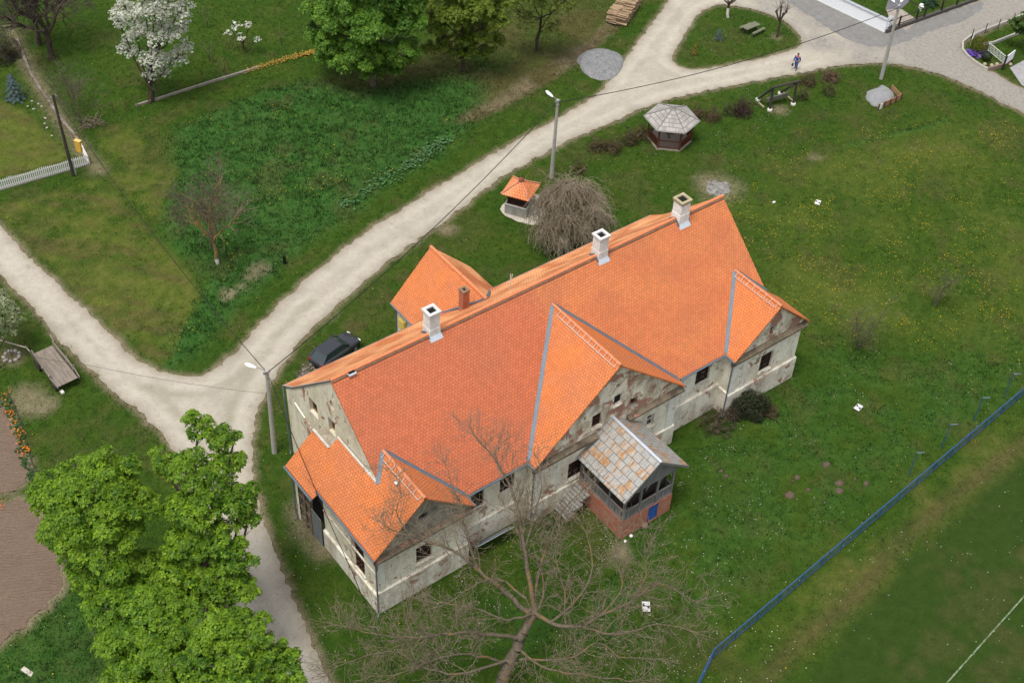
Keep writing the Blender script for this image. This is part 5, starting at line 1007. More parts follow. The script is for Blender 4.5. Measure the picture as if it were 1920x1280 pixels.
for u, v, r, h_, c_, lab in [(1120,280,.75,1.1,BR,'brown budding shrub, farthest left of the row beside the gazebo'), (1150,282,.8,1.15,BR,'brown green shrub, second from the left in the row beside the gazebo'), (1180,268,.8,1.2,BR,'brown shrub, third from the left in the row beside the gazebo'), (1205,258,.75,1.15,BR,'brown shrub against the left side of the gazebo'),
    (1308,218,.7,1.,BR,'brown shrub against the right side of the gazebo'), (1336,222,.75,1.,BR,'brown shrub between the gazebo and the purple shrub'), (1366,213,.6,.95,GRN,'greenish brown shrub touching the dark purple one'), (1391,212,.85,1.25,PUR,'dark purple round shrub left of the log frame'),
    (1505,184,.5,.85,GRN,'small green shrub right of the log frame'), (1515,158,.75,1.15,BR,'brown round shrub between the log frame and the road'), (1553,176,.65,.95,GRN,'green round shrub below the dry twiggy one'), (1556,150,.8,.9,((.10,.06,.045),(.20,.12,.085)),'dry reddish twiggy shrub near the road'), (1085,322,.6,1.1,((.05,.05,.012),(.13,.13,.03)),'round olive green shrub between the concrete lamp pole and the weeping tree')]:
    shrub(u, v, r*1.15, h_*1.1, lab, *c_, 1. if c_ is not BR else .8, True, SG)
shrub(1405, 772, 1.25, 1.9, 'dark ivy covered bush against the right gable wall', (.014, .022, .010), (.05, .065, .022), 2., True, 'bushes at the foot of the front wall', .15)
shrub(1345, 800, 1.35, 1.4, 'dead brown twiggy bush below the right gable', (.05, .035, .025), (.13, .10, .07), .35, True, 'bushes at the foot of the front wall', .12)
shrub(1372, 775, .9, 1.3, 'dark leafless bush in the corner beside the right gable', (.025, .022, .014), (.07, .06, .03), 1., True, 'bushes at the foot of the front wall', .12)
shrub(1440, 775, .8, .8, 'low reddish dry bush right of the ivy bush', (.06, .04, .025), (.15, .10, .06), .6, True, 'bushes at the foot of the front wall', .1)
shrub(1063, 978, 1.1, 1.2, 'bare scrub beside the porch steps', (.10, .085, .055), (.20, .17, .11), .15, True, 'bushes at the foot of the front wall', .08)
shrub(1018, 985, .9, 1.0, 'bare scrub at the left corner of the middle gable', (.08, .08, .04), (.18, .16, .09), .25, True, 'bushes at the foot of the front wall', .08)
shrub(10, 110, 1.6, 2.6, 'dark leafless hedge bush above the blue spruce', (.03, .028, .018), (.07, .06, .04), 1., True, None, .12)
shrub(1120, 452, 1.0, 1.0, 'dark green ground shrub at the foot of the weeping tree', (.012, .04, .012), (.04, .09, .03), 1.4, True, None, .12)
b_ = shrub(575, 712, .85, 1.2, 'small shrub with pale pink blossom beside the parked car', (.10, .10, .05), (.55, .42, .48), .6, True, None, .11)
# ================================================================ THINGS
conc = flat('pole_concrete', (.36, .345, .31), .85, 0, .22, 2.5); steel = flat('grey_steel', (.30, .31, .32), .5, .4, .15); lampM = flat('lamp_white', (.78, .79, .80), .4, 0, .05)
blk = flat('black_cable', (.012, .012, .013), .6); dkwood = wood('tarred_wood', (.035, .030, .022), (.085, .075, .055), 6, 2); greenpaint = flat('green_paint', (.02, .12, .05), .5)
POLES = [(515, 848, (500, 694, 8.05), [(466, 684, 8.35)], 'grey concrete street lamp pole beside the left end of the house'), (1034, 333, (1046, 187, 8.05), [(1030, 176, 8.35)], 'grey concrete street lamp pole behind the weeping tree'), (1652, 148, (1686, 10, 8.05), [(1672, -1, 8.3), (1692, -2, 8.3)], 'leaning grey concrete pole with two lamp heads at the road junction')]
TOPS = []
for u, v, tp_, lamps, lab in POLES:
    b = G(u, v); t_ = G(*tp_); rt = thing('street_lamp', lab, 'street lamp', (b[0], b[1], 0), 0, 'concrete street lamp poles along the road'); lean = (t_-b); lean[2] = 8.05; L = Vector(lean)
    m = MB(); m.tube((0, 0, -.1), L, .19, .115, 10); m.build('pole', conc, rt, smooth=False)
    m = MB(); m.tube(L*.975, L*.995, .155, .155, 10); m.tube(L*.93, L*.938, .15, .15, 10); m.bar(L*.97+Vector((-.25, 0, 0)), L*.97+Vector((.25, 0, 0)), .07, .07)
    for sx in (-.22, 0, .22): m.lathe([(.03, 0), (.05, .05), (.03, .09), (.045, .14), (.01, .17)], 8, L*.97+Vector((sx, 0, .03)))
    m.build('bracket', steel, rt)
    for lm in lamps:
        e = Vector(G(*lm))-Vector((b[0], b[1], 0)); d = Vector((e.x-L.x, e.y-L.y, 0)).normalized()*.01
        s = L*.985; dd = (e-s); e2 = s+dd*.62; mm = MB().path([s, s+dd*.4+Vector((0, 0, .06)), e2], .03, 6); mm.build('arm', steel, rt)
        h = MB(); ax = dd.normalized(); side = ax.cross(Vector((0, 0, 1))).normalized()
        for k, (a0, w_, hh) in enumerate(((0, .07, .05), (.15, .13, .10), (.42, .17, .12), (.62, .13, .09), (.7, .04, .03))):
            c = e2+ax*(a0*1.1-.05); ring = [c+side*w_*math.cos(t)+Vector((0, 0, 1))*hh*math.sin(t) for t in [i*math.pi/4 for i in range(8)]]; h.v += [tuple(q) for q in ring]
        h.f = [[k*8+i, k*8+(i+1) % 8, k*8+8+(i+1) % 8, k*8+8+i] for k in range(4) for i in range(8)]+[list(range(8))[::-1], list(range(32, 40))]; h.mi = [0]*len(h.f); h.uv = [None]*len(h.f); h.build('lamp_head', lampM, rt)
    TOPS.append(Vector((b[0], b[1], 0))+L*.965)
def cable(pts, sag, r, lab, n=24, name='power_cable'):
    m = MB(); P = []
    for i in range(len(pts)-1):
        a, b = Vector(pts[i]), Vector(pts[i+1])
        for k in range(n): t = k/n; P.append(a.lerp(b, t)-Vector((0, 0, 4*sag*t*(1-t))))
    P.append(Vector(pts[-1])); o = P[0].copy(); m.path([p-o for p in P], r, 5); ob = m.build(name, blk); ob.location = o; return tag(ob, lab, 'cable', None)
wb = G(138, 330); wt_ = Vector((wb[0]-.0, wb[1], 8.3))
cable([TOPS[0]+Vector((.25, .1, 0)), TOPS[1]+Vector((0, .1, 0))], 1.0, .032, 'black overhead cable from the house lamp pole to the middle lamp pole'); cable([TOPS[1]+Vector((.15, 0, 0)), TOPS[2]], 1.1, .032, 'black overhead cable from the middle lamp pole to the junction pole')
cable([TOPS[0]+Vector((0, .2, .1)), wt_-Vector((0, 0, .3))], 1.2, .026, 'thin black overhead cable crossing the meadow to the dark wooden pole')
cable([TOPS[0]+Vector((.1, -.1, -.4)), Vector(G(583, 897, 6.6)), Vector(G(660, 1070, 5.5)), Vector(G(760, 1310, 4.5))], .15, .024, 'black cable running down over the lean-to roof from the lamp pole', 10); cable([TOPS[0]+Vector((0, 0, -1.9)), Vector(G(165, 684, 5.6)), Vector(G(-60, 640, 5.5))], .25, .010, 'hair thin grey wire crossing the road junction to the left', 12)
rt = thing('utility_pole', 'tall dark wooden pole beside the white picket fence', 'pole', (wb[0], wb[1], 0)); L = Vector(G(99, 178, 8.1))-Vector((wb[0], wb[1], 0)); MB().tube((0, 0, -.1), L, .15, .10, 9).build('pole', dkwood, rt); m = MB(); m.box((.18, .06, .75), (.16, .16, 1.5)); m.build('foot_stub', conc, rt); m = MB()
for k in range(3): m.lathe([(.02, 0), (.05, .05), (.03, .1), (.01, .16)], 8, L*.98+Vector((-.2+.2*k, 0, 0)))
m.bar(L*.975+Vector((-.3, 0, 0)), L*.975+Vector((.3, 0, 0)), .06, .06); m.build('insulators', steel, rt)
# --- gazebo
gz = thing('gazebo', 'hexagonal wooden gazebo with weathered grey plank roof', 'gazebo', (46.65, 27.25, 0), RAD(-104)); hexv = lambda r, k: (r*math.cos(k*math.pi/3), r*math.sin(k*math.pi/3))
redw = wood('stained_wood', (.085, .030, .016), (.19, .075, .04), 6, 2); t = NT('grey_shingle'); u_, v_, _ = t.sep(t.uv()); b = t.n('TexBrick'); t.put(b.inputs['Vector'], t.uv()); b.inputs['Scale'].default_value = 1; b.inputs['Brick Width'].default_value = .13; b.inputs['Row Height'].default_value = .42; b.inputs['Mortar Size'].default_value = .012; b.inputs['Color1'].default_value = (.20, .185, .17, 1); b.inputs['Color2'].default_value = (.40, .375, .35, 1); b.inputs['Mortar'].default_value = (.15, .14, .13, 1); b.offset = .5
rw = t.math('FRACT', t.math('DIVIDE', v_, .42)); ln = t.math('LESS_THAN', rw, .10); n = t.noise(t.mapp(t.uv(), (14, 1.2, 1)), 1., 4, .7); c = t.mix(t.math('MULTIPLY', n, .5), b.outputs[0], (.46, .435, .40)); c = t.mix(t.math('MULTIPLY', ln, .75), c, (.05, .045, .04)); shing = t.bsdf(c, .9, t.bump(b.outputs[1], -.4, .02))
m = MB(); RE, zE, zP = 2.55, 2.28, 3.45
for k in range(6): a, b_ = hexv(RE, k), hexv(RE, k+1); m.slab([(0, 0, zP), (*a, zE), (*b_, zE)], .07)
m.build('roof', shing, gz); m = MB()
for k in range(6): a = hexv(RE*1.0, k); m.bar((0, 0, zP+.02), (a[0], a[1], zE+.02), .09, .05)
m.lathe([(.16, 0), (.12, .06), (.02, .12)], 6, (0, 0, zP)); m.build('ridge_cap', wood('grey_cap', (.16, .15, .14), (.32, .31, .29)), gz)
RP = 1.95
for k in range(6): a = hexv(RP, k); MB().box((a[0], a[1], 1.2), (.13, .13, 2.3), k*math.pi/3).build('post', redw, gz)
m = MB(); m.prism([hexv(RP+.12, k) for k in range(6)], 0, .12); m.build('floor', flat('gazebo_floor', (.30, .25, .20), .9, 0, .3), gz)
m = MB()
for k in range(6): m.bar((*hexv(RP, k), 2.22), (*hexv(RP, k+1), 2.22), .10, .14)
m.build('ring_beam', redw, gz)
for k in range(6):
    if k == 3: continue
    a, b_ = Vector((*hexv(RP, k), 0)), Vector((*hexv(RP, k+1), 0)); m = MB(); m.bar(a+Vector((0, 0, .95)), b_+Vector((0, 0, .95)), .09, .07); m.bar(a+Vector((0, 0, .25)), b_+Vector((0, 0, .25)), .06, .06)
    for i in range(1, 11): q = a.lerp(b_, i/11); m.bar(q+Vector((0, 0, .28)), q+Vector((0, 0, .92)), .11, .025, up=(b_-a).normalized())
    m.build('railing', redw, gz)
m = MB(); m.box((0, 0, .85), (.95, .95, .06)); m.box((0, 0, .48), (.14, .14, .72)); m.build('table', wood('table_wood', (.14, .10, .07), (.27, .21, .16)), gz)
# --- well house
wh = thing('well_house', 'small square well house with orange pyramid roof on concrete base', 'well', (29.22, 26.62, 0), RAD(31.5)); m = MB(); m.box((0, 0, .5), (2.1, 1.95, 1.0)); m.build('base', plaster('well_concrete', (.34, .33, .30), (.19, .18, .155), 0, .7, 61), wh)
m = MB(); m.box((0, 0, 1.03), (2.18, 2.03, .07)); m.build('coping', flat('coping', (.46, .45, .41), .85), wh); dkb = flat('dark_boarding', (.028, .014, .010), .7, 0, .4, 6)
m = MB(); m.box((0, 0, 1.66), (1.66, 1.5, 1.18)); m.build('boarding', dkb, wh); m = MB()
for sx in (-.85, .85):
    for sy in (-.77, .77): m.box((sx, sy, 1.68), (.10, .10, 1.2))
for sy in (-.80, .80): m.box((0, sy, 1.12), (1.9, .12, .10))
for sx in (-.90, .90): m.box((sx, 0, 1.125), (.12, 1.7, .10))
m.build('frame', wood('dark_frame', (.05, .02, .014), (.10, .045, .03)), wh)
m = MB(); a = 1.33; b_ = 1.26; zE, zP = 2.18, 3.05; cs = [(-a, -b_, zE), (a, -b_, zE), (a, b_, zE), (-a, b_, zE)]
for k in range(4): m.slab([(0, 0, zP), cs[k], cs[(k+1) % 4]], .07)
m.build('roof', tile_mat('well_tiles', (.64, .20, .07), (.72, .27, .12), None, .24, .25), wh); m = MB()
for k in range(4): m.bar((0, 0, zP+.04), (cs[k][0], cs[k][1], zE+.04), .13, .06)
m.build('ridge_cap', flat('hip_tile', (.48, .21, .13), .7), wh); MB().lathe([(.24, -.05), (.24, .06), (.15, .10), (.20, .17), (.13, .23), (.05, .27), (.02, .42)], 12, (0, 0, zP)).build('finial', flat('finial_brown', (.22, .06, .04), .6), wh)
sh = sheet('concrete_apron', [ragged(GP([(934,398),(958,368),(1010,360),(1030,392),(1012,425),(975,418)]), .12, 77)], .055, stripM); sh.data.materials[0] = flat('pale_concrete', (.44, .40, .34), .9, 0, .25, 1.2); tag(sh, 'pale concrete apron around the small well house', 'paving')
# --- log frame (swing)
A = [Vector((*G(u, v)[:2], 0)) for u, v in ((1443, 207), (1487, 196), (1421, 188), (1463, 176))]; ctr = (A[0]+A[1]+A[2]+A[3])/4
sw = thing('log_swing_frame', 'dark log frame with slanting struts and a hanging bench on the grass bank', 'swing', tuple(ctr)); A = [a-ctr for a in A]; tp0 = A[0]+Vector((0, .1, 2.45)); tp1 = A[1]+Vector((0, .1, 2.45)); dx = (tp1-tp0).normalized()
MB().tube(tp0-dx*.25, tp1+dx*.3, .13, .12, 9).build('beam', dkwood, sw)
for a, tq in ((A[0], tp0), (A[1], tp1)): MB().tube(a+Vector((0, 0, .15)), tq, .12, .11, 9).build('post', dkwood, sw)
for a, tq in ((A[2], tp0), (A[3], tp1)): MB().tube(a+Vector((0, 0, .15)), tq-Vector((0, 0, .1)), .12, .11, 9).build('strut', dkwood, sw)
for a in A: MB().lathe([(.26, 0), (.24, .15), (.14, .2)], 10, a).build('footing', flat('white_footing', (.60, .56, .51), .9) if 'white_footing' not in bpy.data.materials else bpy.data.materials['white_footing'], sw)
m = MB(); s0 = A[0].lerp(A[2], .45)+dx*.15; s1 = A[1].lerp(A[3], .45)-dx*.3; m.bar(s0+Vector((0, 0, .6)), s1+Vector((0, 0, .6)), .5, .07); m.bar(s0+Vector((0, -.26, .8)), s1+Vector((0, -.26, .8)), .06, .36); m.build('bench', wood('bench_grey', (.10, .09, .08), (.2, .19, .17)), sw)
m = MB(); [m.tube(s_+Vector((0, 0, .62)), t_, .02, .02, 5) for s_, t_ in ((s0, tp0+dx*.2), (s1, tp1-dx*.25))]; m.build('chain', steel, sw)
m = MB(); m.bar(A[1]+Vector((.2, 0, .15)), A[3]+Vector((.2, .0, .15)), .14, .1); m.bar(A[0].lerp(A[2], .3)+Vector((-.3, 0, .1)), A[0].lerp(A[2], .75)+Vector((-.3, 0, .1)), .14, .1); m.build('ground_plank', wood('pale_plank', (.33, .25, .17), (.5, .40, .29)), sw)
MB().tube(A[2]-dx*.7+Vector((0, -.2, .05)), tp0+Vector((-.05, .2, -.05)), .035, .035, 6).build('green_pole', greenpaint, sw); MB().tube(tp1+dx*.25, A[1]+dx*1.5+Vector((0, .6, .0)), .015, .015, 5).build('guy_rope', blk, sw)
# --- gravel heaps
def heap(name, poly, h, m_, lab, cat, seed=1):
    P = ragged(poly, .38 if name == 'ash_heap' else .12, seed); c = P.mean(0); n = 60; lo = P.min(0)-.3; hi = P.max(0)+.3; xs_ = np.linspace(lo[0], hi[0], n); ys = np.linspace(lo[1], hi[1], n); X_, Y_ = np.meshgrid(xs_, ys, indexing='ij'); d = -sdf(X_.ravel(), Y_.ravel(), P); mx = d.max()
    z = h*(1-np.exp(-np.clip(d, 0, 9)/(mx*.38)))/.93+(fbm(X_.ravel(), Y_.ravel(), .5, seed, 3)-.5)*.14*np.clip(d/.4, 0, 1); z = np.where(d < 0, -.06+np.clip(d, -.3, 0)*.5, z+.02)
    ii = np.arange(n*n).reshape(n, n); F_ = np.stack([ii[:-1, :-1], ii[1:, :-1], ii[1:, 1:], ii[:-1, 1:]], -1).reshape(-1, 4); F_ = F_[(d[F_] > -.15).any(1)]
    o = obj(name, npmesh(name, np.c_[X_.ravel()-c[0], Y_.ravel()-c[1], z], F_, None, True), m_); o.location = (c[0], c[1], 0); return tag(o, lab, cat)
t, c, nb = gravel('heap_gravel', (.09, .09, .092), (.24, .24, .242), (.13, .13, .13), 1); v_ = t.voro(t.pos(), 7., 'F1', 'Color'); c = t.mix(t.math('MULTIPLY', t.rgb(v_)[0], .55), c, (.32, .32, .325)); heapM = t.bsdf(c, .95, t.bump(t.voro(t.pos(), 7.), .9, .08))
heap('gravel_heap', GP([(1085,112),(1094,98),(1115,92),(1140,93),(1160,100),(1170,112),(1166,132),(1155,146),(1135,152),(1110,148),(1092,135)]), .55, heapM, 'round heap of grey gravel between the ditch and the gravel road', 'gravel heap', 3)
t, c, nb = gravel('fine_gravel', (.17, .172, .175), (.30, .30, .30), (.24, .232, .225)); heap('gravel_heap', GP([(1620,175),(1632,168),(1648,165),(1652,158),(1668,168),(1684,184),(1645,204),(1628,194)]), .5, t.bsdf(c, .95, nb), 'pale grey gravel heap held by boards below the junction pole', 'gravel heap', 4)
q0, q1, q2 = (Vector((*G(u, v)[:2], 0)) for u, v in ((1645, 207), (1688, 187), (1670, 168))); rt = thing('plank_barrier', 'low barrier of brown boards holding the pale gravel heap', 'barrier', tuple(q0)); brd = wood('raw_boards', (.26, .14, .07), (.45, .27, .15)); q1 -= q0; q2 -= q0; m = MB(); m.bar((0, 0, .32), q1+Vector((0, 0, .32)), .05, .58); m.bar(q1+Vector((0, 0, .32)), q2+Vector((0, 0, .32)), .05, .5); m.build('boards', brd, rt); m = MB()
for k in range(5): p = q1*(k/4); m.box(p+Vector((.03, -.07, .34)), (.09, .08, .72))
m.pieces('stake', wood('dark_stakes', (.05, .03, .02), (.12, .08, .05)), rt); e = q1.normalized(); MB().bar(e*.05+Vector((.03, -.06, .34)), e*.5+Vector((.03, -.06, .34)), .03, .6).build('white_panel', whiteM, rt)
# --- picnic table and benches
def slab_bench(name, lab, cat, p, q, w_, h, th=.07):
    p, q = Vector(p), Vector(q); c = (p+q)/2; rt = thing(name, lab, cat, (c.x, c.y, 0), math.atan2(q.y-p.y, q.x-p.x)); L = (q-p).length; m = MB()
    for k in range(3): m.box((0, -w_/3+k*w_/3, h-th/2), (L, w_/3-.012, th))
    m.build('seat' if cat == 'bench' else 'tabletop', wood('mossy_wood', (.11, .12, .075), (.24, .24, .17), 6, 0) if 'mossy_wood' not in bpy.data.materials else bpy.data.materials['mossy_wood'], rt)
    for sx in (-1, 1):
        m = MB(); m.bar((sx*L*.36, -w_*.4, 0), (sx*L*.36, w_*.15, h-th), .10, .10); m.bar((sx*L*.36+.11, w_*.4, 0), (sx*L*.36+.11, -w_*.15, h-th), .10, .10); m.build('leg', dkwood, rt)
g_ = lambda u, v, z: Vector((*G(u, v, z)[:2], 0))
slab_bench('picnic_table', 'weathered wooden picnic table on the grass island', 'table', (g_(1396, 53, .75)), (g_(1421, 43, .75)), .78, .75)
slab_bench('bench', 'weathered wooden bench behind the picnic table', 'bench', g_(1388, 52, .45), g_(1410, 43, .45), .32, .45); slab_bench('bench', 'weathered wooden bench in front of the picnic table', 'bench', g_(1412, 63, .45), g_(1434, 52, .45), .32, .45)
# --- firewood stack: single split logs
lm = wood('split_log', (.26, .17, .10), (.50, .37, .24), 6, 0); m = MB(); m.add([(-.55, -.09, -.06), (.55, -.08, -.05), (.55, .09, -.06), (-.55, .08, -.05), (-.55, 0, .10), (.55, .02, .09), (-.54, -.07, .05), (.55, .09, .04)], [(3, 2, 1, 0), (0, 1, 5, 4), (2, 3, 4, 5), (0, 4, 3), (1, 2, 5)]); m.v = m.v[:6]; lme = m.mesh('log'); lme.materials.append(lm)
e0 = np.array(G(1143, 44)[:2]); e1 = np.array(G(1166, 50)[:2]); far = np.array(G(1196, -14)[:2]); dr = far-(e0+e1)/2; dr /= np.linalg.norm(dr); nr = np.array([dr[1], -dr[0]]); c0 = (e0+e1)/2; first = None; k = 0
for i in range(26):
    for j in range(7):
        for side in (-.52, .52):
            p = c0+dr*(.15+i*.2)+nr*(side+R_.uniform(-.08, .08)); z = .08+j*.165+R_.uniform(-.02, .02)
            if j == 6 and R_.random() < .35: continue
            ob = bpy.data.objects.new('split_log', lme) if first is None else first.copy(); first = first or ob; COL.objects.link(ob); ob.location = (p[0], p[1], z); along = j % 3 == 1 and i < 2
            ob.rotation_euler = (R_.uniform(0, 6.28), R_.uniform(-.06, .06), math.atan2(nr[1], nr[0])+R_.uniform(-.12, .12)); ob.scale = (R_.uniform(.85, 1.05), R_.uniform(.8, 1.25), R_.uniform(.8, 1.25)); k += 1
            tag(ob, 'split firewood log in the tall stack at the top edge', 'firewood', 'split logs in the firewood stack')
print('logs', k)
# --- wagon
rt = thing('farm_wagon', 'old wooden farm wagon with tilted plank bed on the grass', 'wagon', (-10.05, 30.0, 0), math.atan2(G(135, 712, .8)[1]-G(85, 652, .8)[1], G(135, 712, .8)[0]-G(85, 652, .8)[0])); ww = wood('wagon_wood', (.155, .125, .10), (.33, .285, .24), 6, 0); m = MB(); L = 3.9
for k in range(5): m.bar((-L/2, -.6+.3*k, .95), (L/2, -.6+.3*k, .70), .285, .05)
m.build('bed', ww, rt); wd = wood('wagon_side', (.17, .14, .11), (.40, .35, .30), 6, 0)
for s in (-1, 1):
    m = MB(); m.bar((-L/2+.1, s*.80, 1.28), (L/2-.9, s*.86, .98), .05, .45); m.build('side_board', wd, rt); m = MB()
    for x in (-L/2+.15, 0, L/2-.85): m.bar((x, s*.74, .55), (x, s*.95, 1.55 if x < -1 else 1.25), .07, .09)
    m.bar((-L/2-.55, s*.95, 1.45), (-L/2+.2, s*.90, 1.35), .06, .10); m.bar((L/2-.9, s*.9, 1.0), (L/2+.15, s*.82, .78), .05, .26); m.build('stake', wd, rt)
    for x in (-1.3, 1.25):
        r = .40; w_ = MB(); n = 20
        for i in range(n): a0 = 6.2832*i/n; a1 = 6.2832*(i+1)/n; w_.bar((x+r*math.cos(a0), s*.88, r+r*math.sin(a0)), (x+r*math.cos(a1), s*.88, r+r*math.sin(a1)), .07, .07, up=(0, 1, 0))
        o = w_.build('wheel', dkwood, rt); w_ = MB()
        for i in range(8): a0 = 6.2832*i/8; w_.bar((x, s*.88, r), (x+r*math.cos(a0), s*.88, r+r*math.sin(a0)), .05, .04)
        w_.tube((x, s*.80, r), (x, s*.96, r), .09, .08, 10); w_.build('spokes', dkwood, o)
m = MB(); [m.box((x, 0, .40), (.12, 1.7, .12)) for x in (-1.3, 1.25)]; m.bar((-1.3, 0, .48), (1.25, 0, .42), .12, .14); m.build('axle', dkwood, rt); m = MB(); m.box((L/2+.1, -.62, .2), (.32, .22, .16)); m.build('chock', stripM2, rt)
# --- bits on the left: rail, sapling with stone ring, plank, edging
a, b_ = Vector(G(-12, 634, 1.1)), Vector(G(47, 651, 1.1)); o = MB().bar((0, 0, 0), b_-a, .07, .06).build('rail', wood('pale_rail', (.40, .33, .27), (.60, .52, .44), 6, 0)); o.location = a; tag(o, 'pale wooden rail sticking in from the left edge above the wagon', 'rail')
gq = G(22, 668); rt, tp, o = bare_tree('sapling', 'thin sapling standing in a ring of stones at the left edge', 22, 668, 2.4, .035, 3, dict(PB, kids=(1.2, 1, 1, 1)), barkDark, None, 0, 2, .5)
for k in range(9):
    a = k*.698; s = MB().lathe([(.11, 0), (.14, .06), (.10, .14), (.03, .17)], 7).build('stone', flat('ring_stone', (.36, .33, .29), .9) if 'ring_stone' not in bpy.data.materials else bpy.data.materials['ring_stone']); s.location = (gq[0]+.55*math.cos(a), gq[1]+.55*math.sin(a), 0); s.rotation_euler.z = k*1.3; s.scale.x = 1+.3*(k % 3); tag(s, 'rough pale stone in the ring around the thin sapling', 'stone', 'stones ringing the sapling')
a, b_ = Vector(G(42, 1252, .12)), Vector(G(76, 1275, .12)); o = MB().bar((0, 0, 0), b_-a, .28, .09).build('plank', wood('grey_plank', (.40, .36, .31), (.62, .57, .5), 6, 0)); o.location = a; tag(o, 'pale weathered plank lying in the grass at the bottom left', 'plank')
edge = GP([(6,742),(20,768),(32,800),(42,838),(50,868),(66,905)]); x = []; y = []
for (u, v, n) in ((10,745,9),(14,762,6),(18,775,14),(22,782,10),(26,797,8),(33,810,10),(40,822,12),(45,838,10),(50,851,8),(54,846,8),(63,957,0),(2,950,9)):
    g1 = G(u, v); x += list(g1[0]+RNG.normal(0, .22, n)); y += list(g1[1]+RNG.normal(0, .22, n))
n = len(x); specks('orange_flowers', np.array(x), np.array(y), np.full(n, .22)+RNG.uniform(-.08, .1, n), .062, np.tile([.62, .17, .008], (n, 1))*RNG.uniform(.7, 1.2, (n, 1)), petalM)
n = 220; tt = RNG.random(n)*(len(edge)-1); k = np.clip(tt.astype(int), 0, len(edge)-2); q = edge[k]+(edge[k+1]-edge[k])*(tt-k)[:, None]+RNG.normal(0, .2, (n, 2)); specks('flower_border_leaves', q[:, 0], q[:, 1], RNG.uniform(.05, .2, n), .11, np.tile([.03, .085, .02], (n, 1))*RNG.uniform(.6, 1.5, (n, 1)), tuftM)
m = MB(); e = edge-edge[0]+.25*0; m.path([(p[0]+.35, p[1]+.1, .04) for p in e], .05, 5); o = m.build('bed_edging', dkwood); o.location = (edge[0][0], edge[0][1], 0); tag(o, 'thin dark edging along the orange flower bed', 'edging')
# --- white picket fence
def picket(lab, p, q, h0, m_=whiteM):
    p, q = Vector((*p, 0)), Vector((*q, 0)); L = (q-p).length; rt = thing('picket_fence', lab, 'fence', tuple(p), math.atan2(q.y-p.y, q.x-p.x), 'white picket fence panels'); n = int(L/.17); m = MB()
    for i in range(n+1):
        x = L*i/n; sag = .12*math.sin(math.pi*((i % 16)/16)); h = h0-sag; m.add([(x-.05, -.012, .12), (x+.05, -.012, .12), (x+.05, -.012, h-.08), (x, -.012, h), (x-.05, -.012, h-.08), (x-.05, .012, .12), (x+.05, .012, .12), (x+.05, .012, h-.08), (x, .012, h), (x-.05, .012, h-.08)], [(0, 1, 2, 3, 4), (9, 8, 7, 6, 5), (0, 5, 6, 1), (1, 6, 7, 2), (2, 7, 8, 3), (3, 8, 9, 4), (4, 9, 5, 0)])
    m.build('pickets', m_, rt); m = MB(); [m.bar((0, .04, z), (L, .04, z), .04, .07) for z in (.28, h0-.3)]; m.build('rail', m_, rt); MB().box((L/2, .06, .06), (L, .18, .12)).build('footing', flat('dirty_footing', (.26, .24, .21), .9) if 'dirty_footing' not in bpy.data.materials else bpy.data.materials['dirty_footing'], rt)
    return rt
pA, pB, pC = G(-40, 369)[:2], G(168, 309)[:2], G(157, 287)[:2]; picket('long white picket fence at the left edge in front of the mown lawn', pA, pB, 1.15); rt = picket('short white picket fence piece at the corner beside the yellow box', pB, pC, 1.1)
pD = G(150, 284); rt = thing('yellow_box', 'yellow post box shaped board at the end of the white picket fence', 'box', (pD[0], pD[1], 0), .5); MB().box((0, 0, .55), (.30, .55, 1.1)).build('body', flat('ochre_paint', (.62, .36, .06), .6, 0, .2, 4), rt); MB().box((0, 0, 1.13), (.36, .62, .06)).build('lid', flat('ochre_pale', (.68, .45, .14), .6), rt)
# --- low kerb, wire fence, yellow flowers of the orchard edge
kp = GP([(255,200),(300,186),(350,170),(400,154),(440,142),(485,128)]); rt = MB()
for i in range(len(kp)-1): a = kp[i]-kp[0]; b_ = kp[i+1]-kp[0]; rt.bar((a[0], a[1], .1), (b_[0], b_[1], .1), .16, .24)
o = rt.build('low_wall', flat('old_kerb', (.25, .22, .185), .9, 0, .35, 2)); o.location = (kp[0][0], kp[0][1], 0); tag(o, 'long low stone kerb along the orchard edge under the white tree', 'low wall')
fp = [(190,218),(213,213),(237,209),(258,203),(280,195),(300,180),(337,172),(380,155),(423,142),(470,132),(515,118),(560,106)]; P = GP(fp); o = thing('wire_fence', 'wire fence with thin rusty posts along the orchard edge', 'fence', (P[0][0], P[0][1], 0)); rusty = flat('rusty_post', (.12, .06, .035), .8, 0, .4, 5)
for i, p in enumerate(P-P[0]): MB().tube((p[0], p[1], 0), (p[0]+.03, p[1], 1.25), .035 if i != 4 else .08, .03 if i != 4 else .07, 6).build('post', rusty, o)
m = MB()
for z in (.3, .75, 1.15): m.path([(p[0], p[1], z) for p in P-P[0]], .004, 4)
m.build('wire', rusty, o)
yp = GP([(455,138),(480,130),(510,120),(545,110),(575,102),(595,97)]); n = 620; tt = RNG.random(n)**.7*(len(yp)-1); k = np.clip(tt.astype(int), 0, len(yp)-2); q = yp[k]+(yp[k+1]-yp[k])*(tt-k)[:, None]+RNG.normal(0, .2, (n, 2)); specks('yellow_flowers', q[:, 0], q[:, 1], RNG.uniform(.05, .25, n), .065, np.tile([.46, .28, .05], (n, 1))*RNG.uniform(.6, 1.2, (n, 1)), petalM)
sp = GP([(32,75),(58,140),(82,178),(112,222),(150,268)]); m = MB()
for i in range(len(sp)-1): a = sp[i]-sp[0]; b_ = sp[i+1]-sp[0]; m.bar((a[0], a[1], .18), (b_[0], b_[1], .08), .26, .2)
o = m.build('low_wall', plaster('field_wall', (.25, .21, .17), (.07, .055, .04), .1, 1., 71)); o.location = (sp[0][0], sp[0][1], 0); tag(o, 'crumbling low wall between the left lawn and the orchard', 'low wall')
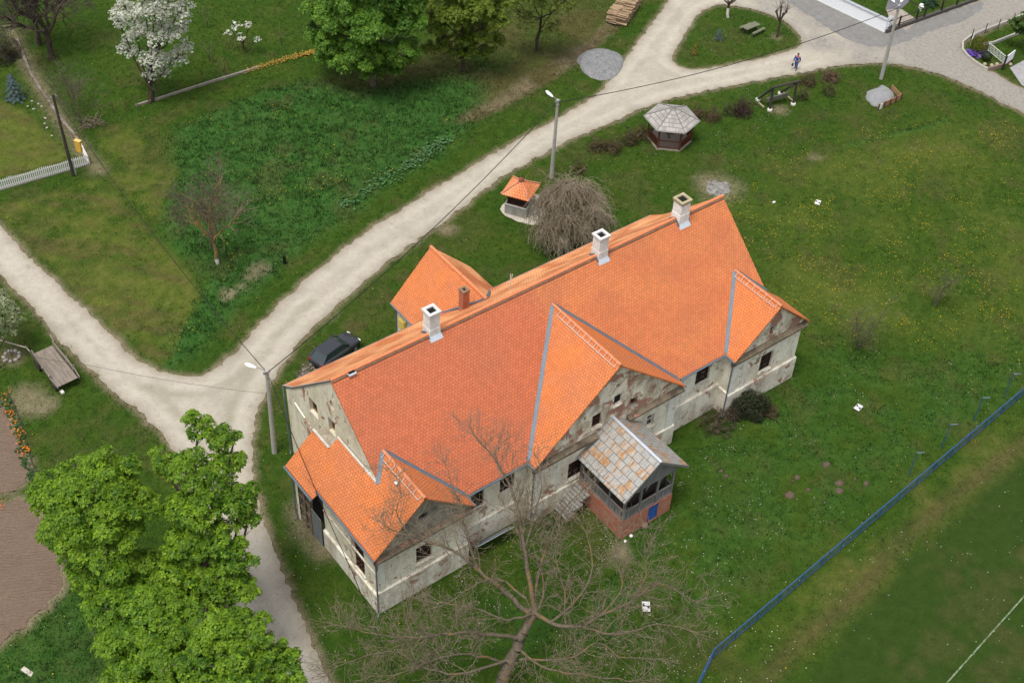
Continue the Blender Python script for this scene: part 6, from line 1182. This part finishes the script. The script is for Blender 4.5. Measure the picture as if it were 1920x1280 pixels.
for i, (u, v) in enumerate(((60,190),(72,195),(52,200),(63,205),(78,200),(85,222),(84,232),(88,240),(97,255))):
    g1 = G(u, v); s = MB().lathe([(.09, 0), (.12, .03), (.09, .06), (.02, .07)], 7).build('stone', bpy.data.materials['ring_stone']); s.location = (g1[0], g1[1], 0); s.scale = (1+.4*(i % 2), .8, 1); s.rotation_euler.z = i; tag(s, 'pale flat stone lying in the grass beside the crumbling low wall', 'stone', 'stones beside the crumbling low wall')
m = MB(); g1 = G(168, 232)
for k in range(34): a = R_.uniform(0, 3.14); p = Vector((R_.uniform(-1, 1), R_.uniform(-.5, .5), R_.uniform(.05, .35))); d = Vector((math.cos(a), math.sin(a), R_.uniform(-.1, .2)))*R_.uniform(.5, .9); m.tube(p-d, p+d, .03, .015, 5)
o = m.build('brush_heap', twigM); o.location = (g1[0], g1[1], 0); tag(o, 'heap of cut branches at the left end of the wire fence', 'brush heap')
# --- bollard, markers, molehills, ash
g1 = G(534, 494); o = MB().lathe([(.13, 0), (.13, .8), (.10, .86), (.02, .9)], 10).build('bollard', flat('black_post', (.012, .012, .012), .5)); o.location = (g1[0], g1[1], 0); tag(o, 'short black post on the verge of the gravel road', 'bollard')
mk = flat('marker_white', (.60, .60, .59), .6, 0, .06); mkb = flat('marker_black', (.015, .015, .02), .6)
for i, (u, v, rz, s_) in enumerate(((1533, 381, .5, 1.), (1609, 765, .2, 1.), (1211, 1138, .9, 1.15))):
    g1 = G(u, v); rt = thing('survey_marker', ['white survey marker with black triangles in the dandelion meadow', 'white survey marker with black triangles between the house and the blue fence', 'crumpled white survey marker under the bare walnut branches'][i], 'marker', (g1[0], g1[1], .10), rz, 'white survey markers on the grass'); a = .29*s_; MB().add([(-a*1.1, -a*.75, 0), (a*1.1, -a*.75, .02), (a*1.1, a*.75, 0), (-a*1.1, a*.75, .03), (-a*1.1, -a*.75, -.03), (a*1.1, -a*.75, -.03), (a*1.1, a*.75, -.03), (-a*1.1, a*.75, -.03)], [(0, 1, 2, 3), (7, 6, 5, 4), (0, 4, 5, 1), (1, 5, 6, 2), (2, 6, 7, 3), (3, 7, 4, 0)]).build('board', mk, rt)
    MB().add([(0, 0, .035), (-a*.62, -a*.6, .04), (a*.2, -a*.68, .04), (0, 0, .036), (a*.68, a*.6, .04), (-.02, a*.66, .04)], [(0, 1, 2), (3, 4, 5)]).build('black_triangles', mkb, rt)
g1 = G(1451, 380); o = MB().box((0, 0, .05), (.3, .16, .06)).build('paper_scrap', mk); o.location = (g1[0], g1[1], 0); tag(o, 'small white scrap on the meadow left of the survey marker', 'scrap')
for i, (u, v, r) in enumerate(HUM):
    o = heap('molehill', np.array([[math.cos(k*.7)*r*1.25, math.sin(k*.7)*r] for k in range(9)])*.72+G(u, v)[:2], r*.5, flat('mole_earth', (.10, .07, .05), .95, 0, .35, 6) if 'mole_earth' not in bpy.data.materials else bpy.data.materials['mole_earth'], 'brown molehill among others on the lawn left of the blue fence', 'molehill', 20+i); o['group'] = 'molehills on the lawn'
o = heap('ash_heap', GP([(1320,352),(1330,340),(1350,338),(1372,346),(1368,360),(1350,366),(1330,364)])*1., .06, None or flat('ash', (.19, .18, .165), .95, 0, .9, 3., .1), 'patch of pale grey ash on the grass behind the house', 'ash heap', 9)
# --- blue fence
bl = flat('blue_rail', (.03, .085, .21), .45, 0, .12); net = flat('blue_mesh', (.016, .045, .12), .5, 0, .3); f0, f1, f2 = Vector((*G(1335, 1234)[:2], 0)), Vector((*G(1990, 680)[:2], 0)), Vector((*G(1303, 1300)[:2], 0))
bf = thing('blue_fence', 'long blue metal mesh fence between the lawn and the playing field', 'fence', tuple(f0)); L = (f1-f0); n = int(L.length/2.05); m = MB(); m.tube((0, 0, 1.05), L+Vector((0, 0, 1.05)), .04, .04, 6); m.tube((0, 0, .12), L+Vector((0, 0, .12)), .025, .025, 5); L2 = f2-f0; m.tube((0, 0, 1.05), L2+Vector((0, 0, 1.05)), .045, .045, 6); m.tube((0, 0, .12), L2+Vector((0, 0, .12)), .03, .03, 5); m.build('rail', bl, bf)
for i in range(n+1): p = L*(i/n); MB().tube(p, p+Vector((0, 0, 1.05)), .035, .035, 6).build('post', bl, bf)
m = MB(); d = L.normalized()
for i in range(int(L.length/.26)):
    p = d*(.08+i*.26); m.tube(p+Vector((0, 0, .12)), p+d*.0+Vector((0, 0, 1.03)), .0065, .0065, 3, False)
for k in range(5): m.tube(Vector((0, 0, .2+k*.16)), L+Vector((0, 0, .2+k*.16)), .0065, .0065, 3, False)
m.build('wire_mesh', net, bf)
for i, (u, v) in enumerate(((1703, 893), (1765, 840), (1825, 790), (1882, 745))):
    g1 = Vector((*G(u, v)[:2], 0)); rt = thing('ball_stop_post', 'slender tall blue post with a short crossarm behind the blue fence', 'post', tuple(g1), 0, 'tall blue posts along the fence'); MB().tube((0, 0, 0), (0, 0, 2.45), .035, .03, 6).build('pole', bl, rt); MB().bar((0, 0, 2.45), (.45, -.28, 2.45), .05, .05).build('crossarm', flat('pale_blue_steel', (.14, .19, .26), .5), rt); rt['label'] = ['slender blue post, nearest of the tall posts behind the blue fence', 'slender blue post, second nearest of the tall posts behind the blue fence', 'slender blue post, third of the tall posts behind the blue fence', 'slender blue post at the right edge, farthest of the tall posts behind the blue fence'][i]
# --- far corner: white wall, fenced lot, garden
w0, w1, w2 = (Vector((*G(u, v)[:2], 0)) for u, v in ((1500, -14), (1659, 62), (1677, 44))); rt = thing('white_wall', 'long white painted retaining wall at the top edge', 'wall', tuple(w1)); a = w0-w1; b_ = (w2-w1).normalized()*1.0; m = MB(); m.bar((0, 0, .75), a+Vector((0, 0, .75)), .28, 1.35); m.bar(b_*.15+Vector((0, 0, .752)), b_+Vector((0, 0, .752)), .28, 1.346); m.build('wall', flat('bright_white', (.80, .81, .83), .7, 0, .05), rt); m = MB(); m.bar(Vector((0, 0, 1.47)), a+Vector((0, 0, 1.47)), .42, .08); m.bar(b_*.2+Vector((0, 0, 1.472)), b_+Vector((0, 0, 1.472)), .42, .076); m.build('coping', flat('grey_coping', (.33, .34, .37), .8), rt); m = MB(); m.bar((0, 0, .05), a+Vector((0, 0, .05)), .44, .16); m.build('plinth', conc, rt)
k0, k1 = Vector((*G(1661, 63)[:2], 0)), Vector((*G(1840, -2)[:2], 0)); rt = thing('kerb_fence', 'dark post and rail fence on a low dark kerb at the top right', 'fence', tuple(k0)); d = k1-k0; MB().bar((0, 0, .18), d+Vector((0, 0, .18)), .25, .42).build('kerb', flat('dark_kerb', (.07, .062, .055), .9, 0, .3), rt); bk = flat('dark_brown_steel', (.025, .018, .015), .6)
for f in (.12, .30, .38, .56, .72, .88): MB().box(d*f+Vector((0, 0, .85)), (.14, .14, 1.3)).build('post', bk, rt)
m = MB(); m.bar(d*.0+Vector((0, 0, .62)), d*.38+Vector((0, 0, .62)), .06, .07); m.bar(d*.0+Vector((0, 0, 1.35)), d*.3+Vector((0, 0, 1.35)), .06, .07); m.build('rail', bk, rt)
side = Vector((-d.y, d.x, 0)).normalized(); MB().path([d*.36+Vector((0, 0, 1.3)), d*.36+side*3+Vector((0, 0, 1.3)), d*.30+side*6+Vector((0, 0, 1.3))], .05, 6).build('side_rail', bk, rt)
o = sheet('paved_yard', [GP([(1692,16),(1722,-12),(1790,-60),(1660,-60),(1668,-10),(1660,20)])], .06, flat('slate_paving', (.13, .125, .135), .8, 0, .15)); kind(o, 'structure')
o = sheet('garden_path', [GP([(1672,48),(1700,58),(1722,40),(1690,18),(1660,15)])], .05, flat('path_dust', (.30, .26, .22), .9, 0, .3)); kind(o, 'structure')
g1 = G(1725, 20); rt = thing('garden_ornament', 'white urn shaped ornament on the fenced lawn at the top right', 'ornament', (g1[0], g1[1], 0)); MB().lathe([(.18, 0), (.1, .1), (.26, .3), (.3, .5), (.16, .66), (.2, .72)], 12).build('urn', whiteM, rt); MB().lathe([(.17, .70), (.17, .74), (.02, .76)], 12).build('filling', stripM2, rt)
shrub(1745, 10, .9, .7, 'dark green garden bush on the fenced lawn at the top right', (.015, .05, .02), (.05, .11, .05), 1.2, True, None, .13)
# garden corner
kb = [(1965,8),(1901,38),(1870,50),(1841,61),(1818,71),(1804,82),(1804,95),(1812,106),(1826,118),(1842,128),(1852,132)]; P = smooth_poly(GP(kb), .6, 0)[:-1]; P = np.array([p for p in GP(kb)]); Q = []
for i in range(len(P)-1): Q += [P[i]+(P[i+1]-P[i])*k/4 for k in range(4)]
Q.append(P[-1]); m = MB()
for i in range(len(Q)-1): m.bar((*(Q[i]-Q[0]), .13), (*(Q[i+1]-Q[0]), .13), .17, .30)
o = m.build('garden_kerb', flat('kerb_stone', (.40, .37, .33), .9, 0, .25)); o.location = (Q[0][0], Q[0][1], 0); tag(o, 'curved pale kerb round the corner garden at the right edge', 'kerb')
fp = GP([(1821,73),(1846,63),(1871,54),(1898,44)]); rt = thing('garden_fence', 'dark thin post fence along the upper side of the corner garden', 'fence', (fp[0][0], fp[0][1], 0))
for p in fp-fp[0]: MB().tube((p[0], p[1], 0), (p[0], p[1], 1.15), .05, .05, 6).build('post', bk, rt)
m = MB()
for z in (.95, .55): m.path([(p[0], p[1], z) for p in fp-fp[0]], .012, 4)
m.build('wire', bk, rt)
lp = GP([(1818,88),(1828,97),(1852,96),(1882,121)]); 
for i, (p, q, lab) in enumerate(((lp[2], lp[3], 'white lattice fence panel left of the white sign'), (GP([(1842,100)])[0], lp[2], 'short white lattice fence panel behind the small round bush'), (lp[0], GP([(1823,78)])[0], 'small white lattice fence panel left of the big round bush'))):
    d = Vector((*(q-p), 0)); L = d.length; rt = thing('lattice_fence', lab, 'fence', (p[0], p[1], 0), math.atan2(d.y, d.x), 'white lattice fence panels'); m = MB(); n = max(3, int(L/.22))
    for k in range(n+1): x0 = L*k/n; m.bar((x0, 0, .1), (min(L, x0+.45), .015, .85), .018, .03); m.bar((x0, 0, .85), (min(L, x0+.45), -.015, .1), .018, .03)
    m.bar((0, 0, .1), (L, 0, .1), .04, .05); m.bar((0, 0, .88), (L, 0, .88), .04, .05); m.build('lattice', whiteM, rt)
def ball(u, v, r, lab, A_, B_):
    b = G(u, v); rt = thing('topiary_bush', lab, 'bush', (b[0], b[1], 0), 0, 'clipped round bushes in the corner garden'); MB().tube((0, 0, 0), (0, 0, r), .06).build('trunk', barkDark, rt); n = int(1500*r*r); d = RNG.normal(0, 1, (n, 3)); d /= np.linalg.norm(d, axis=1)[:, None]; k = RNG.random((n, 1)); obj('foliage', rosettes('foliage', d*r*(1-.14*RNG.random((n, 1)))+np.array([0, 0, r*.98]), d+RNG.normal(0, .4, (n, 3)), 4, .10, .2, (1-k)*np.array(A_)+k*np.array(B_)), leafM, rt)
ball(1832, 100, .92, 'large clipped olive green ball bush in the corner garden', (.055, .06, .006), (.15, .15, .015)); ball(1848, 114, .5, 'small dark green ball bush beside the purple flowers', (.018, .035, .008), (.06, .09, .02))
x = []; y = []
for (u, v) in ((1820, 102), (1824, 105), (1843, 106)): g1 = G(u, v); x += list(g1[0]+RNG.normal(0, .25, 80)); y += list(g1[1]+RNG.normal(0, .25, 80))
n = len(x); specks('purple_flowers', np.array(x), np.array(y), RNG.uniform(.1, .4, n), .12, np.tile([.15, .085, .42], (n, 1))*RNG.uniform(.7, 1.3, (n, 1)), petalM)
for i, (u, v) in enumerate(((1836, 107), (1859, 124), (1869, 122), (1894, 122), (1846, 122))):
    g1 = G(u, v); s = MB().lathe([(.16, 0), (.2, .08), (.14, .2), (.03, .25)], 8).build('stone', flat('sand_stone', (.42, .34, .25), .9) if 'sand_stone' not in bpy.data.materials else bpy.data.materials['sand_stone']); s.location = (g1[0], g1[1], 0); tag(s, 'rounded tan stone in the corner garden bed', 'stone', 'stones in the corner garden')
s0, s1 = G(1880, 131), G(1893, 121); d = Vector((*(s1-s0)[:2], 0)); rt = thing('sign_board', 'white sign board on dark posts at the corner of the garden', 'sign', (s0[0], s0[1], 0), math.atan2(d.y, d.x)); L = 1.7; MB().box((L/2, 0, 1.05), (L, .08, .95)).build('board', flat('sign_white', (.72, .74, .74), .4, 0, .04), rt); m = MB(); m.box((-.08, 0, .8), (.14, .16, 1.6)); m.box((L+.07, 0, .6), (.12, .12, 1.2)); m.build('post', bk, rt); MB().box((L/2, .0, .45), (L, .10, .16)).build('base_board', flat('sign_base', (.10, .03, .03), .6), rt)
bp = GP([(1852,133),(1880,126)]); m = MB(); m.bar((0, 0, .2), (*(bp[1]-bp[0]), .2), .18, .4); o = m.build('bed_wall', flat('bed_wall_brown', (.22, .15, .12), .9)); o.location = (bp[0][0], bp[0][1], 0); tag(o, 'low brown wall at the foot of the white sign board', 'low wall')
o = sheet('driveway', [GP([(1893,128),(1935,106),(2030,60),(2090,110),(1960,185),(1915,160)])], .05, flat('drive_paving', (.30, .29, .295), .9, 0, .15, 2)); kind(o, 'structure')
bw = GP([(1842,86),(1862,83),(1905,66),(1960,48)]); m = MB()
for i in range(3): m.bar((*(bw[i]-bw[0]), .15), (*(bw[i+1]-bw[0]), .15), .16, .3)
o = m.build('bed_border', conc); o.location = (bw[0][0], bw[0][1], 0); tag(o, 'low concrete border of the planting bed in the corner garden', 'border')
# --- parked car
A0, A1 = G(592, 680, .7), G(663, 629, .7); cc = (A0+A1)/2; cr = thing('parked_car', 'dark grey hatchback parked on the grass behind the house', 'car', (cc[0], cc[1], 0), math.atan2(A1[1]-A0[1], A1[0]-A0[0])); paint = NT('car_paint'); paint.bsdf((.045, .047, .055), .22, None, .3, .6); paint = paint.m; gl = NT('car_glass'); gl.bsdf((.02, .035, .04), .06, None, 0, .8); gl = gl.m; tyre = flat('tyre', (.015, .015, .015), .9); rim = flat('rim', (.35, .35, .36), .35, .6)
ST = [(-2.02, .66, .35, .70), (-1.95, .78, .28, .90), (-1.5, .84, .25, .95), (-.6, .86, .22, .93), (.5, .86, .22, .91), (1.0, .85, .22, .89), (1.55, .80, .24, .82), (1.9, .72, .28, .72), (2.05, .55, .36, .60)]
m = MB(); n = 10
for x, hw_, zb, zt in ST: m.v += [(x, y, z) for y, z in ((-hw_*.92, zb), (-hw_, zb+.15), (-hw_, zt-.22), (-hw_*.95, zt-.05), (-hw_*.75, zt), (hw_*.75, zt), (hw_*.95, zt-.05), (hw_, zt-.22), (hw_, zb+.15), (hw_*.92, zb))]
for i in range(len(ST)-1): m.f += [[i*n+k, i*n+(k+1) % n, (i+1)*n+(k+1) % n, (i+1)*n+k] for k in range(n)]
m.f += [list(range(n))[::-1], list(range((len(ST)-1)*n, len(ST)*n))]; m.mi = [0]*len(m.f); m.uv = [None]*len(m.f); me_ = m.mesh('body', True); bdy = obj('body', me_, paint, cr)
def cab(name, sec, mat_, par): 
    q = MB(); k = len(sec[0]); 
    for s in sec: q.v += s
    for i in range(len(sec)-1): q.f += [[i*k+j, i*k+(j+1) % k, (i+1)*k+(j+1) % k, (i+1)*k+j] for j in range(k)]
    q.f += [list(range(k))[::-1], list(range((len(sec)-1)*k, len(sec)*k))]; q.mi = [0]*len(q.f); q.uv = [None]*len(q.f); return q.build(name, mat_, par)
cab('windows', [[(-1.86, -.70, .90), (.98, -.72, .88), (.98, .72, .88), (-1.86, .70, .90)], [(-1.30, -.55, 1.36), (.22, -.56, 1.38), (.22, .56, 1.38), (-1.30, .55, 1.36)]], gl, cr)
cab('roof', [[(-1.42, -.60, 1.345), (.30, -.61, 1.365), (.30, .61, 1.365), (-1.42, .60, 1.345)], [(-1.36, -.56, 1.41), (.16, -.56, 1.43), (.16, .56, 1.43), (-1.36, .56, 1.41)]], paint, cr)
m = MB()
for s in (-1, 1): m.bar((1.0, s*.70, .90), (.22, s*.575, 1.38), .07, .05); m.bar((-1.86, s*.68, .92), (-1.32, s*.57, 1.37), .12, .05); m.bar((-.45, s*.725, .90), (-.45, s*.58, 1.37), .08, .04)
m.build('pillar', paint, cr); m = MB(); m.bar((-1.93, -.55, .60), (-1.93, .55, .60), .12, .16); m.build('rear_bumper', flat('bumper', (.03, .03, .033), .6), cr)
for s in (-1, 1):
    MB().box((.78, s*.86, .98), (.12, .20, .13)).build('wing_mirror', paint, cr); MB().box((-1.985, s*.60, .74), (.05, .24, .20)).build('tail_light', flat('red_lens', (.35, .01, .01), .2) if 'red_lens' not in bpy.data.materials else bpy.data.materials['red_lens'], cr); MB().box((1.93, s*.55, .62), (.14, .26, .12)).build('headlight', lampM, cr)
    for x in (-1.28, 1.28): w_ = MB().tube((x, s*.68, .30), (x, s*.87, .30), .30, .30, 20).build('wheel', tyre, cr); MB().tube((x, s*.86, .30), (x, s*.885, .30), .19, .17, 14).build('rim', rim, w_)
# --- person walking, with a bag
pb = G(1491, 131); pr = thing('person', 'person walking on the road in a blue and red jacket and blue trousers', 'person', (pb[0], pb[1], .03), RAD(205))
def skin(name, verts, edges, m_, par, root=0, sub=1):
    me_ = bpy.data.meshes.new(name); bm = bmesh.new(); ly = bm.verts.layers.skin.verify(); V_ = []
    for (x, y, z, r) in verts: v_ = bm.verts.new((x, y, z)); v_[ly].radius = (r, r); V_.append(v_)
    V_[root][ly].use_root = True
    for a, b in edges: bm.edges.new((V_[a], V_[b]))
    bm.to_mesh(me_); bm.free(); o = obj(name, me_, m_, par); o.modifiers.new('skin', 'SKIN'); s = o.modifiers.new('smooth', 'SUBSURF'); s.levels = s.render_levels = sub; return o
sk_ = flat('skin', (.45, .26, .18), .6, 0, .06); jb = flat('jacket_blue', (.025, .06, .24), .8, 0, .2, 9); jr = flat('jacket_red', (.50, .035, .03), .8, 0, .15, 9); tb = flat('trouser_blue', (.045, .085, .22), .85, 0, .2, 9)
B_ = [(0, 0, .95, .13), (0, 0, 1.2, .14), (0, 0, 1.42, .13), (0, 0, 1.53, .055), (.01, 0, 1.64, .095), (.015, 0, 1.74, .08), (0, .10, .88, .095), (.16, .11, .50, .065), (.10, .11, .08, .045), (.22, .12, .05, .04), (0, -.10, .88, .095), (-.10, -.11, .50, .065), (-.28, -.11, .12, .045), (-.18, -.12, .05, .04), (0, .20, 1.42, .06), (-.08, .27, 1.16, .05), (.02, .30, .93, .04), (.05, .31, .84, .03), (0, -.20, 1.42, .06), (.10, -.27, 1.16, .05), (.18, -.30, .95, .04), (.21, -.31, .86, .03)]
body = skin('person_body', B_, [(0, 1), (1, 2), (2, 3), (3, 4), (4, 5), (0, 6), (6, 7), (7, 8), (8, 9), (0, 10), (10, 11), (11, 12), (12, 13), (2, 14), (14, 15), (15, 16), (16, 17), (2, 18), (18, 19), (19, 20), (20, 21)], sk_, pr, 0, 2)
J = lambda i, g_=.025: (B_[i][0], B_[i][1], B_[i][2], B_[i][3]+g_)
skin('jacket', [J(0), J(1), J(2, .02), J(14), J(15), J(16, .015), J(18), J(19), J(20, .015)], [(0, 1), (1, 2), (2, 3), (3, 4), (4, 5), (2, 6), (6, 7), (7, 8)], jb, pr, 0, 2); skin('jacket_yoke', [J(2, .045), (0, .19, 1.44, .095), (0, -.19, 1.44, .095), (-.03, 0, 1.5, .09)], [(0, 1), (0, 2), (0, 3)], jr, pr, 0, 2)
skin('trousers', [J(0, .02), J(6), J(7), (.11, .11, .14, .065), J(10), J(11), (-.26, -.11, .17, .065)], [(0, 1), (1, 2), (2, 3), (0, 4), (4, 5), (5, 6)], tb, pr, 0, 2); skin('shoes', [(.07, .11, .05, .05), (.26, .12, .04, .045), (-.30, -.11, .07, .05), (-.14, -.12, .04, .045)], [(0, 1), (2, 3)], tyre, pr, 0, 1); bpy.data.objects['shoes'].modifiers.remove(bpy.data.objects['shoes'].modifiers[0]); bpy.data.objects.remove(bpy.data.objects['shoes'])
for x, y in ((.16, .115), (-.21, -.115)): MB().add(*(lambda q: (q.v, q.f))(MB().lathe([(.05, 0), (.055, .05), (.05, .09), (.02, .11)], 10, (0, 0, 0)))).build('shoe', tyre, pr).matrix_local = Matrix.Translation((x, y, 0)) @ Matrix.Diagonal((2.3, .95, .9, 1))
MB().lathe([(.105, -.03), (.112, .02), (.095, .08), (.05, .115), (.01, .125)], 14, (-.005, 0, 1.70)).build('hair', flat('brown_hair', (.09, .04, .02), .8), pr)
m = MB(); m.box((.105, .04, 1.68), (.012, .025, .012)); m.box((.105, -.04, 1.68), (.012, .025, .012)); m.build('eyes', blk, pr); MB().add([(.10, -.015, 1.62), (.10, .015, 1.62), (.13, 0, 1.625), (.10, 0, 1.67)], [(0, 1, 2), (1, 3, 2), (3, 0, 2), (0, 3, 1)]).build('nose', sk_, pr); MB().box((.098, 0, 1.59), (.012, .05, .01)).build('mouth', flat('lips', (.32, .10, .09), .6), pr)
for s, h in ((1, B_[17]), (-1, B_[21])):
    m = MB()
    for k in range(4): m.path([(h[0]-.025+.017*k, h[1]+s*.005, h[2]-.01), (h[0]-.02+.017*k, h[1]+s*.012, h[2]-.05-.006*(1.5-abs(k-1.5))), (h[0]-.015+.017*k, h[1]-s*.005, h[2]-.08-.008*(1.5-abs(k-1.5)))], .009, 6, 0, .007)
    m.path([(h[0]+.03, h[1], h[2]+.02), (h[0]+.055, h[1]-s*.01, h[2]-.01), (h[0]+.05, h[1]-s*.015, h[2]-.04)], .010, 6, 0, .008); m.build('hand', sk_, pr)
hand = pr.matrix_basis @ Vector((B_[21][0], B_[21][1], B_[21][2])) if False else Matrix.Rotation(RAD(205), 4, 'Z') @ Vector(B_[21][:3]); bg_ = thing('bag', 'dark bag carried low by the walking person', 'bag', (pb[0]+hand.x, pb[1]+hand.y, .03+.40), RAD(205)); q = MB(); q.lathe([(.10, 0), (.15, .06), (.16, .2), (.10, .3), (.05, .33)], 12); o = q.build('body', flat('bag_navy', (.02, .025, .06), .7, 0, .2, 8), bg_); o.scale = (1.1, .6, 1); MB().path([(-.06, 0, .3), (-.03, 0, .40), (.03, 0, .40), (.06, 0, .3)], .012, 6).build('handle', blk, bg_)
# white bits by the porch
for i, (u, v, s_) in enumerate(((1172, 1015, .11), (1183, 1005, .13), (1208, 986, .26))):
    g1 = G(u, v); o = MB().lathe([(s_*.8, 0), (s_, s_*.5), (s_*.7, s_), (s_*.2, s_*1.2)], 8).build('stone' if i != 1 else 'bucket', [whiteM, whiteM, flat('brown_block', (.20, .14, .11), .9)][i]); o.location = (g1[0], g1[1], 0); tag(o, ['small white lump in the grass at the porch corner', 'white tub lying beside the porch brick base', 'round brown stone in front of the blue porch door'][i], ['stone', 'tub', 'stone'][i])
